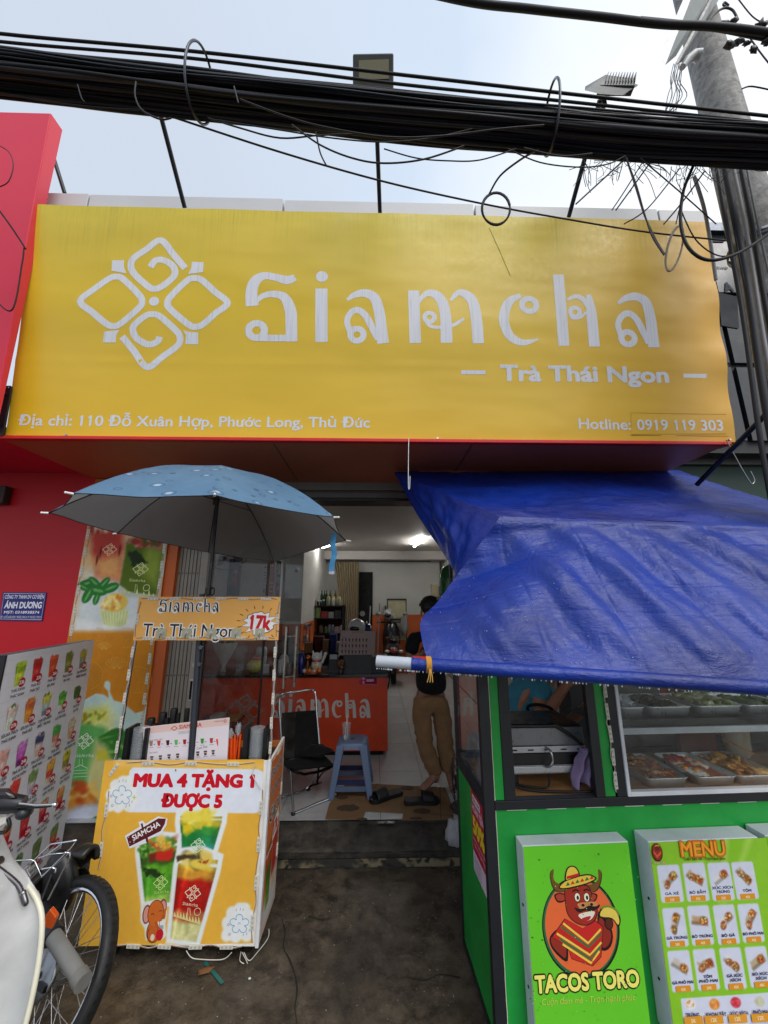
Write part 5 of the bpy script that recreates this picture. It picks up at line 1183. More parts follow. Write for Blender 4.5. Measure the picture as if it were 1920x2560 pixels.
for k in range(36):
    a = 2*math.pi*k/36; s_ = 1 if k % 2 else -1; a2 = a+s_*.55*(1 if (k//2) % 2 else -1)
    p = hub+Mw @ V((.055*math.cos(a2), .055*math.sin(a2), .032*s_)); q = wc+Mw @ V((.242*math.cos(a), .242*math.sin(a), .004*s_))
    g = MB(); g.cyl(p, q, .0015, n=5, col=(200,200,204), caps=False); g.build('spoke', 'metal', MT)
# leading link fork leg, both sides
for s_ in (-1,):
    g = MB(); fo = PL(205, 2452, wc-bl*.095, bl); fu = PL(134, 2342, wc-bl*.095, bl); fo = fo+bl*(0 if s_ < 0 else .18); fu = fu+bl*(0 if s_ < 0 else .18)
    g.cyl(fo, fu, .027, .028, 16, (132,132,128)); g.cyl(fu, fu+(fu-fo).normalized()*.16, .036, .040, 16, (36,38,42)); g.cyl(fo-(fu-fo).normalized()*.012, fo+(fu-fo).normalized()*.03, .031, .031, 16, (120,120,116))
    g.build('fork_leg', 'paint', MT)
g = MB(); g.tube([bp(-.20,-.09,.6), bp(-.12,-.11,.4), bp(-.03,-.085,.31)], .006, 8, (15,15,16)); g.build('brake_hose', 'rubber', MT)
g = MB(); g.cyl(hub-bl*.075-V((0,0,.0)), hub-bl*.088, .014, n=6, col=(190,190,190)); g.cyl(hub-bl*.088, hub-bl*.098, .008, n=8, col=(200,200,200)); g.box(hub-bl*.065+bd*.05+V((0,0,-.02)), (.05,.02,.03), (60,60,62), Mw.to_3x3()); g.build('axle_nut', 'metal', MT)
# front mudguard: black strip over the wheel, high behind and long nose in front
def arcm(a0, a1, r, wd, n=22, rise=0.):
    g = MB()
    def fn(s_, t_):
        a = R(a0+(a1-a0)*t_); y = (s_-.5)*2; rr = r+rise*max(0, t_-.55)**1.5-.03*y*y
        return wc+Mw @ V((rr*math.cos(a), rr*math.sin(a), y*wd*(1-.25*abs(t_-.5))))
    g.grid(fn, 10, n, (20,20,22)); return g
g = arcm(168, 112, .325, .055, 30, .0); m_ = g.build('mudguard', 'plastic', MT)
md = m_.modifiers.new('thick', 'SOLIDIFY'); md.thickness = .004
# upper black nose of the fender reaching to the right
g = MB(); ns_ = []
for (u_, v_), w_ in zip(((62,2300),(100,2240),(142,2188),(182,2148),(214,2126),(232,2130)), (.06,.075,.08,.07,.055,.03)): p_ = PL(u_, v_, wc, bl); ns_.append(((p_-wc).dot(bd), (p_-wc).dot(bu)+.30, w_))
def nosef(s_, t_):
    i = min(int(t_*5), 4); fr2 = t_*5-i; a = ns_[i]; b = ns_[i+1]; f_, h_, w_ = (a[k]+(b[k]-a[k])*fr2 for k in range(3)); y = (s_-.5)*2
    return bp(f_, y*w_, h_-.04*y*y)
g.grid(nosef, 10, 20, (30,29,27)); m_ = g.build('front_fender', 'plastic', MT); md = m_.modifiers.new('thick', 'SOLIDIFY'); md.thickness = .02; md.offset = -1
g = MB(); g.ball(bp(-.2,-.02,.53), (.10,.07,.13), (20,20,22), 16, Matrix((bd, bl, V((0,0,1)))).transposed()); g.build('steering_cover', 'plastic', MT)
# orange reflector
c = PY(126, 2295, wc.y-.17); cc_ = Matrix((bd, bl, V((0,0,1)))).transposed()
g = MB(); g.prism([(-.026,0),(0,.036),(.026,.006),(.012,-.036),(-.014,-.03)], (c, RT, V((0,-.15,.98))), -.012, .006, (214,84,20)); g.build('reflector', 'gloss', MT, bev=.003)
# leg shield: white moulded panel, inner side towards us
edge = [(0,2112),(29,2174),(72,2218),(98,2262),(105,2310),(99,2390),(85,2470),(64,2560),(30,2680)]
yb0, yb1 = wc.y-.30, wc.y-.42
E3 = [PY(u, v, yb0+(yb1-yb0)*i/8) for i, (u, v) in enumerate(edge)]
ctr = [PY(u-150-18*i, v+10-3*i, yb1-.10) for i, (u, v) in enumerate(edge)]
def shf(s_, t_):
    k = t_*8; i = min(int(k), 7); fr2 = k-i; a = E3[i].lerp(E3[i+1], fr2); b = ctr[i].lerp(ctr[i+1], fr2); p = a.lerp(b, s_)
    return p+V((0, .10*math.sin(math.pi*min(1, s_*1.0))*1., 0))*.9 + V((0,0,.004*noise.noise(V((s_*9, t_*9, 0)))))
g = MB(); g.grid(shf, 26, 40, (205,206,205)); m_ = g.build('leg_shield', 'paint', MT); md = m_.modifiers.new('thick', 'SOLIDIFY'); md.thickness = .006
g = MB(); g.tube(catmull(E3, 5), .0085, 10, (226,222,200)); g.build('shield_edge', 'plastic', MT)
g = MB(); pk = [shf(.62, .18)-V((0,.02,0)), shf(.5,.34)-V((0,.02,0)), shf(.38,.44)-V((0,.03,0)), shf(.28,.40)-V((0,.04,0)), shf(.26,.33)-V((0,.04,0))]
g.tube(catmull(pk, 6), .008, 8, (120,118,122)); g.ball(pk[-1], .010, (150,148,150), 8); g.cyl(shf(.6,.16), shf(.6,.16)-V((0,.04,0)), .014, n=10, col=(120,118,120)); g.build('bag_hook', 'metal', MT)
# rest of the machine, behind the leg shield and out of the frame
rw_ = V((-2.22, .92, .29)); fd_ = (V((-1.62, 1.62, .29))-rw_); fd_.z = 0; fd_.normalize(); sd2 = V((-fd_.y, fd_.x, 0)); M2 = Matrix((fd_, V((0,0,1)), sd2)).transposed()
g = MB(); g.lathe(rw_, [(.24,-.02),(.262,-.034),(.285,-.03),(.293,0),(.285,.03),(.262,.034),(.24,.02)], 36, (20,20,21), M2, caps=False); g.lathe(rw_, [(.03,-.05),(.07,-.04),(.07,.04),(.03,.05)], 16, (120,120,122), M2); g.build('rear_wheel', 'rubber', MT)
g = MB(); g.ball(rw_+fd_*.12+V((0,0,.42)), (.36,.12,.12), (24,24,25), 18, Matrix((fd_, sd2, V((0,0,1)))).transposed()); g.build('seat', 'plastic', MT)
g = MB(); g.ball(rw_+fd_*.1+V((0,0,.25)), (.36,.11,.15), (205,206,205), 18, Matrix((fd_, sd2, V((0,0,1)))).transposed()); g.tube([rw_+fd_*.3+V((0,0,.12)), rw_+fd_*.55+V((0,0,.02)), rw_+fd_*.72+V((0,0,.12)), rw_+fd_*.82+V((0,0,.5))], [.06,.055,.05,.035], 12, (205,206,205)); g.build('body_cover', 'paint', MT)
g = MB(); g.ball(rw_+fd_*.42+V((0,0,-.02)), (.14,.08,.1), (110,110,112), 14); g.build('engine', 'metal', MT)
# handlebar: black switch housing with lever
def hb(u, v, d): return PY(u, v, wc.y-.42+d)
g = MB(); g.tube([hb(-160,2010,0), hb(-40,2012,0), hb(20,2008,.01), hb(58,2010,.02)], [.03,.03,.032,.026], 12, (28,29,33)); g.ball(hb(62,2030,.02), (.024,.03,.022), (40,42,46), 12); g.build('switch_housing', 'plastic', MT)
g = MB(); g.hexa([hb(-90,2000,-.03), hb(48,1998,-.01), hb(48,1998,.05), hb(-90,2000,.03), hb(-90,1975,-.03), hb(22,1970,0), hb(22,1970,.04), hb(-90,1975,.03)], (34,22,26)); g.build('meter_cover', 'gloss', MT, bev=.012)
g = MB(); g.tube([hb(45,2012,.0), hb(80,2017,-.0), hb(110,2016,.0), hb(136,2012,.0)], [.010,.006,.0055,.0055], 8, (22,22,24)); g.build('brake_lever', 'plastic', MT)
g = MB(); g.tube([hb(48,2008,-.008), hb(90,2013,-.008), hb(132,2011,-.006)], .0035, 6, (220,220,222)); g.ball(hb(137,2012,0), .009, (225,225,228), 10); g.build('lever_tip', 'chrome', MT)
g = MB(); g.tube(catmull([hb(20,2045,.01), hb(24,2062,.01), hb(16,2078,.01), hb(0,2082,.01), hb(-20,2078,.01)], 5), .006, 8, (24,24,26)); g.hexa([hb(-30,2076,.0), hb(14,2058,.0), hb(14,2058,.02), hb(-30,2076,.02), hb(-30,2048,.0), hb(16,2042,.0), hb(16,2042,.02), hb(-30,2048,.02)], (208,206,196)); g.build('meter_bracket', 'plastic', MT)
# chrome wire rack traced on its own depth
def rk(p, d=0.): return PY(p[0]/3.456, 1960+p[1]/3.456, wc.y-.10+d)
g = MB()
for pts, r_ in ((((120,662),(270,655),(300,665),(360,800),(600,592),(440,605),(330,640)),.0032),(((300,655),(440,520),(660,488),(610,560),(360,805)),.0034),(((370,640),(530,520)),.0028),(((560,592),(605,595),(600,640),(415,1000)),.0036),(((190,760),(290,665)),.003),(((210,790),(260,720),(240,700),(300,660)),.003),(((230,740),(260,800)),.003),(((360,735),(450,720),(480,735),(475,765)),.0038)):
    g.tube([rk(p, .0008*p[0]*.1) for p in pts], r_, 8, (214,216,220))
g.build('wire_rack', 'chrome', MT)
# ================================================================ TARPAULIN
def tp(u, v, y): return PY(u, v, y)
A3 = tp(985,1180,3.1); B3 = tp(1700,1176,3.1); B3x = B3
C3 = tp(1250,1292,1.86); D3 = tp(2320,1325,1.72); 
E_ = tp(1133,1450,1.90); G_ = tp(1054,1548,1.66); H_ = tp(1070,1652,1.52); I_ = tp(2300,1745,1.25)
TP = thing('blue_tarpaulin', 'wet blue tarpaulin sheet stretched as an awning over the green food cart', 'tarpaulin', (A3+V((0,0,0))))
g = MB()
# roof: rear line A..B fans out to ridge C..D
Brear = PY(1700,1176,3.1)
def roof(a, b):
    p = A3.lerp(Brear, a).lerp(C3.lerp(D3, a), b)
    sag = math.sin(math.pi*b)*(.05+.03*math.sin(a*9))
    return p-V((0,0,sag*.9))+V((0,0,.018*noise.noise(V((a*6, b*9, 3)))+.008*noise.noise(V((a*26, b*30, 5)))))
g.grid(roof, 130, 46, (20,50,180))
def ridge(a): return C3.lerp(D3, a)
left = [C3.lerp(E_, k/12) for k in range(12)]+catmull([E_, G_.lerp(E_, .45)+V((-.0,0,-.01)), G_, tp(1056,1600,1.57), H_], 9)
def lft(b): k = b*(len(left)-1); i = min(int(k), len(left)-2); return left[i].lerp(left[i+1], k-i)
def front(a, b):
    aa = a
    Lp = lft(b); Rp = D3.lerp(I_, b); base = Lp.lerp(Rp, aa)
    top_ = ridge(aa); 
    # keep rows near the ridge level: blend by how far right
    bot = H_.lerp(I_, aa); st_ = top_.lerp(bot, b); m = min(1, aa/.22); m = m*m*(3-2*m)
    p = base.lerp(st_, m)
    ed = min(1, min(b, 1-b)*7)
    belly = math.sin(math.pi*b)*.06
    # diagonal pull folds from the ridge down to the right, crease grid of the unfolded sheet
    x_ = aa*7.0; y_ = b*2.2
    pn_ = p.x*.88+p.z*.47; pt2_ = -p.x*.47+p.z*.88
    d1 = noise.noise(V((pn_*7.5, pt2_*1.7, 1.3)))*.044; d2 = noise.noise(V((pn_*17+.6*noise.noise(V((p.x*5,p.z*5,0))), pt2_*3.6, 7.7)))*.014
    d3 = noise.noise(V((p.x*20, p.z*24, 2.2)))*.003 + .018*(1-m)*noise.noise(V((p.x*9, p.z*11, 4.4)))
    cr = -.0035*sum(math.exp(-((p.x-(p.z-2)*-.02-c)/.005)**2) for c in (.62,.93,1.24,1.55,1.86)) - .0035*sum(math.exp(-((b-c)/.006)**2) for c in (.17,.50,.68))
    hem = .014*math.exp(-((b-.03)/.03)**2)
    w_ = (d1+d2+d3)*ed*(.55+.45*m)+cr+hem
    return p+V((0,-1,.15))*(belly*m*.6+w_)
g.grid(front, 300, 110, (20,50,180))
# side flap hanging from the left roof edge
SE = catmull([A3, tp(1042,1285,2.7), tp(1098,1368,2.35), tp(1127,1415,2.1), tp(1137,1432,1.98), E_], 8)
def side(a, b):
    k = a*(len(SE)-1); i = min(int(k), len(SE)-2); lo = SE[i].lerp(SE[i+1], k-i)
    i2 = min(a, 1); up_ = A3.lerp(C3, a) if a < 1 else C3
    if a > .999: lo = E_; up_ = C3
    p = up_.lerp(lo, b); w_ = math.sin(math.pi*b)*(1-a**5)
    return p+V((-.0,0,0))+V((-1,0,0))*w_*(.03*noise.noise(V((a*9, b*3, 4)))+.02*noise.noise(V((a*18, b*5, 8))))
g.grid(side, 50, 22, (20,50,180))
tpm = g.build('sheet', 'tarpaulin', TP, weld=True)
# bottom pole
p1 = I_+V((0,-.01,0)); Hh = H_-V((0,.01,.012)); d_ = (p1-Hh).normalized(); pe = Hh-d_*.195
g = MB(); g.cyl(Hh-d_*.062, p1, .0240, n=20, col=(24,52,190)); rl = g.build('rolled_hem', 'tarpaulin', TP)
POL = thing('support_tube', 'grey plastic tube holding the lower hem of the blue tarpaulin', 'pole', pe)
g = MB(); g.cyl(pe, p1+d_*.05, .0212, n=20, col=(176,182,192)); g.build('tube', 'plastic', POL)
g = MB(); q_ = Hh+V((0,0,0)); 
for k in range(5): g.tube([q_+d_*(.004*(k-2))+V((0,math.cos(t_)*.028,math.sin(t_)*.028)) for t_ in np.linspace(0, 6.28, 14)], .0022, 5, (206,150,60))
for k in range(3): g.tube([q_+V((.002*k,-.03,-.01)), q_+V((.006*k-.004,-.035,-.035)), q_+V((.01*k-.01,-.03,-.055))], .0018, 5, (216,166,80))
g.build('tie_string', 'fabric', POL)
g = MB(); g.add([tp(1030,1640,1.52), tp(1062,1641,1.5), tp(1074,1655,1.49), tp(1045,1650,1.5)], [(0,1,2,3)], (190,50,30)); g.build('red_cloth', 'fabric', POL)
# rain drops hanging on the tube and beaded on the sheet
g = MB()
for k in range(120):
    t_ = random.random(); c = (pe.lerp(p1, t_**1.3))+V((0,-.004-.004*random.random(),-.0255)); r_ = random.uniform(.0016,.0034); g.ball(c, (r_,r_,r_*1.4), (215,222,232), 6)
for k in range(150):
    a, b = random.random()*.7, random.random(); c = front(a, b)+V((0,-.0035,0)); r_ = random.uniform(.001,.0024); g.ball(c, (r_,r_*.6,r_), (150,165,225), 5)
dr_ = g.build('rain_drops', 'gloss', TP); dr_['kind'] = 'stuff'
# wire hook hanging from the sign hem in front of the sheet
HK = thing('wire_hook', 'thin white wire hook hanging from the banner hem beside the tarpaulin', 'hook', PY(1022,1098,2.44))
g = MB(); g.tube(catmull([PY(1022,1095,2.44), PY(1021,1150,2.44), PY(1021,1218,2.44), PY(1024,1219,2.44), PY(1025,1190,2.44)], 4), .0032, 6, (216,216,214)); g.build('wire', 'metal', HK)
HK = thing('wire_hook', 'bent grey wire hook hanging under the right end of the banner', 'hook', PY(1818,1098,2.44))
g = MB(); g.tube(catmull([PY(1816,1100,2.44), PY(1845,1155,2.44), PY(1870,1198,2.44), PY(1880,1210,2.44), PY(1886,1200,2.44), PY(1876,1178,2.44)], 5), .004, 6, (150,152,152)); g.build('wire', 'metal', HK)
BR = thing('diagonal_stay', 'grey steel stay rising diagonally from the tarpaulin towards the pole', 'brace', PY(1742,1210,2.3))
g = MB(); g.cyl(PY(1742,1212,2.6), PY(1925,1025,2.05), .016, n=10, col=(70,74,76)); g.build('rod', 'metal', BR)
# ================================================================ GREEN FOOD CART
gyaw = R(2.5)
gp = PZ(1212, 2028, .90)
GX = V((math.cos(gyaw), math.sin(gyaw), 0)); GY = V((-math.sin(gyaw), math.cos(gyaw), 0))
GO = V((gp.x, gp.y, 0))
gd = (PZ(1147, 2345, .09)-GO).dot(GY)
GC = thing('food_cart', 'bright green taco cart with black frame under the blue tarpaulin', 'cart', GO)
def gw(x, y, z_): return GO+GX*x+GY*y+V((0,0,z_))
def gf(u, v, dy=0.):  # pixel -> (x,z) on the plane dy behind the front
    p = PL(u, v, gw(0, dy, 0), GY); q = p-GO; return q.dot(GX), p.z
GR = Matrix((GX, GY, V((0,0,1)))).transposed()
def gbox(g, x0, x1, y0, y1, z0, z1, col): g.box(gw((x0+x1)/2, (y0+y1)/2, (z0+z1)/2), (x1-x0, y1-y0, z1-z0), col, GR)
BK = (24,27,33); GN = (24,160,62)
zr0 = gf(1236, 2026)[1]; zr1 = gf(1233, 2003)[1]; WX = 3.0
X_ = lambda u, v=1990: gf(u, v)[0]
zt = 2.06
# posts and rails
def gpart(name, boxes, mat='paint', bev=.0015, **k):
    g = MB()
    for b in boxes: gbox(g, *b)
    return g.build(name, mat, GC, bev=bev, **k)
pw = X_(1236)
gpart('corner_post', [(0, pw, 0, .035, .07, zt, BK)]); gpart('rear_post', [(0, .03, gd-.03, gd, .07, zt, BK)])
x1_, x2_ = X_(1262, 1990), X_(1290, 1990); x3_, x4_ = X_(1493, 1990), X_(1515, 1988); x5_, x6_ = X_(1541, 1985), X_(1568, 1985)
gpart('post', [(x1_, x2_, 0, .03, zr1, zt, BK)]); gpart('post', [(x3_-.002, x4_, 0, .03, zr1, zt, BK)]); gpart('post', [(x5_+.006, x6_, 0, .03, zr1, zt, BK)])
gpart('green_strip', [(pw, x1_, .006, .014, zr1, zt, GN)]); gpart('green_strip', [(x4_, x5_, .006, .014, zr1, zt, GN)])
gpart('front_rail', [(pw, WX, -.003, .035, zr0, zr1, BK)]); gpart('side_rail', [(-.001, .03, .035, gd-.03, zr0, zr1+.02, BK)])
gpart('bottom_rail', [(0, WX, 0, .03, .07, .1, BK)]); gpart('side_bottom_rail', [(0, .03, .035, gd-.03, .07, .1, BK)])
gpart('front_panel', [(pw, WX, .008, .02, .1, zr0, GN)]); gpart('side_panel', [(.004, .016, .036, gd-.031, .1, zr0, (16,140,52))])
gpart('roof_frame', [(.06, WX, .03, gd-.02, zt, zt+.04, BK)])
gpart('back_panel', [(x5_, WX, gd-.01, gd, .1, 1.02, (60,60,60))])
# chipped white edge of the green foil
g = MB()
def edge_(x, z0, z1):
    pts = [gw(x+.0018*noise.noise(V((x, k*.9, 1)))+.001, .004, z0+(z1-z0)*k/24) for k in range(25)]; g.tube(pts, [.0016+.0018*abs(noise.noise(V((k*1.7, x*5, 3)))) for k in range(25)], 5, (222,228,200))
edge_(pw+.002, .1, zr0); edge_(pw+.002, zr1, zt-.1)
for k in range(14): a = .1+k*.18; gbox(g, a, a+.09, .003, .008, zr0-.005, zr0-.001, (220,226,210))
g.build('foil_edge', 'paint', GC)
led(GC, gw(x5_+.002, .0, zr1+.02), gw(x5_+.002, .0, zt-.15), -GY, .09, .07, .014)
# side glass
sg = gpart('side_glass', [(.008, .013, .036, gd-.031, zr1+.02, zt-.05, (200,210,210))], 'glass', 0)
# white door frame of the display
wf = X_(1574, 1985); zf0 = gf(1600, 1994)[1]
gpart('display_frame', [(x6_+.001, x6_+.016, -.006, .02, zr1+.002, zt, (228,230,234)), (x6_+.016, WX, -.006, .02, zr1+.002, zr1+.02, (228,230,234))])
zs1 = gf(1700, 1818, .05)[1]; zs0 = gf(1700, 1831, .05)[1]
gpart('shelf', [(x6_+.02, WX, .05, gd-.02, zs0, zs0+.004, (60,64,68)), (x6_+.02, WX, .04, .056, zs0-.002, zs1+.003, (190,194,198)), (x6_+.02, WX, .057, .075, zs1+.004, zs1+.035, (26,28,32))])
gpart('display_glass', [(x6_+.017, WX, .022, .026, zr1+.02, zt-.05, (200,210,210))], 'glass', 0)
zc = gf(1350, 1986, .05)[1]
gpart('counter_board', [(.035, WX, .036, gd-.012, zc-.02, zc, (190,120,60))], 'wood', 0)
gpart('sill', [(x2_+.001, x3_-.003, 0, .036, zr1+.001, zc+.003, (60,64,70))])
gpart('back_rail', [(.03, WX, gd-.03, gd, zc, zc+.03, BK)])
for x_ in (.12, 1.4):
    for y_ in (.08, gd-.08):
        g = MB(); a = gw(x_-.02, y_, .045); b = gw(x_+.02, y_, .045); g.cyl(a, b, .045, n=16, col=(22,22,23)); gbox(g, x_-.03, x_+.03, y_-.025, y_+.025, .075, .095, (90,92,94)); g.build('castor', 'rubber', GC)
# dirt skirt / sticker
SK = MB()
ps = Pr(gw(.003, gd, 0), -GY, V((0,0,1)), .0012).zoom(1080, 1680, 2.5136)
ps.n = -GX
def sq(p):
    q = PL(1080+p[0]/2.5136, 1680+p[1]/2.5136, gw(.003, 0, 0), GX)-ps.o; return (q.dot(ps.ex), q.dot(ps.ey))
a0 = sq((243,722)); a1 = sq((326,862)); a2 = sq((350,1437)); a3 = sq((255,1205))
yA, yB = a0[0], max(a1[0], a2[0]); zA, zB = (a0[1]+a1[1])/2, (a2[1]+a3[1])/2; stw = yB-yA; sth = zA-zB
st_ = thing('discount_sticker', 'crimson discount sticker reading 50% on the side of the green cart', 'sticker', ps.o+ps.ex*yA+ps.ey*zB)
ps.rect(yA, zB, stw, sth, (178,16,52)); ps.rect(yA, zB, stw, sth*.24, (206,190,206)); ps.rect(yA+.1*stw, zB+sth*.86, stw*.6, sth*.09, (226,222,226), .004)
ps.text('NGÂN HÀNG', yA+stw*.13, zB+sth*.88, sth*.05, (30,28,36), bold=.03, width=stw*.54); ps.text('HOÀN TIỀN', yA+stw*.08, zB+sth*.745, sth*.085, (230,200,214), bold=.04, width=stw*.86)
ps.text('50%', yA+stw*.1, zB+sth*.48, sth*.2, (222,206,40), bold=.06, width=stw*.82); ps.text('cho mọi thanh toán QR', yA+stw*.08, zB+sth*.39, sth*.04, (230,200,214), width=stw*.84); ps.text('ví điện tử & ngân hàng', yA+stw*.08, zB+sth*.32, sth*.04, (230,200,214), width=stw*.84)
for k in range(4): ps.rect(yA+stw*.1, zB+sth*(.04+.045*k), stw*.5, sth*.012, (150,130,150))
ps.build('print', 'print', st_)
# ---------------------------------------------------------------- light box signs on the front panel
def lightbox(name, label, corners, back, depth, face):
    o_ = gw(0, -depth, 0); P_ = [PL(u, v, o_, GY) for u, v in corners]
    q = [((p-GO).dot(GX), p.z) for p in P_]
    xa_, xb_ = (q[0][0]+q[3][0])/2, (q[1][0]+q[2][0])/2; zt_ = (q[0][1]+q[1][1])/2
    T_ = thing(name, label, 'sign', gw(xa_, 0, .12)); g = MB()
    g2 = MB(); 
    gbox(g, xa_, xb_, -depth+.002, .005, .14, zt_, (212,218,226)); g.build('casing', 'paint', T_, bev=.003)
    pr_ = Pr(gw(xa_+.002, -depth, .142), GX, (0,0,1), .0015)
    for h_ in (.25, .55): 
        g = MB(); c = gw(xa_, -depth*.5, zt_-h_*.9); g.cyl(c, c-GX*.003, .005, n=8, col=(30,30,32)); g.build('screw', 'metal', T_)
    return T_, pr_, xb_-xa_-.004, zt_-.144
T1, p1_, w1_, h1_ = lightbox('brand_light_box', 'light green box sign with bull emblem and yellow TACOS TORO lettering', ((1304,2116),(1572,2103),(1620,2520),(1336,2520)), None, .07, None)
p1_.zoom(1100, 2000, 2.023)
GL = (104,204,44)
pt1 = Paint(p1_, w1_, h1_, 10, 26, GL); pt1.nz(.05, 6, 3); pt1.emit()
Q = lambda *a: a
K_ = (34,24,26)
# emblem: orange disc, generic horned bull in a straw hat and striped poncho
p1_.ell((712,640), 196, 206, K_, n=48, rot=0); p1_.ell((710,638), 188, 198, (30,110,70), n=48); p1_.ell((712,636), 180, 190, (236,108,58), n=48)
p1_.poly([(555,690),(560,740),(600,790),(645,812),(640,700),(600,650)], K_, smooth=3); p1_.poly([(562,695),(568,735),(605,778),(636,795),(632,705),(604,660)], (150,50,36), smooth=3)
p1_.poly([(800,560),(870,660),(862,740),(820,760),(800,700)], K_, smooth=3); p1_.poly([(806,590),(862,668),(853,728),(824,745),(806,700)], (150,46,34), smooth=3)
po_ = [(632,600),(568,690),(645,740),(665,800),(770,836),(812,790),(822,640),(780,608),(720,650)]
p1_.poly([(p[0]+(p[0]-715)*.03, p[1]+(p[1]-710)*.03) for p in po_], K_); p1_.poly(po_, (206,44,40))
for k, c_ in enumerate(((236,214,80),(24,120,70),(200,40,38),(236,214,80),(24,120,70),(236,214,80))):
    p1_.stroke([(622-11*k+max(0,k-3)*26,622+17*k+max(0,k-3)*10),(748+3*k,722+20*k),(812+1*k-max(0,k-3)*6,652+22*k)], 9, c_, k=1)
for s_ in (-1, 1):
    cx_ = 686
    hp = [(cx_+s_*40,455),(cx_+s_*90,462),(cx_+s_*118,430),(cx_+s_*128,370),(cx_+s_*112,348),(cx_+s_*112,400),(cx_+s_*80,425),(cx_+s_*44,428)]
    p1_.poly([(p[0]+(4 if p[0] > cx_ else -4)*1, p[1]+3) for p in hp], K_, smooth=3); p1_.poly(hp, (120,80,36), smooth=3)
    p1_.poly([(cx_+s_*44,478),(cx_+s_*84,468),(cx_+s_*110,480),(cx_+s_*92,516),(cx_+s_*56,510)], K_, smooth=3); p1_.poly([(cx_+s_*50,482),(cx_+s_*84,474),(cx_+s_*102,484),(cx_+s_*88,508),(cx_+s_*58,504)], (176,66,48), smooth=3)
hd_ = [(640,440),(735,432),(762,470),(760,520),(790,545),(782,600),(740,628),(690,618),(650,580),(636,520)]
p1_.poly([(p[0]+(p[0]-708)*.06, p[1]+(p[1]-530)*.05) for p in hd_], K_, smooth=4); p1_.poly(hd_, (164,48,34), smooth=4)
p1_.poly([(700,520),(780,512),(790,535),(770,552),(716,552),(700,540)], (206,140,84), smooth=4); p1_.ell((722,530), 8, 6, K_); p1_.ell((765,526), 8, 6, K_)
for x_ in (693, 740): p1_.ell((x_,490), 16, 20, K_); p1_.ell((x_,490), 13, 17, (240,236,206)); p1_.ell((x_+2,492), 6, 9, K_)
p1_.stroke([(668,462),(684,452),(702,460)], 7, K_); p1_.stroke([(724,458),(740,450),(756,458)], 7, K_)
p1_.poly([(702,575),(778,560),(768,595),(742,608),(712,598)], (236,226,206), smooth=3); p1_.poly([(716,596),(760,584),(752,604),(730,608)], (186,40,50), smooth=3)
p1_.poly([(676,540),(700,566),(735,556),(760,560),(800,545),(806,525),(786,536),(750,532),(728,545),(700,548)], K_, smooth=3)
p1_.poly([(600,436),(640,398),(740,372),(784,386),(786,402),(740,425),(660,446),(612,448)], K_, smooth=3); p1_.poly([(607,434),(645,404),(738,379),(778,390),(776,400),(738,418),(660,438),(616,443)], (232,196,70), smooth=3)
p1_.poly([(630,404),(636,350),(660,330),(690,340),(706,380),(670,396)], K_, smooth=3); p1_.poly([(637,400),(642,354),(661,336),(685,344),(699,378),(668,390)], (236,202,76), smooth=3)
p1_.poly([(638,384),(640,398),(702,382),(698,368)], (200,40,40)); 
for k in range(6): x_ = 634+k*24; y_ = 424-k*6.5; p1_.poly([(x_,y_+9),(x_+11,y_-12),(x_+22,y_+4)], (206,50,40) if k % 2 else (30,120,70))
p1_.poly([(805,590),(812,545),(850,530),(890,550),(912,600),(900,640),(868,600)], K_, smooth=3); p1_.poly([(810,585),(818,552),(850,538),(884,556),(904,600),(898,628),(868,594)], (236,206,90), smooth=3)
p1_.stroke([(812,545),(835,536),(862,538),(890,556),(905,580)], 9, (110,150,50), k=3); p1_.spots = None
p1_.ell((852,622), 22, 26, K_); p1_.ell((852,622), 17, 21, (90,40,26)); p1_.ell((790,500+0), 1, 1, K_)
p1_.tpx('TACOS TORO', (484,972), (1006,938), 66, (250,240,120), bold=.05, outline=(34,38,22), ow=.075)
p1_.tpx('Cuộn đam mê - Trọn hạnh phúc', (512,1034), (984,1008), 25, (196,214,90), bold=.0, shear=.15)
for (x_, y_) in ((466,692),(516,704),(500,300),(800,270),(455,1000)): p1_.ell((x_,y_), 5, 3, (60,110,40))
[p1_.ell((440+random.random()*560, 240+random.random()*880), 1.5+random.random()*2, 1.2+random.random()*1.5, random.choice(((150,226,100),(84,176,40),(70,150,36)))) for _ in range(90)]
p1_.build('print', 'print', T1)
T2, p2_, w2_, h2_ = lightbox('menu_light_box', 'green and white MENU light box with a grid of wrap photos', ((1623,2104),(1886,2094),(1990,2540),(1675,2540)), None, .085, None)
w2_ = max(w2_, .62)
p2_.zoom(1600, 2060, 4.425)
xlm = lambda p: p2_.loc(p)
pt2 = Paint(p2_, w2_, h2_, 210, 300, (132,196,36))
pt2.mix(.35*(vnoise(pt2.X, pt2.Y, 4, 2)), (180,220,90))
for a in (.2, .55, .8): pt2.pg([(w2_*.45,h2_-.25),(w2_*a,h2_+.1),(w2_*(a+.08),h2_+.1)], (196,226,120), soft=.01, op=.5)
cards = []
rowsz = [[(183,455),(464,432),(742,428),(1004,420)],[(240,930),(516,905),(800,897),(1070,885)],[(300,1402),(578,1385),(870,1370),(1152,1358)]]
rowb = [[(235,870),(520,858),(800,850),(1070,836)],[(292,1362),(575,1345),(862,1335),(1140,1312)],[(352,1860),(640,1842),(938,1832),(1222,1808)]]
for r_, (A_1, B_1) in enumerate(zip(rowsz, rowb)):
    for c_, (a, b) in enumerate(zip(A_1, B_1)):
        la, lb = xlm(a), xlm(b); x0_ = (la[0]+lb[0])/2; wcd = (xlm(A_1[1])[0]-xlm(A_1[0])[0])*.87
        cards.append((r_, c_, x0_, lb[1], wcd, la[1]-lb[1]))
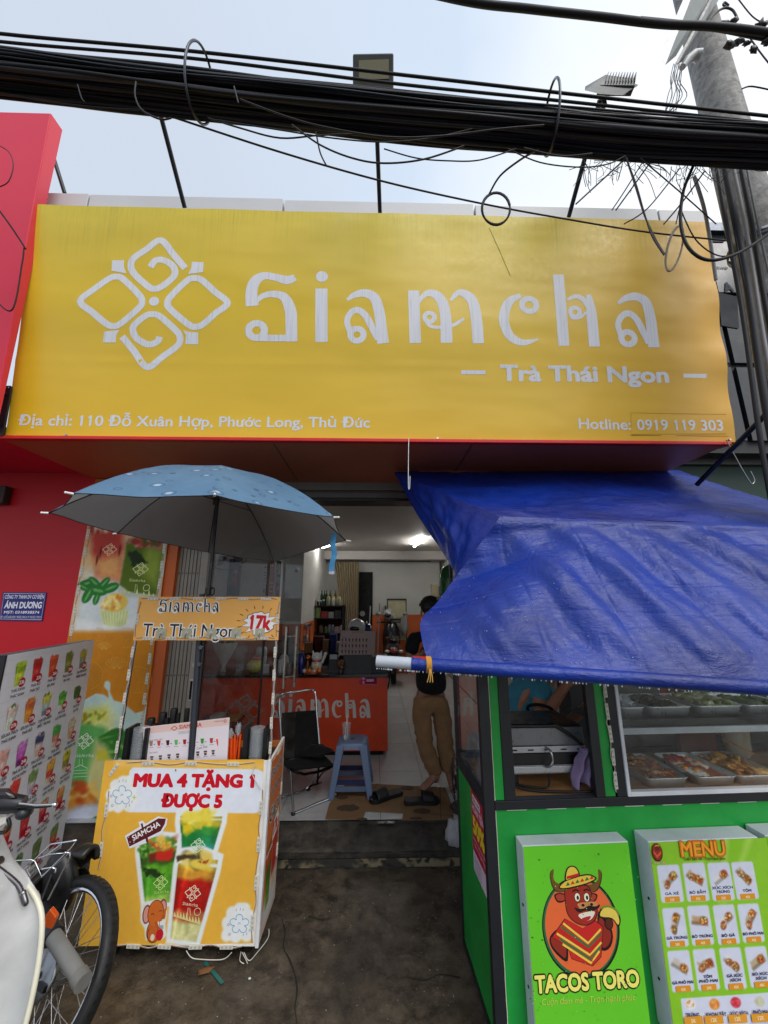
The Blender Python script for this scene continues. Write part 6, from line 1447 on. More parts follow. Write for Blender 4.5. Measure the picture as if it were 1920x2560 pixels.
for r_, c_, x_, y_, w_, h_ in cards: pt2.pg([(x_+.006,y_),(x_+w_-.006,y_),(x_+w_,y_+.006),(x_+w_,y_+h_-.006),(x_+w_-.006,y_+h_),(x_+.006,y_+h_),(x_,y_+h_-.006),(x_,y_+.006)], (214,218,236), soft=.003)
rng = random.Random(3)
for r_, c_, x_, y_, w_, h_ in cards:
    cx_, cy_ = x_+w_*.5, y_+h_*.62; k = r_*4+c_
    bc = [(206,196,180),(196,160,120),(226,222,220),(190,170,140)][k % 4]
    ro = [.6,-.5,.5,-.8,1.1,-.1,.6,.9,-.5,.2,-.7,.5][k]
    ca_, sa_ = math.cos(ro), math.sin(ro); rc = lambda a, b: (cx_+a*ca_-b*sa_, cy_+a*sa_+b*ca_)
    pt2.pg([rc(-w_*.36,-h_*.10), rc(w_*.34,-h_*.11), rc(w_*.36,h_*.09), rc(-w_*.32,h_*.10)], bc, soft=.004, nzamp=.01, nzs=60, seed=k)
    pt2.pg([rc(-w_*.36,-h_*.10), rc(w_*.34,-h_*.11), rc(w_*.34,-h_*.05), rc(-w_*.36,-h_*.04)], tuple(int(q*.62) for q in bc), soft=.006)
    e1 = (cx_+w_*.18*math.cos(ro), cy_+w_*.18*math.sin(ro))
    pt2.el(e1, w_*.19, h_*.11, (150,96,60), soft=.003, rot=ro); pt2.spots(e1, w_*.15, h_*.085, [(196,60,40),(226,150,60),(90,120,50),(236,216,160),(110,50,36),(240,190,60)], 26, w_*.04, k)
    e2 = (cx_-w_*.16*math.cos(ro)+.0, cy_-w_*.2*math.sin(ro)-h_*.06)
    if k % 3 != 2: pt2.el(e2, w_*.17, h_*.09, (140,84,54), soft=.003, rot=ro+.6); pt2.spots(e2, w_*.13, h_*.07, [(200,80,50),(226,160,80),(100,120,60),(230,210,170)], 20, w_*.035, k+50)
a = xlm((432,1928)); bot = .0
pt2.pg([(a[0], -.1), (w2_-.01, -.1), (w2_-.01, a[1]), (a[0]+.006, a[1])], (214,218,236), soft=.002)
for i, (p, c_) in enumerate((((555,1990),[(236,236,236),(236,150,60)]),((820,1990),[(226,130,50),(236,170,90)]),((1055,1970),[(206,50,70),(226,90,100)]),((1320,1960),[(206,206,180),(190,190,160)]))):
    q = xlm(p); pt2.el(q, .021, .017, c_[0], soft=.003); pt2.spots(q, .014, .01, c_, 14, .006, i+90)
pt2.nz(.05, 50, 4); pt2.emit()
LB = [['GÀ XÉ','BÒ BẰM','XÚC XÍCH\nTRỨNG','TÔM'],['GÀ TRỨNG','BÒ TRỨNG','BÒ GÀ','BÒ PHÔ MAI'],['GÀ PHÔ MAI','TÔM\nPHÔ MAI','GÀ XÚC\nXÍCH','BÒ XÚC\nXÍCH']]
PC2 = [['32K','35K','35K','40K'],['38K','40K','42K','45K'],['42K','50K','45K','48K']]
for r_, c_, x_, y_, w_, h_ in cards:
    ls = LB[r_][c_].split('\n')
    for i, t_ in enumerate(ls): p2_.text(t_, x_+w_/2, y_+h_*(.20+.105*(len(ls)-1-i)), h_*.066, (60,64,96), bold=.05, align='C', width=w_*min(.94, .11*len(t_)+.05), shear=.12)
    p2_.rect(x_+w_*.16, y_+.001, w_*.66, h_*.145, (226,150,40), .003); p2_.text(PC2[r_][c_], x_+w_*.49, y_+h_*.035, h_*.065, (246,226,180), bold=.03, align='C')
a = xlm((445,355)); p2_.tpx('MENU', (452,352), (938,340), 135, (232,120,30), bold=.06, outline=(120,70,20), ow=.02); p2_.tpx('MENU', (458,346), (932,334), 122, (240,170,50), bold=.0)
p2_.tpx('Cuộn đam mê - Trọn hạnh phúc', (476,392), (935,386), 24, (90,70,24), bold=.03)
p2_.ell((180,305), 60, 84, (60,24,20)); p2_.ell((180,300), 50, 74, (150,50,36)); p2_.poly([(140,310),(180,370),(226,316),(220,290),(180,335),(136,284)], (220,90,60)); p2_.ell((178,262), 26, 22, (110,36,26)); p2_.poly([(150,240),(210,236),(196,222),(164,224)], (206,150,50)); p2_.tpx('TACOS TORO', (140,432), (278,428), 18, (230,226,150), bold=.04, outline=(60,50,20))
for i, (t_, a_, b_, pc) in enumerate((('TRỨNG',(498,2118),(645,2114),'5K'),('KHOAI TÂY',(722,2112),(942,2104),'12K'),('XÚC XÍCH',(985,2100),(1182,2094),'12K'),('PHÔ MAI',(1240,2084),(1412,2080),'12K'))):
    p2_.tpx(t_, a_, b_, 30, (60,64,96), bold=.05); q = xlm((a_[0]-12, 2215-i*12)); u_ = p2_.unit(a_)
    p2_.rect(q[0], q[1], 205*u_, 72*u_, (226,156,50), .002); p2_.text(pc, q[0]+100*u_, q[1]+18*u_, 32*u_, (246,226,180), bold=.03, align='C')
p2_.build('print', 'print', T2)
a = gf(1912, 2088, -.085)
T3 = thing('white_light_box', 'edge of a third white light box at the right border of the green cart', 'sign', gw(a[0], 0, .12)); g = MB(); gbox(g, a[0], a[0]+.35, -.085, .004, .14, a[1], (206,212,220)); g.build('casing', 'paint', T3, bev=.003)
g = MB(); gbox(g, a[0]+.004, a[0]+.346, -.088, -.0855, .144, a[1]-.004, (120,200,50)); g.build('face', 'print', T3)
# ---------------------------------------------------------------- contact grill
xa_, xb_ = gf(1283, 1900, .14)[0]-.03, gf(1462, 1900, .14)[0]; zg0 = zc+.035
GRL = thing('contact_grill', 'black and steel contact grill on the wooden counter of the green cart', 'grill', gw((xa_+xb_)/2, .14, zc))
zz = [gf(1370, v, .12)[1] for v in (1932, 1908, 1882, 1866, 1818)]
g = MB(); gbox(g, xa_, xb_, .12, .40, zz[0]-.004, zz[1]-.008, (150,152,154)); gbox(g, xa_+.01, xb_-.01, .116, .12, zz[0]+.002, zz[1]-.012, (196,198,200)); g.build('lower_plate', 'steel', GRL, bev=.003)
g = MB(); gbox(g, xa_+.005, xb_-.005, .125, .40, zz[1]-.006, zz[2]-.004, (22,22,24)); g.build('cooking_surface', 'plastic', GRL)
g = MB(); gbox(g, xa_, xb_, .12, .40, zz[2], zz[3], (190,192,194)); gbox(g, xa_, xb_, .13, .40, zz[3]+.001, zz[4]-.004, (130,132,136)); gbox(g, xa_-.0, xb_-.01, .13, .39, zz[4]-.003, zz[4]+.006, (30,30,32)); g.build('upper_plate', 'steel', GRL, bev=.003)
for i in range(5):
    x_ = xa_+.03+i*(xb_-xa_-.06)/4
    for zq in ((zz[0]+zz[1])/2-.006, (zz[2]+zz[3])/2): g = MB(); gbox(g, x_-.014, x_+.014, .1165 if zq < zz[2] else .1175, .1205, zq-.003, zq+.003, (28,28,30)); g.build('vent', 'plastic', GRL)
g = MB(); hx_ = (xa_+xb_)/2-.0
g.tube(catmull([gw(hx_-.005,.115,zz[3]-.004), gw(hx_,.085,zz[3]-.01), gw(hx_+.004,.08,zz[2]-.02), gw(hx_-.006,.085,zz[1]+.002), gw(hx_-.02,.11,zz[1]-.01)], 6), .0055, 8, (186,188,190)); g.build('spring_arm', 'metal', GRL)
g = MB(); g.tube(catmull([gw(xa_-.02,.11,zz[4]+.012), gw(hx_,.10,zz[4]+.012), gw(hx_+.05,.10,zz[4]+.008), gw(xb_-.02,.12,zz[3]+.01), gw(xb_+.01,.2,zz[2])], 6), .009, 8, (20,20,22)); g.build('handle', 'plastic', GRL)
for x_ in (xa_+.03, xb_-.05): g = MB(); c = gw(x_, .14, zc); g.cyl(c, gw(x_,.14,zz[0]-.004), .018, n=12, col=(20,20,22)); g.build('foot', 'rubber', GRL)
g = MB(); c0 = gw(xa_+.01, .1, zc+.01)
g.tube(catmull([gw(xa_-.0,.10,zc+.02), gw(xa_+.08,.07,zc+.009), gw(xa_+.2,.05,zc+.008), gw(xa_+.34,.045,zc+.008), gw(xb_+.02,.06,zc+.012), gw(xb_+.03,.1,zc+.08), gw(xb_+.0,.14,zc+.14)], 8), .0058, 8, (18,18,20))
g.tube(catmull([gw(xa_+.0,.13,zc+.015), gw(xa_+.1,.1,zc+.01), gw(xa_+.17,.09,zc+.012), gw(xa_+.19,.12,zc+.05)], 8), .0045, 8, (18,18,20)); g.build('power_cord', 'rubber', GRL)
# towel
TW = thing('purple_towel', 'lilac towel draped over the right end of the contact grill', 'towel', gw(xb_+.01, .1, zc))
g = MB(); ca = [gf(1466,1872,.1), gf(1440,1935,.1), gf(1428,1960,.1), gf(1470,1972,.1), gf(1475,1880,.1)]
def twf(a, b):
    top_ = gf(1452+20*a, 1876-8*math.sin(a*3), .09); bt = gf(1428+52*a, 1962+9*math.sin(a*9), .09); mid = gf(1436+42*a, 1905, .09)
    x_ = top_[0]*(1-b)**2+2*b*(1-b)*mid[0]+b*b*bt[0]; z_ = top_[1]*(1-b)**2+2*b*(1-b)*mid[1]+b*b*bt[1]
    return gw(x_+.004*math.sin(b*14), .085+.022*math.sin(a*13+b*3)-.02*a, z_)
g.grid(twf, 30, 30, (150,130,168)); g.ball(gw(gf(1460,1880,.1)[0], .1, gf(1460,1885,.1)[1]), (.03,.025,.03), (140,120,158), 14, jit=.6); m_ = g.build('cloth', 'fabric', TW); md = m_.modifiers.new('t', 'SOLIDIFY'); md.thickness = .003
# ---------------------------------------------------------------- trays of food
def tray(label, x0, x1, z0, y0, y1, fill, seed, hgt=.04, gname=None):
    T_ = thing('steel_tray', label, 'tray', gw((x0+x1)/2, (y0+y1)/2, z0), 0, gname)
    cx_, cy_ = (x0+x1)/2, (y0+y1)/2; hx, hy = (x1-x0)/2, (y1-y0)/2; g = MB()
    def rr(hx, hy, r_, z_):
        P = []
        for sx_, sy_, a0 in ((1,1,0),(-1,1,90),(-1,-1,180),(1,-1,270)):
            for k in range(5): a = R(a0+k*22.5); P.append(gw(cx_+sx_*(hx-r_)+r_*math.cos(a), cy_+sy_*(hy-r_)+r_*math.sin(a), z_))
        return P
    rings = [rr(hx-.016,hy-.016,.02,z0+.003), rr(hx-.014,hy-.014,.02,z0), rr(hx-.006,hy-.006,.022,z0+hgt*.85), rr(hx,hy,.024,z0+hgt), rr(hx-.002,hy-.002,.022,z0+hgt+.0015), rr(hx-.009,hy-.009,.02,z0+hgt*.86), rr(hx-.017,hy-.017,.018,z0+.004)]
    vs = sum(rings, []); fs = [(j*20+i, j*20+(i+1) % 20, (j+1)*20+(i+1) % 20, (j+1)*20+i) for j in range(6) for i in range(20)]
    g.add(vs, fs, (232,234,236), True); g.add(rings[0], [tuple(range(20))[::-1]], (232,234,236)); g.add(rings[-1], [tuple(range(20))], (220,222,224)); g.build('pan', 'steel', T_)
    r_ = random.Random(seed); nm, cols, n, size, hh = fill
    for i in range(n):
        g = MB(); x_ = cx_+r_.uniform(-1,1)*(hx-.035); y_ = cy_+r_.uniform(-1,1)*(hy-.035); s_ = size*(r_.uniform(.7,1.3))
        Mr = Matrix.Rotation(r_.uniform(0, 6), 3, 'Z') @ Matrix.Rotation(r_.uniform(-.4,.4), 3, 'X')
        if nm == 'fried_egg':
            g.ball(gw(x_,y_,z0+hgt*.75), (.042,.05,.007), (236,232,222), 16, jit=.5, seed=i); g.ball(gw(x_,y_,z0+hgt*.75+.007), (.016,.016,.009), (236,150,50), 12); g.ball(gw(x_+.02,y_-.01,z0+hgt*.7), (.03,.014,.008), (206,130,60), 10, Mr, .5, i)
        else: g.ball(gw(x_,y_,z0+hgt*hh+r_.uniform(0,.016)), (s_*1.7, s_*.75, s_*.6), r_.choice(cols), 9, Mr, .9, i*3+seed)
        g.build(nm, 'food', T_)
    g = MB(); g.grid(lambda a, b: gw(cx_+(a-.5)*2*(hx-.014), cy_+(b-.5)*2*(hy-.014), z0+hgt*(hh-.15)+.014*math.sin(a*3.14)*math.sin(b*3.14)+.012*noise.noise(V((a*8+seed, b*10, 1)))), 18, 18, cols[0]); f_ = g.build('filling', 'food', T_)
yb_t, yb_u = .045, .36
ztb = zc+.001
u0s = [(gf(1622,1962,.06)[0], gf(1727,1948,.06)[0]), (gf(1748,1956,.06)[0], gf(1848,1944,.06)[0]), (gf(1852,1950,.06)[0], gf(1962,1940,.06)[0])]
FILL = [('pork_slice', [(176,112,62),(150,80,40),(206,150,90),(120,60,34)], 46, .014, .75), ('fried_egg', [(176,90,50),(150,60,40)], 5, .02, .7), ('chicken_piece', [(200,140,60),(176,110,46),(220,170,90)], 40, .016, .8)]
for i, (a, b) in enumerate(u0s): tray(('steel tray of shredded brown pork on the counter, nearest the white frame','steel tray of fried eggs and sausages between two meat trays','steel tray of golden chicken pieces at the right border')[i], a, b, ztb, .06, .06+.30, FILL[i], 20+i, .042)
g = MB()
for i in range(7):
    x_ = u0s[1][0]+.02+.014*i; g = MB(); g.ball(gw(x_, .27+.012*(i % 3), ztb+.045), (.011,.035,.011), (176,46,30), 10, Matrix.Rotation(.4*(i % 3-1), 3, 'Z')); g.build('sausage', 'food', bpy.data.objects['steel_tray.001'])
zsu = zs1+.036; 
tops = [(gf(1556,1797,.09)[0], gf(1619,1797,.09)[0]), (gf(1625,1795,.09)[0], gf(1737,1795,.09)[0]), (gf(1748,1793,.09)[0], gf(1864,1791,.09)[0]), (gf(1872,1788,.09)[0], gf(1990,1786,.09)[0])]
F2 = [('paper_napkin', [(226,228,230),(214,218,222)], 5, .03, .95), ('green_leaf', [(60,76,40),(80,96,50),(50,60,34)], 26, .016, .6), ('shredded_cabbage', [(196,204,150),(214,216,180),(176,190,120)], 60, .015, 1.0), ('cucumber_slice', [(70,110,50),(110,140,70)], 26, .015, .8)]
for i, (a, b) in enumerate(tops): tray(('steel tray with white napkins at the left end of the upper shelf','nearly empty steel tray second on the upper shelf','steel tray heaped with pale shredded cabbage on the upper shelf','steel tray of green vegetables at the right end of the upper shelf')[i], a, b, zsu, .085, .36, F2[i], 40+i, .045)
g = MB(); 
BT = thing('tongs', 'wooden handled tongs leaning over the chicken tray', 'tongs', gw(gf(1830,1880,.2)[0], .2, zc)); g.beam(gw(gf(1808,1848,.25)[0],.25,gf(1808,1848,.25)[1]), gw(gf(1885,1885,.15)[0],.15,gf(1885,1885,.15)[1]), .012, .006, (206,170,70)); g.build('handle', 'wood', BT)
BW = thing('cream_pot', 'cream coloured pot behind the trays inside the green cart', 'pot', gw(gf(1850,1860,.4)[0], .42, zc)); g = MB(); g.lathe(gw(gf(1850,1860,.4)[0], .42, zc), [(.05,0),(.06,.02),(.066,.13),(.06,.15)], 20, (190,176,150)); g.build('body', 'plastic', BW)
g = MB(); gbox(g, gf(1650,1770,.45)[0], gf(1800,1770,.45)[0], .42, .43, gf(1650,1720,.45)[1]-.05, gf(1650,1715,.45)[1], (176,80,44)); g.build('orange_box', 'card', None, label='orange cardboard box at the back of the upper shelf of the green cart', cat='box')
g = MB(); gbox(g, gf(1700,1870,.45)[0], gf(1790,1870,.45)[0], .44, .47, zc, zc+.12, (110,60,54)); g.build('brown_box', 'card', None, label='brown box standing behind the pork and egg trays', cat='box')
# items behind the cart: standing fan and white bag
FN = thing('standing_fan', 'black floor fan half hidden behind the green cart', 'fan', PZ(1128, 2010, ZF))
fc = PY(1140, 1955, 3.45); r_ = .17
g = MB()
for k in range(26):
    a = math.pi*2*k/26; g.tube([fc+V((.03,0,0))+V((-.03,0,0)), fc+V((-.03,-.0+math.cos(a)*r_*.6,math.sin(a)*r_*.6)), fc+V((.0,math.cos(a)*r_,math.sin(a)*r_))], .0016, 4, (30,30,32))
for q in (.4,.7,1.): g.tube([fc+V((-.02*(1-q),math.cos(t_)*r_*q,math.sin(t_)*r_*q)) for t_ in np.linspace(0, 6.28, 30)], .003, 5, (30,30,32))
g.build('guard', 'plastic', FN); g = MB(); g.cyl(fc+V((0,0,0)), fc+V((.09,0,0)), .05, n=14, col=(40,40,42)); g.cyl(fc+V((.06,0,-.02)), V((fc.x+.06, fc.y, ZF)), .014, n=8, col=(50,50,52)); g.cyl(V((fc.x+.06, fc.y, ZF)), V((fc.x+.06, fc.y, ZF+.02)), .12, .1, 20, (46,46,48)); g.build('stand', 'plastic', FN)
g = MB(); c = PZ(1140, 2110, .12); g.ball(V((c.x, c.y+.05, .16)), (.07,.06,.09), (176,176,180), 14, jit=.5); g.build('white_bag', 'fabric', None, label='crumpled white bag on the apron beside the green cart', cat='bag')
# ================================================================ OVERHEAD: cables, pole, lamps
def cpath(us, vs_, ys): return [PY(u, v, y) for u, v, y in zip(us, vs_, ys)]
ctrl = [(-700,110,1.42),(-300,150,1.45),(0,182,1.48),(300,218,1.5),(600,252,1.5),(960,290,1.5),(1300,322,1.5),(1600,350,1.5),(1920,368,1.5),(2400,400,1.5)]
base = catmull([PY(*c) for c in ctrl], 8)
CB = thing('cable_bundle', 'thick sagging bundle of black telephone cables crossing the photograph', 'cables', base[len(base)//2])
rg = random.Random(5)
for k in range(78):
    a = rg.random()*6.283; q = math.sqrt(rg.random()); oy, oz = .10*q*math.cos(a), .092*q*math.sin(a)
    r_ = rg.choice((.005,.006,.008,.010,.013)); ph = rg.random()*40; pts = []
    for i, p in enumerate(base):
        kz = 1.08-.42*min(1, max(0, (i-14)/48)); dy = oy+.02*noise.noise(V((i*.06+ph, 0, 0))); dz = oz*kz+.016*noise.noise(V((i*.07+ph, 5, 0)))
        pts.append(p+V((0, dy, dz)))
    g = MB(); c_ = rg.choice(((20,23,30),(24,28,36),(30,34,42),(16,18,24),(26,29,38),(44,47,54),(20,23,30),(56,58,62))); g.tube(pts, r_, 7, c_, ref=V((0,1,0))); g.build('cable', 'cable', CB)
def cable(label, pts, r_, col=(24,26,31), name='cable', k=8, cat='cable', group=None, mat='cable'):
    P = catmull([PY(*p) for p in pts], k); g = MB(); g.tube(P, r_, 8, col)
    o = g.build(name, mat, None, label=label, cat=cat, group=group); return o
cable('thin black cable strung just above the main bundle', [(-300,40,1.5),(0,84,1.5),(480,128,1.5),(960,182,1.5),(1400,232,1.5),(1920,290,1.5),(2300,330,1.5)], .008)
cable('second thin cable directly over the bundle, slightly lower than the topmost', [(-300,62,1.52),(0,104,1.52),(480,146,1.52),(960,206,1.52),(1400,252,1.52),(1920,308,1.52),(2300,345,1.52)], .0075)
cable('twisted cable lying on the upper side of the black bundle', [(-300,80,1.5),(0,128,1.5),(300,160,1.5),(600,188,1.5),(960,222,1.5),(1400,270,1.5),(1920,322,1.5)], .006)
cable('thick twisted cable running out of the top right corner', [(900,-60,1.4),(1160,2,1.4),(1320,22,1.4),(1500,42,1.4),(1650,60,1.4),(1780,66,1.4),(1920,82,1.4),(2200,130,1.4)], .019, (30,32,38))
cable('smooth cable beside the thick twisted cable in the top right corner', [(1600,50,1.42),(1720,62,1.42),(1800,72,1.42),(1920,96,1.42),(2200,150,1.42)], .015, (36,38,44))
cable('thin straight wire slanting down across the banner to the right', [(412,286,1.62),(700,380,1.7),(960,454,1.8),(1200,508,1.9),(1400,545,2.0),(1640,583,2.1),(1960,615,2.2)], .0052, (40,38,44))
# loose hanging wires below the bundle
LW = [((520,295,1.48),(600,320,1.48),(700,345,1.48),(800,338,1.48),(900,335,1.48)), ((540,300,1.46),(700,325,1.46),(830,345,1.46),(960,355,1.46),(1080,345,1.46),(1180,322,1.46)),
      ((730,312,1.45),(800,362,1.45),(880,395,1.45),(960,408,1.45),(1060,398,1.45),(1160,365,1.45)), ((960,372,1.47),(1040,395,1.47),(1120,402,1.47),(1200,400,1.47),(1290,372,1.47)),
      ((600,248,1.38),(700,286,1.38),(800,315,1.38),(960,342,1.38),(1100,340,1.38),(1250,322,1.38),(1360,313,1.38)), ((0,232,1.5),(120,254,1.5),(240,268,1.5),(360,275,1.5)),
      ((790,330,1.5),(800,380,1.5),(815,412,1.5),(818,414,1.5)), ((1270,372,1.48),(1350,406,1.48),(1450,418,1.48),(1520,410,1.48),(1562,390,1.48)), ((1310,370,1.46),(1400,390,1.46),(1480,384,1.46)),
      ((1563,390,1.5),(1590,460,1.5),(1610,530,1.5),(1630,590,1.5),(1660,638,1.5)), ((1560,400,1.52),(1500,455,1.52),(1440,510,1.52)), ((1610,400,1.6),(1560,480,1.6),(1530,525,1.6)), ((1630,400,1.6),(1580,470,1.6),(1540,525,1.6)), ((1600,395,1.5),(1700,480,1.6),(1790,560,1.7)),
      ((340,205,1.37),(338,240,1.37),(355,275,1.37),(400,298,1.37),(428,295,1.37)), ((194,212,1.37),(204,245,1.37),(212,255,1.37)), ((585,216,1.37),(596,258,1.37)), ((1700,420,1.5),(1620,520,1.5),(1560,560,1.6)), ((1760,430,1.6),(1710,500,1.6),(1660,560,1.6)),
      ((1740,420,1.7),(1712,470,1.7),(1690,560,1.7)), ((1850,60,1.5),(1900,130,1.5),(1940,180,1.5)), ((1840,-10,1.5),(1880,40,1.5),(1915,62,1.5)), ((1855,222,1.6),(1880,216,1.6),(1940,228,1.6))]
WL_ = ['slack wire sagging under the bundle just right of the left ring clamp, upper of two', 'slack wire sagging under the middle of the bundle towards the right', 'lowest deep sag of wire below the bundle over the banner centre', 'wire sagging under the bundle right of the middle lamp arm', 'long wire lying across the face of the bundle between the ring clamps', 'wires drooping under the bundle above the red shopfront', 'short snapped wire dangling straight down left of the middle lamp arm', 'shallow wire arc crossing the right lamp arm below the bundle', 'short flat wire arc just above the arc crossing the right lamp arm', 'thin wire dropping from the bundle to the upper right of the banner', 'straight thin wire slanting down left of the white drop cable', 'first of two thin wires slanting together towards the parapet', 'second of two thin wires slanting together towards the parapet', 'thin wire running down right from the bundle towards the pole foot', 'curled wire end looping out of the bundle at the left lamp arm', 'short pale wire end poking from the bundle above the red shopfront', 'tiny wire end poking from the bundle right of the left ring clamp', 'thin wire slanting down left from the tangle at the pole', 'thin wire slanting down left nearest the pole', 'thin wire falling steeply beside the large drooping loop', 'wire curving down at the top right corner, below the twisted cable', 'wire curving down from the top edge at the right corner', 'thin wire springing off the right side of the concrete pole']
for i, w_ in enumerate(LW): cable(WL_[i], w_, (.0038,.0032,.004,.003)[i % 4], (34,35,40), 'loose_wire', 6, 'wire', 'loose wires hanging from the cable bundle')
g = MB()
for k in range(90):
    u = rg.uniform(1440,1850); p = PY(u, rg.uniform(385,425), 1.6+rg.random()*.2); q = p+V((rg.uniform(-.12,.12), rg.uniform(-.05,.05), rg.uniform(-.2,.04))); g.tube(catmull([p, p.lerp(q, .5)+V((rg.uniform(-.03,.03),0,rg.uniform(-.03,.03))), q], 4), .0016, 4, (60,60,64))
o = g.build('wire_tangle', 'cable', None, label='tangle of short snipped wires under the bundle at the concrete pole', cat='wires', kind='stuff')
def loop_(label, c, rx, ry, y, r_, col, tails=(), rot=0., turns=2):
    T_ = thing('cable_loop', label, 'cable', PY(c[0], c[1], y)); g = MB()
    pts = [PY(c[0]+(rx*(1-.05*k))*math.cos(t_)*math.cos(rot)-ry*math.sin(t_)*math.sin(rot), c[1]+rx*math.cos(t_)*math.sin(rot)+ry*math.sin(t_)*math.cos(rot)+k*2, y-.01*k) for k in range(turns) for t_ in np.linspace(0, 2*math.pi, 26)[:-1]]
    g.tube(pts, r_, 7, col); 
    for tl in tails: g.tube(catmull([PY(*q) for q in tl], 6), r_, 7, col)
    g.build('coil', 'cable', T_)
loop_('black coiled wire loop hanging over the top edge of the banner', (1240,521), 36, 40, 1.8, .0055, (36,36,40), [[(1222,487,1.8),(1250,440,1.75),(1300,400,1.65),(1345,374,1.5)]])
loop_('pale coiled wire loop hanging in front of the upper right banner', (1686,620), 18, 58, 1.85, .005, (150,140,130), [], .25)
cable('white drop cable hanging from the bundle to the pale coil', [(1565,392,1.55),(1590,470,1.6),(1612,540,1.7),(1640,600,1.8),(1662,636,1.85)], .0045, (150,148,146))
cable('large black drooping loop between the bundle and the pole', [(1735,410,1.6),(1708,480,1.6),(1702,560,1.6),(1722,620,1.6),(1770,650,1.6),(1840,635,1.6),(1920,585,1.6),(1990,520,1.6)], .008, (26,27,31))
cable('thin wire crossing behind the large drooping loop', [(1700,520,1.8),(1740,600,1.8),(1800,640,1.8),(1850,620,1.8),(1900,540,1.8)], .0035, (30,30,34))
cable('grey conduit running down beside the banner edge', [(1735,440,2.0),(1760,520,2.1),(1775,600,2.2),(1790,700,2.25)], .011, (150,152,158), 'conduit', 8, 'conduit')
cable('dark wire hanging in a curve over the red wall', [(-20,740,1.9),(30,775,1.9),(55,840-180,1.9),(60,620,1.9)][::-1], .004, (50,20,24))
cable('dark wire pair hanging down the left red panel', [(-10,515,1.9),(30,570,1.9),(64,622,1.9)], .005, (30,20,24))
cable('dark wire arc on the upper left red panel', [(-10,360,2.0),(22,380,2.0),(33,415,2.0),(20,455,2.0),(-10,470,2.0)], .0032, (70,16,26))
# clamps round the bundle
for lab, u, v0, v1 in (('steel ring clamp round the bundle left of the middle', 500, 120, 298), ('steel ring clamp round the bundle right of the middle', 1378, 212, 378)):
    c = PY(u, (v0+v1)/2, 1.5); h_ = (PY(u, v0, 1.5)-PY(u, v1, 1.5)).length/2*.80
    T_ = thing('cable_clamp', lab, 'clamp', c, 0, 'ring clamps on the cable bundle'); g = MB()
    g.tube([c+V((.012*math.sin(t_)+.012*math.cos(t_), math.cos(t_)*.125, math.sin(t_)*h_)) for t_ in np.linspace(0, 2*math.pi, 36)[:-1]], .0065, 8, (72,74,78), closed=True); g.build('ring', 'metal', T_)
# concrete pole with cables on it
PO_ = thing('concrete_pole', 'weathered concrete utility pole covered with cables at the right edge', 'utility pole', (2.05, 1.85, 0))
pc = [PY(1790, -60, 1.85), PY(1800, 200, 1.85), PY(1880, 800, 1.85)]
px_ = PY(1808, 200, 1.85).x
g = MB(); g.cyl((px_-.03, 1.9, 0), (px_+.01, 1.9, 8.5), .155, .085, 28, (150,148,144)); g.build('shaft', 'pole_concrete', PO_)
for k in range(5):
    a = R(200+rg.random()*110); g = MB(); x_ = px_+.13*math.cos(a)*1.; r_ = rg.choice((.01,.014,.018,.022)); z0 = 1.2
    pts = [V((px_-.02+(.13-.0*t_)*math.cos(a)+.015*noise.noise(V((k, t_*3, 0))), 1.9+(.135)*math.sin(a)-.02+.01*noise.noise(V((k+9, t_*3, 0))), z0+2.3*t_)) for t_ in np.linspace(0, 1, 16)]
    g.tube(pts, r_, 8, rg.choice(((28,29,33),(40,41,44),(22,22,26),(110,110,112)))); g.build('drop_cable', 'cable', PO_)
for z_ in (2.9, 3.9): g = MB(); g.lathe((px_-.015,1.9,z_), [(.135,0),(.14,.005),(.14,.045),(.135,.05)], 28, (90,92,96), caps=False); g.build('strap_band', 'metal', PO_)
for k, (uo, r__, c__) in enumerate(((1792,.014,(34,35,40)),(1812,.022,(50,50,54)),(1830,.012,(150,150,152)),(1846,.016,(30,31,35)),(1800,.006,(26,26,30)),(1862,.007,(120,120,122)))):
    g = MB(); g.tube(catmull([PY(uo+3*math.sin(v*.01+k)+(v-400)*(.16+.012*k), v, 1.74) for v in range(330, 1500, 90)], 3), r__*.8, 8, c__); g.build('drop_cable', 'cable', PO_)
for k in range(6):
    p = V((px_-.02+.1*math.cos(R(250+k*9)), 1.9-.115, 3.0+.28*k)); g = MB(); g.cyl(p+V((0,.05,0)), p-V((0,.01,0)), .014, n=8, col=(40,40,42)); g.build('bolt_hole', 'matte', PO_)
g = MB(); gq_ = [PY(*q) for q in ((1560+370/4.608,0+3,1.75),)]
g.tube(catmull([PY(1742,130,1.75), PY(1728,140,1.75), PY(1712,155,1.75), PY(1702,170,1.75)], 5), [.03,.028,.024,.02]*4+[.02], 12, (176,178,180)) if False else g.tube([PY(1748,140,1.75), PY(1735,138,1.75), PY(1718,150,1.75), PY(1706,168,1.75)], [.036,.03,.024,.018], 12, (176,178,180))
g.build('cable_guide', 'plastic', PO_)
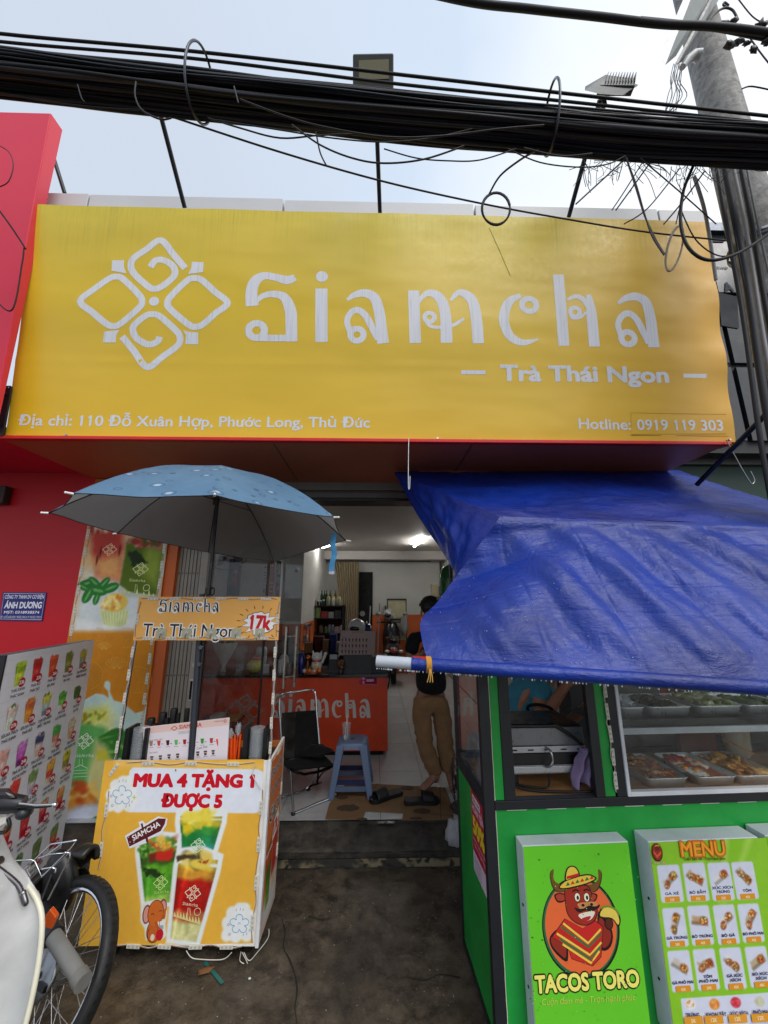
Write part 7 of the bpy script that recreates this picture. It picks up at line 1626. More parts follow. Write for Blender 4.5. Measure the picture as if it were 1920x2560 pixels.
# grey junction boxes, light and shade painted as paler and darker faces
JB = thing('junction_box', 'grey plastic junction boxes mounted on the pole in the top right corner', 'junction box', PY(1700, 60, 1.7))
fa = [(1648,144),(1663,164),(1762,20),(1700,-60)]
def jbox(fr, sd, y0, y1, c1, c2, nm):
    g = MB(); f_ = [PY(u, v, y0) for u, v in fr]; k_ = [PY(u, v, y1) for u, v in sd]   # fr: a,b,c,d ; sd: b',c'
    back = [f_[0]+(k_[0]-f_[1]), k_[0], k_[1], f_[3]+(k_[1]-f_[2])]
    g.add(f_, [(0,1,2,3)], c1); g.add([f_[1], k_[0], k_[1], f_[2]], [(0,1,2,3)], c2); g.add([f_[0], f_[3], back[3], back[0]], [(0,1,2,3)], c1); g.add(back, [(0,3,2,1)], c2); g.add([f_[0], back[0], k_[0], f_[1]], [(0,1,2,3)], c2); g.build(nm, 'plastic', JB)
jbox([(1648,139),(1663,163),(1749,-60),(1733,-60)], [(1690,140),(1806,-60)], 1.60, 1.68, (206,210,214), (122,130,128), 'box_front')
jbox([(1688,158),(1693,162),(1812,-60),(1806,-60)], [(1706,154),(1832,-60)], 1.70, 1.80, (40,44,48), (138,144,142), 'box_rear')
for k in range(9):
    u0 = 1684+k*3.2; cable(('first','second','third','fourth','fifth','sixth','seventh','eighth','ninth')[k]+' from the left of the thin wires dropping from the junction box', [(u0,160,1.7),(u0-8+4*math.sin(k*2.1),200,1.66),(u0-4-14*math.sin(k*1.3),240,1.6),(u0-26+9*math.sin(k*3.),285,1.52)], .0022, (52,52,58), 'loose_wire', 5, 'wire', 'thin wires dropping from the junction box')
HW = thing('cable_hardware', 'dark clamps and insulators where the twisted cable meets the pole top', 'clamp', PY(1850,90,1.5))
for k, (u, v, r__) in enumerate(((1812,60,.022),(1834,52,.018),(1848,104,.02),(1868,108,.016),(1884,124,.018),(1905,60,.024),(1918,104,.02),(1826,112,.022))):
    g = MB(); g.ball(PY(u, v, 1.42), (r__*1.3, r__*.8, r__*.7), (40,41,45), 10, jit=.9, seed=k); g.build('clamp', 'plastic', HW)
g = MB(); g.tube(catmull([PY(1768,58,1.5), PY(1790,32,1.5), PY(1812,20,1.5), PY(1832,26,1.5), PY(1845,50,1.5)], 6), .006, 8, (60,61,66)); g.tube(catmull([PY(1820,20,1.5), PY(1808,12,1.5), PY(1812,6,1.5), PY(1822,14,1.5)], 5), .005, 8, (60,61,66)); g.build('curled_cable', 'cable', HW)
# ---------------------------------------------------------------- floodlights on leaning arms
def arm(label, pts, r_=.016, nm='lamp_arm'):
    T_ = thing('floodlight', label, 'floodlight', PY(*pts[0]), 0, 'floodlights leaning over the banner'); g = MB(); P = [PY(*p) for p in pts]; g.tube(P, r_, 10, (26,27,30)); g.build('arm', 'paint', T_); return T_
T_ = arm('floodlight arm leaning out above the logo, its head hidden by the cables', [(462,520,2.4),(400,282,2.02),(372,180,1.85)])
T_ = arm('floodlight with a yellow lens facing the banner, in the middle above the cables', [(950,535,2.4),(943,350,2.05),(937,180,1.75)])
c = PY(934, 180, 1.70); ex2, ey2 = V((1,0,0)), V((0,-.5,.87)).normalized(); n2 = ex2.cross(ey2)
def fq(u, v, d=0.): return PL(u, v, c, V((0,-.87,-.5)).normalized())
g = MB(); q = [fq(882,133), fq(984,131), fq(984,226), fq(882,226)]; nn2 = V((0,-.87,-.5)).normalized(); g.slab(q[::-1], .05, (48,48,44), nn2); g.build('housing', 'paint', T_, bev=.008)
g = MB(); q = [fq(897,152), fq(972,149), fq(972,198), fq(897,200)]; g.slab([p+nn2*.004 for p in q[::-1]], .003, (120,112,66), nn2); g.build('lens', 'gloss', T_)
for k in range(9): 
    g = MB(); a = fq(893+k*10.5, 138)-nn2*.05; b = fq(893+k*10.5, 220)-nn2*.05; g.beam(a-nn2*.02, b-nn2*.02, .003, .04, (40,40,40), nn2); g.build('fin', 'paint', T_)
T_ = arm('floodlight seen from its finned back on the right arm above the cables', [(1422,542,2.4),(1465,385,2.05),(1500,250,1.8)])
def fr3(u, v, y): return PY(u, v, y)
g = MB(); g.hexa([fr3(1462,226,1.72), fr3(1500,235,1.72), fr3(1555,238,1.72), fr3(1560,238,1.78), fr3(1463,216,1.80), fr3(1515,186,1.80), fr3(1596,212,1.78), fr3(1592,216,1.80)], (70,72,72)); g.build('housing', 'paint', T_)
g = MB(); g.slab([PY(1520,188,1.78), PY(1588,196,1.78), PY(1588,213,1.75), PY(1500,212,1.75)][::-1], .05, (84,86,84)); g.build('back_plate', 'paint', T_)
for k in range(11): g = MB(); a = PY(1512+k*7.2, 212, 1.76); b = PY(1518+k*6.9, 189, 1.79); g.beam(a, b, .004, .035, (58,60,58), V((1,0,0)).cross(b-a).normalized()*1.); g.build('fin', 'paint', T_)
g = MB(); g.box(PY(1508, 262, 1.8), (.03,.03,.04), (60,60,60)); g.build('bracket', 'metal', T_)
T_ = arm('leftmost lamp arm beside the red shopfront, its head out of view', [(162,484,2.62),(132,388,2.58),(100,290,2.54)])
# ================================================================ SHOP INTERIOR
yC = 4.5
ca, cb = PY(505, 1700, yC).x, PY(969, 1700, yC).x; ztop = PY(900, 1686, yC).z; zbt = PY(900, 1878, yC).z
CO = thing('shop_counter', 'orange red shop counter with black top and grey brand lettering', 'counter', ((ca+cb)/2, yC, ZF))
g = MB(); g.bx((ca, yC, zbt), (cb, yC+.55, ztop-.03), (214,66,20)); g.build('body', 'paint', CO, bev=.003)
g = MB(); g.bx((ca-.02, yC-.02, ztop-.028), (cb+.0, yC+.6, ztop), (16,16,18)); g.build('top', 'gloss', CO, bev=.003)
g = MB(); g.bx((ca+.03, yC+.04, ZF), (cb-.05, yC+.5, zbt-.002), (12,12,12)); g.build('plinth', 'matte', CO)
pc_ = Pr(V((ca, yC, zbt)), (1,0,0), (0,0,1), .001).zoom(660, 1640, 3.19)
a = pc_.loc((60,497)); word_at(pc_, a[0], a[1], 780*pc_.unit((400,400)), (200,196,190), ky=1.36, wk=1.3)
pc_.zoom(280, 1640, 3.77); a = pc_.loc((1245,520)); logo_at(pc_, a[0], a[1], 350*pc_.unit((1245,520)), (150,140,132), wk=1.1)
pc_.zoom(880, 1660, 5.267); pc_.stroke([(200,172),(332,176),(332,268),(160,268)], 5, (190,110,150), closed=True, k=1); pc_.poly([(176,176),(328,178),(328,264),(170,264)], (150,20,70)); pc_.ell((150,190), 34, 40, (190,70,110)); pc_.ell((124,238), 34, 32, (180,50,100)); pc_.poly([(192,202),(284,200),(284,228),(192,230)], (214,200,206)); pc_.tpx('KÍNH MỜI', (200,222), (276,220), 13, (60,40,50), bold=.03); pc_.ell((150,188), 14, 16, (226,196,206)); pc_.poly([(140,225),(162,225),(158,262),(142,262)], (206,170,190))
pc_.build('lettering', 'printdull', CO)
# items on the counter
def onC(u, dy=.15): return PY(u, 1684, yC+dy)
def item(name, label, cat, fn, mat='plastic', group=None):
    g = MB(); fn(g); return g.build(name, mat, None, label=label, cat=cat, group=group)
zt_ = ztop
MC = thing('counter_menu', 'printed menu sheet on a stand at the right end of the counter', 'menu', PY(895,1640,yC+.1))
q4 = [PY(*p, yC+.1) for p in ((846,1638),(936,1640),(939,1578),(852,1576))]; g = MB(); g.slab(q4, .006, (170,150,146)); g.build('sheet', 'card', MC)
p_ = Pr(q4[0], (1,0,0), (0,0,1), .001).zoom(720, 1380, 3.95); p_.tpx('SIAMCHA', (632,800), (745,798), 14, (180,80,64), bold=.03)
for r_ in range(3):
    for k in range(8): x_ = 538+k*34-r_*2; y_ = 872+r_*58; p_.poly([(x_-8,y_-18),(x_+8,y_-18),(x_+5,y_+12),(x_-5,y_+12)], (70,50,50) if (k+r_) % 3 else (140,50,40)); p_.stroke([(x_-9,y_+20),(x_+9,y_+20)], 3, (110,100,100), k=1)
for k in range(3): p_.stroke([(530,843+k*62),(590,842+k*62)], 4, (110,96,96), k=1)
p_.build('print', 'printdull', MC)
g = MB(); g.bx((q4[0].x+.06, yC+.09, zt_), (q4[1].x-.03, yC+.13, q4[0].z+.005), (24,22,22)); g.build('stand', 'plastic', MC)
item('card_machine', 'black cash register block under the menu sheet on the counter', 'register', lambda g: g.bx((onC(864).x, yC+.14, zt_), (onC(968).x, yC+.42, PY(900,1643,yC+.14).z), (14,14,15)))
def kitty(g):
    c = PY(790, 1682, yC+.1); x_, y_ = c.x, yC+.14
    g.ball((x_, y_, zt_+.075), (.062,.05,.075), (206,204,200), 18); g.ball((x_-.0, y_-.005, zt_+.165), (.062,.05,.048), (214,212,208), 18)
    for s_ in (-1, 1): g.cyl((x_+.04*s_, y_, zt_+.19), (x_+.052*s_, y_, zt_+.235), .018, .002, 8, (206,204,200)); g.ball((x_+.035*s_, y_-.04, zt_+.02), (.022,.02,.02), (210,208,204), 10); g.ball((x_+.02*s_, y_-.052, zt_+.172), .005, (20,20,20), 6)
    g.cyl((x_+.06, y_-.01, zt_+.1), (x_+.095, y_-.02, zt_+.19), .016, .018, 10, (206,204,200)); g.ball((x_+.097, y_-.02, zt_+.2), .02, (210,208,204), 10); g.lathe((x_, y_, zt_+.115), [(.052,0),(.055,.008),(.052,.016)], 16, (190,40,30)); g.ball((x_, y_-.052, zt_+.11), .014, (220,170,50), 10); g.ball((x_, y_-.056, zt_+.05), (.03,.01,.03), (210,150,60), 12)
item('lucky_cat', 'white ceramic beckoning cat figurine on the counter', 'figurine', kitty, 'gloss')
item('gold_ornament', 'small round gold ornament left of the beckoning cat', 'ornament', lambda g: (g.ball((onC(768).x, yC+.16, zt_+.15), .03, (190,110,50), 14), g.cyl((onC(768).x, yC+.16, zt_), (onC(768).x, yC+.16, zt_+.13), .02, .012, 12, (150,90,40))), 'metal')
item('offering_dish', 'red dish with orange fruit at the foot of the beckoning cat', 'dish', lambda g: (g.lathe((onC(786).x, yC+.03, zt_), [(.04,0),(.09,.012),(.1,.02),(.08,.014)], 22, (190,60,40)), [g.ball((onC(766+k*12).x, yC+.02+.01*(k % 2), zt_+.035), .024, (214,110,40) if k % 2 else (206,170,150), 10) for k in range(4)]), 'gloss')
item('blue_bottle', 'dark blue bottle at the left of the beckoning cat', 'bottle', lambda g: g.lathe((onC(751).x, yC+.2, zt_), [(.036,0),(.04,.01),(.04,.14),(.03,.17),(.02,.18),(.022,.2),(.001,.2)], 16, (24,30,110)), 'gloss')
item('black_box', 'black container with white card between the cat and the menu sheet', 'box', lambda g: (g.bx((onC(822).x, yC+.15, zt_), (onC(846).x, yC+.3, zt_+.16), (16,16,17)), g.bx((onC(824).x, yC+.12, zt_+.14), (onC(842).x, yC+.13, zt_+.19), (150,152,150))))
item('flower_pot', 'small pot of orange and green plant left of the cash register', 'plant', lambda g: (g.lathe((onC(854).x, yC+.05, zt_), [(.025,0),(.035,.05),(.001,.05)], 12, (60,40,36)), [g.ball((onC(854).x+random.uniform(-.03,.03), yC+.05+random.uniform(-.02,.02), zt_+.06+random.random()*.08), (.016,.01,.02), random.choice(((150,60,30),(60,80,30),(120,40,30),(90,100,50))), 7, jit=.6, seed=k) for k in range(16)]), 'food')
def helm(g, c, col, vis): 
    g.ball(c, (.12,.14,.11), col, 20); g.ball(c+V((-.01,-.06,-.01)), (.085,.09,.055), vis, 16); g.ball(c+V((.02,.02,-.05)), (.11,.12,.06), col, 16)
cH = PY(893, 1562, yC+.35)
for k_, (u_, w__, h__, c__, nm_) in enumerate(((700,10,.16,(120,84,60),'brown'),(716,9,.24,(60,60,66),'dark grey'),(776,13,.13,(140,100,64),'cardboard coloured'),(796,12,.22,(70,20,22),'dark red'),(816,11,.17,(130,96,60),'tan'),(832,9,.25,(30,44,110),'blue'),(848,9,.14,(150,146,140),'pale'))):
    item('storage_box', nm_+' box on the dark bench between the counter and the rack', 'box', lambda g: g.bx((PY(u_-w__,1600,5.9).x, 5.85, ZF+.86), (PY(u_+w__,1600,5.9).x, 6.05, ZF+.86+h__), c__), 'card')
item('back_bench', 'long dark bench between the counter and the storage rack', 'bench', lambda g: g.bx((PY(690,1600,5.9).x, 5.8, ZF), (PY(858,1600,5.9).x, 6.2, ZF+.858), (26,20,20)), 'matte')
item('white_helmet', 'white motorcycle helmet with dark visor behind the menu sheet', 'helmet', lambda g: helm(g, PY(892,1568,yC+.75), (206,206,204), (22,24,26)), 'gloss')
item('blue_helmet', 'blue and white pointed helmet right of the white helmet', 'helmet', lambda g: (g.ball(PY(914,1572,yC+.8), (.09,.1,.08), (30,34,90), 16), g.cyl(PY(916,1578,yC+.78), PY(917,1552,yC+.8), .04, .004, 10, (206,206,204))), 'gloss')
item('helmet_shelf', 'dark low cabinet behind the counter carrying the helmets', 'cabinet', lambda g: g.bx((PY(850,1600,yC+.65).x, yC+.62, ZF), (PY(935,1600,yC+.65).x, yC+1.0, PY(893,1583,yC+.75).z), (18,16,16)), 'matte')
# left end of the counter: wrapped bouquet, plush, containers
def bouquet(g):
    c = PY(557, 1684, yC+.2); g.lathe((c.x, c.y, zt_), [(.03,0),(.02,.06),(.05,.12),(.13,.26),(.14,.32)], 14, (206,200,196), caps=False)
    for k in range(26): g.ball((c.x+random.uniform(-.11,.11), c.y+random.uniform(-.08,.05), zt_+.25+random.random()*.12), (.02,.02,.016), random.choice(((190,180,176),(110,90,70),(206,206,206),(80,70,60))), 7, jit=.7, seed=k)
item('bouquet', 'dried bouquet wrapped in pale paper at the left end of the counter', 'bouquet', bouquet, 'fabric')
def plush(g):
    c = PY(636, 1684, yC+.12); g.ball((c.x, c.y, zt_+.075), (.085,.07,.075), (200,196,60), 18, jit=.15); g.ball((c.x, c.y-.045, zt_+.075), (.055,.03,.045), (214,190,120), 14); g.ball((c.x+.02, c.y, zt_+.155), (.05,.045,.03), (206,110,130), 14, jit=.3)
    for s_ in (-1, 1): g.ball((c.x+.02*s_, c.y-.074, zt_+.08), .006, (30,24,20), 6)
item('plush_toy', 'round yellow plush with a pink top on the counter', 'toy', plush, 'fabric')
item('white_canister', 'white canister behind the yellow plush', 'canister', lambda g: g.lathe((onC(650,.35).x, yC+.35, zt_), [(.06,0),(.065,.02),(.065,.22),(.05,.25),(.001,.25)], 18, (190,190,188)))
item('clear_jar', 'clear plastic cup stack left of the yellow plush', 'cups', lambda g: g.lathe((onC(600,.3).x, yC+.3, zt_), [(.05,0),(.075,.25),(.076,.26)], 18, (190,190,190)), 'clear')
item('qr_stand', 'small white display card right of the yellow plush', 'card', lambda g: g.bx((onC(656,.1).x, yC+.1, zt_), (onC(672,.1).x, yC+.11, zt_+.09), (196,196,200)), 'card')
item('white_kettle', 'pale kettle behind the glass door handle', 'kettle', lambda g: g.lathe((onC(708,.3).x, yC+.3, zt_), [(.06,0),(.07,.03),(.05,.14),(.03,.17),(.001,.18)], 18, (170,168,166)))
for i, (u, h_, c_) in enumerate(((685,.1,(90,60,50)),(700,.13,(180,180,176)),(722,.09,(120,110,104)))): item('tin', ('brown','white','grey')[i]+' tin on the counter behind the glass door', 'tin', lambda g: g.lathe((onC(u,.15).x, yC+.15, zt_), [(.03,0),(.03,h_),(.02,h_+.01),(.001,h_+.012)], 14, c_))
# small red table and things seen through the left panel
item('side_table', 'low dark red table with boxes behind the glass panel', 'table', lambda g: (g.bx((PY(500,1800,4.2).x, 4.05, ZF+.42), (PY(600,1800,4.2).x, 4.35, ZF+.45), (90,24,14)), [g.bx((PY(505+85*a,1800,4.2).x, 4.07+.24*b, ZF), (PY(510+85*a,1800,4.2).x, 4.1+.24*b, ZF+.42), (70,20,12)) for a in (0, 1) for b in (0, 1)]), 'paint')
item('white_box', 'white carton on the low dark red table', 'box', lambda g: g.bx((PY(535,1780,4.2).x, 4.1, ZF+.452), (PY(562,1780,4.2).x, 4.25, ZF+.50), (190,186,180)), 'card')
item('wicker_tray', 'brown tray resting on the low dark red table', 'tray', lambda g: g.bx((PY(566,1780,4.2).x, 4.1, ZF+.452), (PY(600,1780,4.2).x, 4.3, ZF+.475), (150,110,60)), 'wood')
# rack with goods at the back
yK = 7.6
RK = thing('storage_rack', 'black four shelf rack of bottles and packets at the back of the shop', 'shelf', (PY(810,1600,yK).x, yK, ZF))
ra, rb = PY(762, 1560, yK).x, PY(859, 1560, yK).x; zl = [PY(800, v, yK).z for v in (1514, 1545, 1583, 1625)]
for x_ in (ra, rb-.03):
    for y_ in (yK, yK+.35): g = MB(); g.bx((x_, y_, ZF), (x_+.03, y_+.03, zl[0]+.01), (18,18,19)); g.build('upright', 'paint', RK)
for z_ in zl: g = MB(); g.bx((ra-.01, yK-.01, z_-.02), (rb+.01, yK+.4, z_), (22,20,20)); g.build('shelf', 'paint', RK)
g = MB(); g.bx((ra, yK+.39, ZF+.3), (rb, yK+.40, zl[0]-.02), (60,14,12)); g.build('back_sheet', 'matte', RK)
kk = 3.95
def shelfitem(x0, x1, ztp, lev, col, name, label, cap=None, mat='plastic', grp=None):
    u0, u1 = 720+x0/kk, 720+x1/kk; a = PY(u0, 1550, yK+.08).x; b = PY(u1, 1550, yK+.08).x; zt2 = PY((u0+u1)/2, 1380+ztp/kk, yK+.08).z; z0 = zl[lev]; r_ = (b-a)/2; h_ = max(.05, zt2-z0)
    g = MB()
    if name in ('packet', 'carton'): g.bx((a, yK+.05, z0), (b, yK+.14, z0+h_), col)
    else: g.lathe(((a+b)/2, yK+.1, z0), [(r_*.9,0),(r_,.01),(r_,h_*.72),(r_*.75,h_*.82),(r_*.5,h_*.86)], 14, col); g.lathe(((a+b)/2, yK+.1, z0), [(r_*.78,h_*.84),(r_*.78,h_),(.001,h_)], 14, cap or (200,200,200)) if cap else g.lathe(((a+b)/2, yK+.1, z0), [(r_*.4,h_*.86),(r_*.35,h_),(.001,h_)], 12, col)
    g.build(name, mat, None, label=label, cat=name.replace('_', ' '), group=grp)
for a in (((192,226),440,0,(170,30,50),'bottle','red syrup bottle, leftmost on the top shelf of the rack',(210,150,90)), ((228,248),425,0,(200,180,90),'bottle','yellow bottle with rounded top beside the red syrup',(210,190,110)), ((248,270),475,0,(170,30,40),'bottle','short red bottle third on the top shelf',(190,40,40)), ((276,300),478,0,(40,50,40),'jar','dark jar with white label, first of three on the top shelf',(190,196,190)), ((304,328),478,0,(36,50,40),'jar','dark jar with white label, second of three on the top shelf',(190,196,190)), ((332,356),470,0,(36,60,36),'jar','dark green jar, third of three on the top shelf',(180,190,180)), ((372,412),438,0,(150,150,130),'jar','large clear jar with yellow lid, left one on the top shelf',(206,170,60)), ((424,462),436,0,(206,206,196),'jar','large white jar with yellow lid, middle one on the top shelf',(206,170,60)), ((468,524),440,0,(150,150,126),'jar','large wide jar with yellow lid, rightmost on the top shelf',(206,170,60)),
          ((216,256),560,1,(120,130,120),'packet','grey green packet at the left of the second shelf',None), ((272,316),550,1,(150,176,100),'packet','pale green packet on the second shelf',None), ((326,396),585,1,(170,40,36),'packet','wide red and white packet on the second shelf',None), ((400,452),590,1,(176,176,172),'packet','white packet right of the red one on the second shelf',None), ((462,520),575,1,(50,44,46),'packet','dark packet at the right end of the second shelf',None),
          ((216,244),715,2,(90,80,30),'bottle','olive bottle at the left of the third shelf',None), ((306,350),722,2,(110,110,96),'jar','grey jar on the third shelf',(120,120,110)), ((360,394),735,2,(90,140,60),'jar','green labelled jar on the third shelf',(170,170,160)), ((398,426),718,2,(150,180,206),'bottle','pale blue bottle, left of a pair on the third shelf',(206,214,220)), ((430,458),718,2,(150,180,206),'bottle','pale blue bottle, right of a pair on the third shelf',(206,214,220)), ((462,512),738,2,(190,176,176),'carton','white carton with red print on the third shelf',None), ((516,550),722,2,(196,196,192),'cup','white paper cup at the right end of the third shelf',(206,206,202))):
    shelfitem(a[0][0], a[0][1], a[1], a[2], a[3], a[4], a[5], a[6])
for i, u in enumerate((804,811,816,825,838)): item('green_bottle', ('leftmost','second','third','fourth','rightmost')[i]+' of the five slim dark green bottles behind the jars', 'bottle', lambda g: g.lathe((PY(u,1500,yK+.28).x, yK+.28, zl[0]), [(.03,0),(.03,.18),(.012,.24),(.012,.3),(.001,.3)], 10, (30,60,36)), 'gloss', 'slim green bottles on the top shelf of the rack')
item('serving_trolley', 'silver tray trolley left of the rack behind the door handle', 'trolley', lambda g: (g.bx((PY(745,1566,6.6).x, 6.5, PY(745,1566,6.6).z), (PY(772,1566,6.6).x, 6.9, PY(745,1560,6.6).z), (150,150,150)), g.bx((PY(742,1608,6.6).x, 6.5, PY(745,1606,6.6).z), (PY(768,1566,6.6).x, 6.9, PY(745,1604,6.6).z), (150,150,150)), [g.cyl((PY(745+a*24,1566,6.6).x, 6.5+.35*b, ZF), (PY(745+a*24,1566,6.6).x, 6.5+.35*b, PY(745,1564,6.6).z), .012, n=8, col=(140,140,140)) for a in (0, 1) for b in (0, 1)]), 'metal')
item('white_basket', 'white plastic basket on the trolley behind the door handle', 'basket', lambda g: [g.bx((PY(746+k*4,1600,6.55).x, 6.52, PY(745,1604,6.6).z), (PY(748.6+k*4,1600,6.55).x, 6.7, PY(745,1586,6.55).z), (190,190,192)) for k in range(5)])
item('pink_lid', 'small pink lid on top of the white basket', 'lid', lambda g: g.ball(PY(752,1584,6.6), (.05,.04,.02), (200,130,140), 12))
# curtain
CU = thing('beige_curtain', 'beige floor length curtain gathered beside the dark doorway', 'curtain', PY(870,1500,8.9))
yu = 8.95
tl, tr2 = PY(835,1404,yu), PY(897,1404,yu); bl2, br2 = PY(862,1580,yu), PY(896,1580,yu)
def cuf(a, b):
    x0 = tl.x+(bl2.x-tl.x)*min(1, b*1.15)**.8; x1 = tr2.x+(br2.x-tr2.x)*b; z_ = tl.z+(ZF+.05-tl.z)*b
    return V((x0+(x1-x0)*a, yu+.035*math.sin(a*60+math.sin(b*3)*.6), z_))
g = MB(); g.grid(cuf, 160, 24, (166,150,122)); m_ = g.build('cloth', 'fabric', CU); md = m_.modifiers.new('t', 'SOLIDIFY'); md.thickness = .004
# ceiling lamps
for lab, p0, p1 in (('lit ceiling tube lamp near the tarpaulin', (1036,1364), (1056,1345)), ('lit ceiling tube lamp next to the umbrella edge', (806,1366), (822,1361))):
    T_ = thing('tube_lamp', lab, 'lamp', PZ(p0[0], p0[1], 2.86)); a = PZ(*p0, 2.87); b = PZ(*p1, 2.87)
    if (b-a).length < .25: a = V((b.x-.3, a.y, a.z)) if False else a
    a.z = b.z = 2.855; g = MB(); g.cyl(a, b, .022, n=12, col=(240,240,235)); g.build('tube', 'tube_light', T_); a.z = b.z = 2.855; g = MB(); g.beam(a+V((0,0,.036)), b+V((0,0,.036)), .05, .014, (200,200,200)); g.build('base', 'paint', T_)
item('camera_dome', 'small white security camera on the left inner wall', 'camera', lambda g: (g.ball(PY(741,1424,6.2), (.05,.05,.04), (190,190,190), 12), g.ball(PY(741,1427,6.17), .03, (14,14,15), 10)))
# wall things
def board(label, u0, u1, v0, v1, y, col, name='wall_poster', cat='poster'):
    a = PY(u0, v1, y); b = PY(u1, v0, y); T_ = thing(name, label, cat, a); g = MB(); g.bx((a.x, y, a.z), (b.x, y+.02, b.z), col); g.build('sheet', 'card', T_); return T_, Pr(a, (1,0,0), (0,0,1), .002), b.x-a.x, b.z-a.z
yw = yL-.03
T_, q, w_, h_ = board('dark wall poster with a red bottle behind the glass panel', 566, 604, 1398, 1490, yw, (30,28,28))
P__ = Paint(q, w_, h_, 14, 30, (40,38,38)); P__.el((w_*.62,h_*.66), w_*.2, h_*.14, (150,40,30), soft=.02); P__.el((w_*.6,h_*.4), w_*.22, h_*.17, (160,50,40), soft=.02); P__.el((w_*.6,h_*.66), w_*.12, h_*.04, (190,180,170), soft=.01); P__.el((w_*.5,h_*.12), w_*.35, h_*.12, (16,16,16), soft=.02); P__.nz(.3, 8, 2); P__.emit(); q.build('print', 'printdull', T_)
T_, q, w_, h_ = board('narrow white poster with red header behind the glass panel', 656, 669, 1403, 1490, yw, (200,196,204))
q.rect(w_*.1, h_*.8, w_*.7, h_*.05, (180,40,40)); [q.rect(w_*.15, h_*(.3+.09*k), w_*.6, h_*.02, (120,110,140)) for k in range(5)]; q.ell((w_*.5,h_*.14), w_*.3, h_*.08, (170,90,50), False); q.build('print', 'printdull', T_)
T_, q, w_, h_ = board('narrow red orange menu poster behind the glass panel', 671, 687, 1405, 1490, yw-.01, (190,66,40))
q.ell((w_*.5,h_*.9), w_*.3, h_*.03, (220,190,170), False); [q.ell((w_*(.25+.25*(k % 3)),h_*(.38-.12*(k//3))), w_*.09, h_*.025, (226,190,150), False) for k in range(9)]; q.build('print', 'printdull', T_)
T_, q, w_, h_ = board('dark food poster nearest the white column', 688, 703, 1403, 1492, yw-.015, (50,54,44))
P__ = Paint(q, w_, h_, 8, 26, (50,54,44)); P__.spots((w_*.5,h_*.6), w_*.4, h_*.3, [(120,140,50),(170,160,60),(60,80,40),(190,180,90)], 26, .03, 3); P__.spots((w_*.5,h_*.2), w_*.4, h_*.14, [(170,90,60),(190,120,90),(120,60,50)], 16, .03, 4); P__.emit(); q.build('print', 'printdull', T_)
FNW = thing('wall_fan', 'grey wall fan half hidden by the umbrella edge', 'fan', PY(560,1390,5.2))
g = MB(); c = PY(572, 1372, 5.3)
for k in range(5):
    a = k*2*math.pi/5+.5; g.ball(c+V((math.cos(a)*.16, 0, math.sin(a)*.13)), (.12,.015,.055), (84,88,94), 14, Matrix.Rotation(-a, 3, 'Y'))
g.ball(c, .05, (60,62,66), 12); g.build('blade', 'plastic', FNW); g = MB(); g.tube([c+V((math.cos(t_)*.31,-.04,math.sin(t_)*.29)) for t_ in np.linspace(0,6.28,30)], .006, 6, (110,112,116)); g.cyl(c, c+V((.0,.5,-.12)), .02, n=8, col=(80,82,86)); g.build('guard', 'plastic', FNW)
# white board with black frame, brooms, dispenser
WB = thing('framed_board', 'cream board in a black frame leaning at the back wall', 'board', PY(990,1590,8.9))
y_ = 8.92; a = PY(970,1600,y_); b = PY(1014,1500,y_)
g = MB(); g.bx((a.x, y_, a.z), (b.x, y_+.02, b.z), (176,172,140)); g.build('panel', 'paint', WB)
g = MB(); g.bx((a.x-.02, y_-.02, b.z-.0), (b.x+.02, y_+.03, b.z+.03), (20,20,20)); g.bx((a.x-.02, y_-.02, a.z-.7), (a.x, y_+.03, b.z), (20,20,20)); g.bx((b.x, y_-.02, a.z-.7), (b.x+.02, y_+.03, b.z), (20,20,20)); zz_ = PY(990,1548,y_).z; g.bx((a.x, y_-.022, zz_-.015), (b.x, y_-.001, zz_+.015), (20,20,20)); g.build('frame', 'paint', WB)
for i, (u, v0, v1, c_) in enumerate(((949,1508,1570,(130,130,136)),(964,1515,1560,(24,24,24)),(926,1515,1560,(150,150,150)))):
    a = PY(u, v0, 8.8); item('broom', ('grey','black','pale')[i]+' broom handle leaning at the orange back wall', 'broom', lambda g: (g.cyl(a, V((a.x-.06, 8.7, ZF+.05)), .014, n=8, col=c_), g.bx((a.x-.2, 8.66, ZF), (a.x+.08, 8.74, ZF+.12), (70,60,50))), 'plastic')
item('wall_dispenser', 'cream dispenser box high on the back wall right', 'dispenser', lambda g: (g.bx((PY(1080,1465,8.6).x, 8.6, PY(1080,1490,8.6).z), (PY(1096,1465,8.6).x, 8.8, PY(1080,1461,8.6).z), (160,150,120)), g.bx((PY(1096,1465,8.6).x, 8.55, PY(1080,1492,8.6).z), (PY(1108,1465,8.6).x, 8.8, PY(1080,1466,8.6).z), (90,90,86))), 'plastic')
item('green_tank', 'green rounded tank high at the right inner wall', 'tank', lambda g: g.lathe((PY(1124,1440,5.2).x, 5.2, PY(1120,1500,5.2).z), [(.12,0),(.14,.05),(.14,.32),(.1,.42),(.04,.46),(.001,.47)], 20, (40,120,60)), 'gloss')
g = MB(); g.cyl(PY(906,1534,YB-.05), PY(906,1534,YB-.05)+V((0,-.02,0)), .06, n=16, col=(150,150,150)); g.build('vent_cap', 'plastic', B)
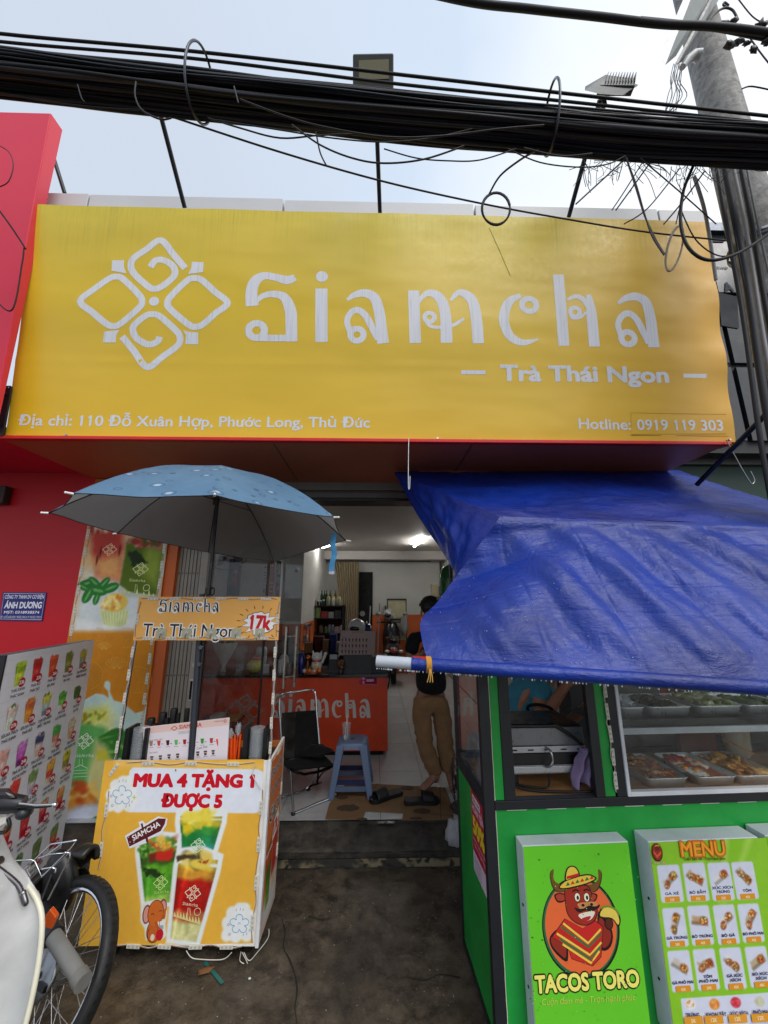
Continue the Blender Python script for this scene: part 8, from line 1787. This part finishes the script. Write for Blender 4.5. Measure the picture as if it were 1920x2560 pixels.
# ---------------------------------------------------------------- scooter at the back
sc0 = PZ(992, 1716, ZF); sc0.y = min(sc0.y, 8.0)
sY = 7.7; sX = PY(985, 1650, sY).x
SC = thing('parked_scooter', 'dark scooter with red tail light parked at the back of the shop', 'motorbike', (sX, sY, ZF))
def sz(v): return PY(985, v, sY).z
def sxx(u): return PY(u, 1650, sY).x
zP = sz(1632)
g = MB(); g.lathe((sX, sY+.35, ZF+.25), [(.15,-.05),(.24,-.045),(.25,0),(.24,.045),(.15,.05)], 28, (18,18,18), Matrix.Rotation(R(90), 3, 'Y')); g.build('rear_wheel', 'rubber', SC)
g = MB(); g.lathe((sX, sY+1.35, ZF+.25), [(.15,-.04),(.24,-.035),(.25,0),(.24,.035),(.15,.04)], 24, (18,18,18), Matrix.Rotation(R(90), 3, 'Y')); g.build('front_wheel', 'rubber', SC)
g = MB(); g.ball((sX, sY+.35, ZF+.62), (.17,.42,.2), (22,24,34), 18); g.ball((sX, sY+.5, ZF+.83), (.15,.38,.07), (16,16,17), 16); g.ball((sX, sY+1.15, ZF+.75), (.2,.16,.42), (24,26,36), 16); g.bx((sX-.05, sY-.05, ZF+.25), (sX+.05, sY+.02, ZF+.6), (18,18,19)); g.build('body', 'gloss', SC)
g = MB(); g.ball((sX, sY-.06, ZF+.66), (.085,.05,.045), (150,24,24), 14); g.build('tail_light', 'gloss', SC)
for s_ in (-1, 1): g = MB(); g.ball((sX+.13*s_, sY-.03, ZF+.65), (.05,.04,.03), (190,180,160), 10); g.build('indicator', 'gloss', SC)
g = MB(); g.bx((sX-.095, sY-.1, ZF+.42), (sX+.095, sY-.09, ZF+.57), (206,206,206)); pl_ = g.build('number_plate', 'paint', SC)
q = Pr(V((sX-.095, sY-.1, ZF+.42)), (1,0,0), (0,0,1), .001); q.text('58-SA', .095, .088, .045, (24,24,26), bold=.04, align='C'); q.text('018.03', .095, .022, .045, (24,24,26), bold=.04, align='C'); q.build('plate_lettering', 'print', SC)
g = MB(); g.cyl((sX-.32, sY+1.1, ZF+1.12), (sX+.32, sY+1.1, ZF+1.12), .018, n=10, col=(24,24,25)); g.build('handlebar', 'plastic', SC)
for s_ in (-1, 1): g = MB(); g.cyl((sX+.2*s_, sY+1.1, ZF+1.12), (sX+.28*s_, sY+1.08, ZF+1.28), .006, n=6, col=(40,40,42)); g.ball((sX+.3*s_, sY+1.06, ZF+1.3), (.06,.012,.04), (150,152,154), 12); g.build('mirror', 'metal', SC)
g = MB(); g.cyl((sX-.02, sY+.05, ZF+.5), (sX-.12, sY-.08, ZF), .012, n=8, col=(60,60,60)); g.ball((sX+.17, sY+.25, ZF+.35), (.05,.3,.05), (60,60,62), 12); g.build('exhaust', 'metal', SC)
item('scooter_helmet', 'silver helmet hanging on the scooter mirror', 'helmet', lambda g: (g.ball((sX-.07, sY+.95, ZF+1.3), (.12,.14,.12), (170,172,172), 16), g.ball((sX-.09, sY+.86, ZF+1.28), (.08,.08,.05), (30,30,32), 12)), 'gloss')
item('plastic_bag', 'crumpled translucent bag hung right of the scooter', 'bag', lambda g: g.ball((sX+.26, sY+1.0, ZF+1.05), (.1,.08,.2), (130,130,128), 14, jit=.7), 'fabric')
# ================================================================ chair, stool, cardboard, slippers, people
zF = ZF+.001
def z5b(x, y): return (600+x/4.608, 1680+y/4.608)
FL, FR = PZ(733, 2034, zF+.01), PZ(840, 1989, zF+.01)
SL, SR = PY(726, 1923, FL.y), PY(835, 1914, FR.y)
RL, RR = PZ(700, 1996, zF+.01), PZ(771, 1973, zF+.01)
CH = thing('folding_chair', 'black fabric folding chair with chrome tube frame beside the blue stool', 'chair', (FL+FR)/2)
ST_ = (196,198,200)
g = MB(); g.tube(catmull([SL, FL.lerp(SL,.4), FL+V((0,0,.03)), FL+(FR-FL)*.06, FL.lerp(FR,.5), FR-(FR-FL)*.06, FR+V((0,0,.03)), FR.lerp(SR,.4), SR], 6), .0095, 10, ST_); g.build('leg_frame', 'chrome', CH)
bz = .53
BLc, BRc = PZ(706, 1903, bz), PZ(800, 1880, bz)
g = MB(); g.tube(catmull([BLc+V((0,0,-.01)), RL.lerp(BLc,.5)+V((-.0,.02,0)), RL+V((0,0,.02)), RL.lerp(RR,.5), RR+V((0,0,.02)), RR.lerp(BRc,.5)+V((.02,.02,0)), BRc+V((0,0,-.01))], 6), .009, 10, ST_); g.build('leg_frame', 'chrome', CH)
yb2 = (BLc.y+BRc.y)/2
TL2, TR2 = PY(706, 1782, BLc.y+.10), PY(792, 1775, BRc.y+.10)
tu = [PY(*z5b(455,430), BLc.y+.1), PY(*z5b(460,300), BLc.y+.12), PY(*z5b(500,248), BLc.y+.125), PY(*z5b(650,228), yb2+.12), PY(*z5b(820,207), BRc.y+.125), PY(*z5b(868,250), BRc.y+.12), PY(*z5b(880,430), BRc.y+.1)]
g = MB(); g.tube([BLc]+catmull(tu, 5)+[BRc], .0095, 10, ST_); g.build('back_frame', 'chrome', CH)
def fab(P, Q_, R_, S_, sag, name, th=.012):
    g = MB(); n = ((Q_-P).cross(S_-P)).normalized()
    g.grid(lambda a, b: P.lerp(Q_, a).lerp(S_.lerp(R_, a), b)-n*sag*math.sin(math.pi*a)*math.sin(math.pi*b)+n*.006*noise.noise(V((a*6,b*6,2))), 14, 14, (15,15,16)); o = g.build(name, 'fabric', CH); md = o.modifiers.new('t', 'SOLIDIFY'); md.thickness = th; return o
fab(BLc, BRc, TR2, TL2, .03, 'backrest'); fab(SL+V((0,-.01,0)), SR+V((.01,0,0)), BRc+V((.01,.0,0)), BLc, -.02, 'seat', .016)
g = MB(); g.tube([SL, PY(*z5b(640,1150), SL.y-.01), PY(*z5b(740,1178), SL.y), PY(*z5b(900,1150), (SL.y+SR.y)/2), SR], .010, 10, (26,26,28)); g.tube([BRc, PY(*z5b(890,1280), 3.55), FR.lerp(RR,.55)+V((0,0,.07)), RR+V((0,0,.02))], .008, 8, (30,30,32)); g.tube([SR, PY(*z5b(960,1150), 3.6), PY(*z5b(880,1260), 3.6)], .007, 8, (60,60,62)); g.build('brace', 'metal', CH)
for p in (FL, FR, RL, RR): g = MB(); g.ball(p, (.018,.018,.014), (14,14,14), 10); g.build('foot_cap', 'rubber', CH)
g = MB(); g.ball(BRc+V((-.03,-.06,.03)), (.12,.10,.035), (14,14,15), 16, jit=.5); g.build('black_cloth', 'fabric', None, label='crumpled black cloth lying on the seat of the folding chair', cat='cloth')
# stool
sy0 = 3.66; cS = (PY(845, 1858, sy0)+PY(914, 1858, sy0))/2; hS = cS.z; sw_ = (PY(914,1858,sy0)-PY(845,1858,sy0)).length/2
SO = thing('plastic_stool', 'worn blue grey plastic stool with a cup on top', 'stool', (cS.x, sy0+sw_, zF))
cxs, cys = cS.x, sy0+sw_; BLU = (92,110,140)
g = MB(); 
def rsq(h, z_, r_=.04):
    P = []
    for sx_, sy_, a0 in ((1,1,0),(-1,1,90),(-1,-1,180),(1,-1,270)):
        for k in range(5): a = R(a0+k*22.5); P.append(V((cxs+sx_*(h-r_)+r_*math.cos(a), cys+sy_*(h-r_)+r_*math.sin(a), z_)))
    return P
rs = [rsq(sw_+.012, hS-.05), rsq(sw_+.006, hS-.02), rsq(sw_, hS-.006), rsq(sw_-.01, hS), rsq(sw_-.05, hS-.003)]
g.add(sum(rs, []), [(j*20+i, j*20+(i+1) % 20, (j+1)*20+(i+1) % 20, (j+1)*20+i) for j in range(4) for i in range(20)], BLU, True); g.add(rs[-1], [tuple(range(20))], BLU); g.add([p-V((0,0,.0)) for p in rsq(sw_-.004, hS-.03)], [tuple(range(20))[::-1]], BLU)
g.build('seat', 'plastic', SO)
g = MB(); g.cyl((cxs, cys, hS-.004), (cxs, cys, hS-.0015), .02, n=16, col=(20,24,34)); g.build('seat_hole', 'plastic', SO)
fe = {}
for sx_ in (-1, 1):
    for sy_ in (-1, 1):
        t0 = V((cxs+sx_*(sw_-.02), cys+sy_*(sw_-.02), hS-.02)); b0_ = V((cxs+sx_*(sw_+.045), cys+sy_*(sw_+.045), zF)); fe[(sx_, sy_)] = (t0, b0_)
        g = MB(); q = []
        for p, s_ in ((b0_, .024), (t0, .034)): q += [p+V((-s_,-s_,0)), p+V((s_,-s_,0)), p+V((s_,s_,0)), p+V((-s_,s_,0))]
        g.hexa(q, BLU); g.build('leg', 'plastic', SO, bev=.006)
for (h_, c_) in ((.30, (30,40,80)), (.62, BLU)):
    for a, b in (((-1,-1),(1,-1)),((1,-1),(1,1)),((1,1),(-1,1)),((-1,1),(-1,-1))):
        p = fe[a][0].lerp(fe[a][1], 1-h_ if h_ < .5 else h_+.2); q = fe[b][0].lerp(fe[b][1], 1-h_ if h_ < .5 else h_+.2); g = MB(); g.beam(p, q, .012, .035, c_); g.build('stretcher', 'plastic', SO)
CP = thing('plastic_cup', 'empty clear plastic cup with a white spoon on the stool', 'cup', (cxs-.055, cys-.03, hS))
g = MB(); g.lathe((cxs-.055, cys-.03, hS), [(.026,0),(.028,.002),(.04,.125),(.043,.128),(.041,.131),(.0385,.125)], 22, (220,222,224), caps=False); g.build('cup', 'clear', CP)
g = MB(); a = V((cxs-.065, cys-.035, hS+.02)); b = V((cxs-.05, cys-.03, hS+.20)); g.cyl(a, b, .003, n=6, col=(226,220,206)); g.ball(a, (.012,.005,.02), (226,220,206), 10); g.build('spoon', 'plastic', CP); g = MB(); g.cyl(V((cxs-.048, cys-.02, hS+.01)), V((cxs-.046, cys-.024, hS+.17)), .003, n=6, col=(214,200,200)); g.build('straw', 'plastic', CP)
# cardboard
cb_ = [(813,2047),(823,2010),(848,1975),(868,1958),(940,1960),(1112,1969),(1120,1985),(1128,2010),(1134,2040),(1138,2068),(1060,2066),(1007,2063),(1008,2032),(914,2028),(906,2049)]
pts = [PZ(u, v, zF+.004) for u, v in cb_]
KB = thing('cardboard_sheet', 'flattened stained cardboard sheet laid inside the shop entrance', 'cardboard', (pts[0].x, pts[0].y, zF))
g = MB(); g.prism([(p.x, max(p.y, yt-.03)) for p in pts], (V((0,0,zF)), V((1,0,0)), V((0,1,0))), .0015, .0055, (122,92,60)); g.build('sheet', 'card', KB)
pk = Pr(V((0,0,zF+.0056)), (1,0,0), (0,1,0), .0005)
for u, v, a, b in ((870,2022,.09,.05),(856,1996,.05,.03),(1018,1972,.06,.04),(1055,2030,.07,.04),(905,2050,.04,.02),(1040,2048,.05,.02)):
    c = PZ(u, v, zF); pk.poly([(c.x+a*(1+.35*noise.noise(V((k*.9,u,0))))*math.cos(t_), c.y+b*(1+.35*noise.noise(V((k*.9,u,5))))*math.sin(t_)) for k, t_ in enumerate(np.linspace(0, 6.28, 22)[:-1])], (74,56,40), False, smooth=2)
for a, b in (((1100,1968),(1103,2066)),((943,1960),(936,1973)),((1060,2035),(1134,2042))): a_, b_ = PZ(*a, zF), PZ(*b, zF); pk.stroke([(a_.x,a_.y),(b_.x,b_.y)], .006, (66,50,36), False, k=1)
pk.build('stain', 'card', KB)
g = MB(); a = PZ(945, 2056, ZF-.0); g.box(PZ(964, 2057, ZF-.012)+V((0,0,.003)), (.13,.02,.006), (150,150,148)); g.build('metal_strip', 'metal', None, label='short perforated metal strip fixed on the threshold', cat='strip')
def slipper(label, heel, toe, w_):
    a, b = PZ(*heel, zF+.006), PZ(*toe, zF+.006); d = (b-a); Ln = d.length; d.normalize(); s_ = V((-d.y, d.x, 0)); T_ = thing('slipper', label, 'slipper', a, 0, 'black slide slippers on the cardboard')
    out = [(-.02,0),(0,.36),(.15,.44),(.4,.38),(.65,.46),(.88,.46),(1,.25),(1.03,0),(1,-.25),(.88,-.46),(.65,-.46),(.4,-.38),(.15,-.44),(0,-.36)]
    P = [(q.x, q.y) for q in catmull([(x_*Ln, y_*w_, 0) for x_, y_ in out], 4, True)]
    g = MB(); g.prism(P, (a, d, s_), 0, .03, (16,16,17)); g.build('sole', 'rubber', T_, bev=.006)
    g = MB(); g.grid(lambda u, v: a+d*Ln*(.52+.34*v)+s_*w_*.5*math.cos(math.pi*u)*1.02+V((0,0,.025+.062*math.sin(math.pi*u)*(1-.25*v))), 16, 6, (18,18,19)); o = g.build('strap', 'rubber', T_); md = o.modifiers.new('t','SOLIDIFY'); md.thickness = .006
slipper('left black slide slipper, turned towards the stool', (1001,1984), (927,2008), .105); slipper('right black slide slipper, below the standing person', (1012,2008), (1096,2006), .11)
# ---------------------------------------------------------------- people
def skin(name, nodes, edges, mat, col, parent, root=0, lev=2, smooth=True, fn=None):
    me = bpy.data.meshes.new(name); inv = INV[parent.name]
    me.from_pydata([tuple(inv @ V(n[0])) for n in nodes], edges, []); o = bpy.data.objects.new(name, me); COL.objects.link(o)
    md = o.modifiers.new('skin', 'SKIN'); md.branch_smoothing = .6; md.use_smooth_shade = True
    sv_ = me.skin_vertices[0].data
    for i, n in enumerate(nodes):
        r_ = n[1]; sv_[i].radius = r_ if isinstance(r_, tuple) else (r_, r_)
    sv_[root].use_root = True
    sb = o.modifiers.new('sub', 'SUBSURF'); sb.levels = lev; sb.render_levels = lev
    dg = bpy.context.evaluated_depsgraph_get(); dg.update(); ev = o.evaluated_get(dg); m2 = bpy.data.meshes.new_from_object(ev)
    bpy.data.objects.remove(o); o = bpy.data.objects.new(name, m2); COL.objects.link(o); o.parent = parent
    ca = m2.color_attributes.new('Col', 'FLOAT_COLOR', 'POINT'); lc = s2l(col)
    for v in m2.vertices:
        if fn: v.co = fn(v.co.copy())
    arr = np.ones((len(m2.vertices), 4), np.float32); arr[:, :3] = lc; ca.data.foreach_set('color', arr.ravel())
    m2.materials.clear(); m2.materials.append(M(mat)); 
    for p in m2.polygons: p.use_smooth = True; p.material_index = 0
    return o
def wr(amp, sc, seed=0, zs=1.):
    return lambda c: c+V((noise.noise(V((c.x*sc, c.y*sc, c.z*sc*zs+seed))), noise.noise(V((c.x*sc+9, c.y*sc, c.z*sc*zs+seed))), 0))*amp
yp = 3.86
P1 = thing('person', 'person in black t-shirt and khaki trousers standing barefoot on cardboard, head bowed', 'person', (PZ(1095,1962,zF).x, yp, zF))
q = lambda u, v, y=yp: PY(u, v, y)
SK_ = (150,108,86)
head = q(1075,1530,3.78)
hipL, hipR = q(1050,1745), q(1100,1745); kL = q(1062,1862,yp-.03); aL = q(1092,1948,yp-.02); aL.z = zF+.08; kR = q(1112,1862,yp+.02); aR = q(1124,1950,yp+.02); aR.z = zF+.08
toL = PZ(1052,1975,zF+.02); heL = PZ(1097,1960,zF+.025); toR = V((aR.x-.02, aR.y-.2, zF+.025)); heR = V((aR.x+.0, aR.y+.04, zF+.03))
shL, shR = q(1036,1594,yp), q(1128,1592,yp+.02); elL = q(1022,1652,yp-.04); waL = q(1048,1640,yp-.24); haL = q(1062,1632,yp-.3); elR = q(1140,1655,yp-.03); waR = q(1100,1645,yp-.24); haR = q(1090,1636,yp-.3)
nodes = [(q(1078,1730), (.12,.09)), (q(1078,1680), (.115,.085)), (q(1080,1620), (.14,.095)), (q(1082,1585), (.10,.07)), (q(1082,1566,yp-.02), (.052,.052)), (q(1079,1552,3.81), (.062,.066)), (q(1076,1532,3.78), (.078,.092)), (q(1074,1506,3.77), (.066,.078)),
         (hipL, .082), (kL, .055), (aL, .04), (heL, (.034,.03)), (toL, (.042,.016)), (hipR, .082), (kR, .055), (aR, .04), (toR, (.042,.016)),
         (shL, .055), (elL, .04), (waL, (.024,.028)), (haL, (.02,.036)), (shR, .055), (elR, .04), (waR, (.024,.028)), (haR, (.02,.036))]
edges = [(0,1),(1,2),(2,3),(3,4),(4,5),(5,6),(6,7),(0,8),(8,9),(9,10),(10,11),(10,12),(0,13),(13,14),(14,15),(15,16),(3,17),(17,18),(18,19),(19,20),(3,21),(21,22),(22,23),(23,24)]
for h0, w0 in ((20,19),(24,23)):
    dd = (nodes[h0][0]-nodes[w0][0]).normalized(); sd_ = dd.cross(V((0,0,1))).normalized(); hp_ = nodes[h0][0]
    for k in range(4):
        a = len(nodes); nodes += [(hp_+dd*.03+sd_*(.018*(k-1.5)), .0085), (hp_+dd*(.055+.006*(k in (1,2)))+sd_*(.017*(k-1.5))+V((0,0,-.01)), .008), (hp_+dd*(.065+.008*(k in (1,2)))+sd_*(.016*(k-1.5))+V((0,0,-.032)), .007)]; edges += [(h0,a),(a,a+1),(a+1,a+2)]
    a = len(nodes); nodes += [(hp_+sd_*.035+V((0,0,.012)), .010), (hp_+sd_*.042+dd*.03+V((0,0,.016)), .009)]; edges += [(h0,a),(a,a+1)]
skin('body', nodes, edges, 'skin', SK_, P1, 0, 1)
skin('tshirt', [(q(1076,1736), (.235,.16)), (q(1076,1700), (.225,.15)), (q(1078,1650), (.21,.14)), (q(1080,1612), (.205,.13)), (q(1082,1582), (.14,.10)), (q(1082,1572,yp-.01), (.08,.08)), (shL+V((.0,0,-.0)), .082), (shL.lerp(elL, .75), .07), (shR, .082), (shR.lerp(elR, .75), .07)], [(0,1),(1,2),(2,3),(3,4),(4,5),(4,6),(6,7),(4,8),(8,9)], 'fabric', (17,17,19), P1, 0, 2, fn=wr(.012, 7))
skin('trousers', [(q(1078,1722), (.18,.125)), (q(1078,1745), (.19,.13)), (hipL.lerp(kL,.18)+V((-.02,0,0)), .108), (hipL.lerp(kL,.65), .092), (kL, .078), (kL.lerp(aL,.45), .074), (aL+V((0,0,-.015)), .068), (hipR.lerp(kR,.18)+V((.01,0,0)), .108), (kR, .08), (kR.lerp(aR,.5), .074), (aR+V((0,0,-.02)), .068)], [(0,1),(1,2),(2,3),(3,4),(4,5),(5,6),(1,7),(7,8),(8,9),(9,10)], 'fabric', (146,110,76), P1, 0, 2, fn=wr(.02, 11, 3, 2.2))
g = MB(); g.ball(head+V((.005,.015,.055)), (.092,.108,.088), (24,18,16), 22, jit=.14, seed=4); 
for k in range(150):
    a = rg.random()*6.283; ph = rg.random()*1.5; d = V((math.cos(a)*math.sin(ph), math.sin(a)*math.sin(ph), math.cos(ph))); p = head+V((.005,.012,.05))+V((d.x*.09, d.y*.105, d.z*.088)); t_ = (d+V((rg.uniform(-1,1),rg.uniform(-1,1),-.7))*.8).normalized()*.02
    g.tube([p, p+t_*.5+d*.008, p+t_+d*.002], [.005,.004,.001], 5, (26,20,17))
g.build('hair', 'hair', P1)
for s_ in (-1, 1): g = MB(); g.ball(head+V((.082*s_,.0,-.005)), (.012,.018,.028), SK_, 10); g.build('ear', 'skin', P1)
g = MB(); g.ball(head+V((0,-.1,-.04)), (.014,.018,.02), SK_, 10); g.build('nose', 'skin', P1)
for s_ in (-1, 1): g = MB(); g.ball(head+V((.03*s_,-.088,-.012)), (.012,.006,.006), (40,30,26), 8); g.build('eye', 'skin', P1)
g = MB(); g.ball(head+V((0,-.082,-.072)), (.022,.01,.006), (120,64,60), 8); g.build('mouth', 'skin', P1)
item('phone', 'dark phone held in both hands by the standing person', 'phone', lambda g: g.box((haL+haR)/2+V((0,-.03,.0)), (.075,.012,.14), (20,20,22), Matrix.Rotation(-.7, 3, 'X')), 'gloss')
# vendor inside the green cart
def qv(u, v, d=.72): p_ = PL(u, v, gw(0, d, 0), GY); return p_
P2 = thing('person', 'vendor in a teal polo shirt leaning on one elbow behind the green cart', 'person', (qv(1320,1850).x, qv(1320,1850).y, 0))
S_, E2, W2, H2_ = qv(1350,1712,.62), qv(1352,1806,.50), qv(1404,1728,.52), qv(1424,1700,.52)
nodes = [(qv(1316,1990,.85), (.15,.12)), (qv(1310,1870,.82), (.15,.11)), (qv(1318,1770,.78), (.16,.11)), (qv(1345,1690,.72), (.13,.09)), (qv(1388,1650,.64), .055), (qv(1408,1622,.58), (.075,.085)), (qv(1420,1585,.56), (.07,.08)),
         (S_, .058), (E2, .044), (W2, .03), (H2_, (.03,.022)), (qv(1330,1700,.95), .055), (qv(1400,1830,.95), .042), (qv(1470,1760,.8), .03), (V((qv(1316,1990,.85).x+.1, qv(1316,1990,.85).y, .5)), .09), (V((qv(1316,1990,.85).x+.12, qv(1316,1990,.85).y-.0, .06)), .05)]
edges = [(0,1),(1,2),(2,3),(3,4),(4,5),(5,6),(3,7),(7,8),(8,9),(9,10),(3,11),(11,12),(12,13),(0,14),(14,15)]
dd = (H2_-W2).normalized(); sd_ = dd.cross(V((0,1,0))).normalized()
for k in range(4): a = len(nodes); nodes += [(H2_+dd*.035+sd_*(.018*(k-1.5)), .0095), (H2_+dd*.06+sd_*(.018*(k-1.5))+V((.012,0,0)), .009), (H2_+dd*.07+sd_*(.017*(k-1.5))+V((.034,-.0,0)), .008)]; edges += [(10,a),(a,a+1),(a+1,a+2)]
a = len(nodes); nodes += [(H2_+sd_*-.035+V((.01,0,0)), .010), (H2_+sd_*-.045+dd*.03+V((.02,0,0)), .009)]; edges += [(10,a),(a,a+1)]
skin('body', nodes, edges, 'skin', (166,112,84), P2, 0, 1)
skin('polo_shirt', [(qv(1316,1930,.85), (.18,.15)), (qv(1308,1850,.82), (.19,.14)), (qv(1316,1770,.79), (.2,.14)), (qv(1340,1702,.73), (.16,.115)), (qv(1372,1668,.68), (.08,.08)), (S_, .085), (S_.lerp(E2, .62), .078), (qv(1330,1700,.95), .08), (qv(1370,1775,.95), .075)], [(0,1),(1,2),(2,3),(3,4),(3,5),(5,6),(3,7),(7,8)], 'fabric', (62,130,152), P2, 0, 2, fn=wr(.014, 8, 2))
g = MB(); c = S_.lerp(E2, .70); dd = (E2-S_).normalized(); x_ = dd.orthogonal().normalized(); y_ = dd.cross(x_); g.tube([c+x_*.074*math.cos(t_)+y_*.074*math.sin(t_) for t_ in np.linspace(0, 6.28, 26)[:-1]], .009, 8, (18,20,24), closed=True); g.build('sleeve_cuff', 'fabric', P2)
g = MB(); hc = qv(1412,1600,.56); g.ball(hc+V((0,.02,.03)), (.095,.11,.1), (22,18,17), 18, jit=.15); g.build('hair', 'hair', P2)
g = MB(); g.ball(hc+V((-.08,0,-.02)), (.012,.02,.028), (166,112,84), 10); g.build('ear', 'skin', P2)
pv = Pr(V((0,0,0)), V((1,0,0)), V((0,1,0)), .003)
for pts in (((706,2292),(712,2330),(708,2370),(724,2400),(736,2440),(742,2480),(738,2520),(744,2560)),((770,2290),(800,2300),(830,2296)),((1000,2440),(1060,2452),(1100,2438),(1150,2446))):
    Q_ = [PZ(u+4*noise.noise(V((u*.1,v*.1,0))), v, 0) for u, v in pts]; pv.stroke([(p.x, p.y) for p in Q_], [.002,.007,.004,.009,.005,.008,.004,.003][:len(Q_)], (30,26,22), False, k=4)
pv.build('pavement_crack', 'matte', None, kind='structure')
# litter on the pavement
item('green_straw', 'dark turquoise plastic strip lying on the pavement under the cart', 'litter', lambda g: g.beam(PZ(512,2405,.006), PZ(556,2458,.006), .016, .003, (30,100,96)), 'plastic')
item('dry_leaf', 'curled brown leaf on the pavement beside the turquoise strip', 'leaf', lambda g: g.ball(PZ(516,2425,.01), (.04,.02,.006), (120,80,40), 10, Matrix.Rotation(.4, 3, 'Z'), .8), 'card')
item('white_chip', 'small white scrap on the pavement in front of the cart', 'litter', lambda g: g.ball(PZ(624,2446,.004), (.008,.006,.004), (206,206,206), 6), 'card')
g = MB(); rl_ = random.Random(9)
for k in range(900):
    x_, y_ = rl_.uniform(-1.6,.6), rl_.uniform(1.3,3.1); r_ = rl_.uniform(.0012,.0036); g.ball((x_,y_,r_*.4), (r_,r_*.8,r_*.6), rl_.choice(((120,112,100),(70,64,58),(40,38,36),(150,146,138))), 5)
g.build('grit', 'matte', None, kind='stuff', label='loose grit scattered over the wet pavement', cat='grit')
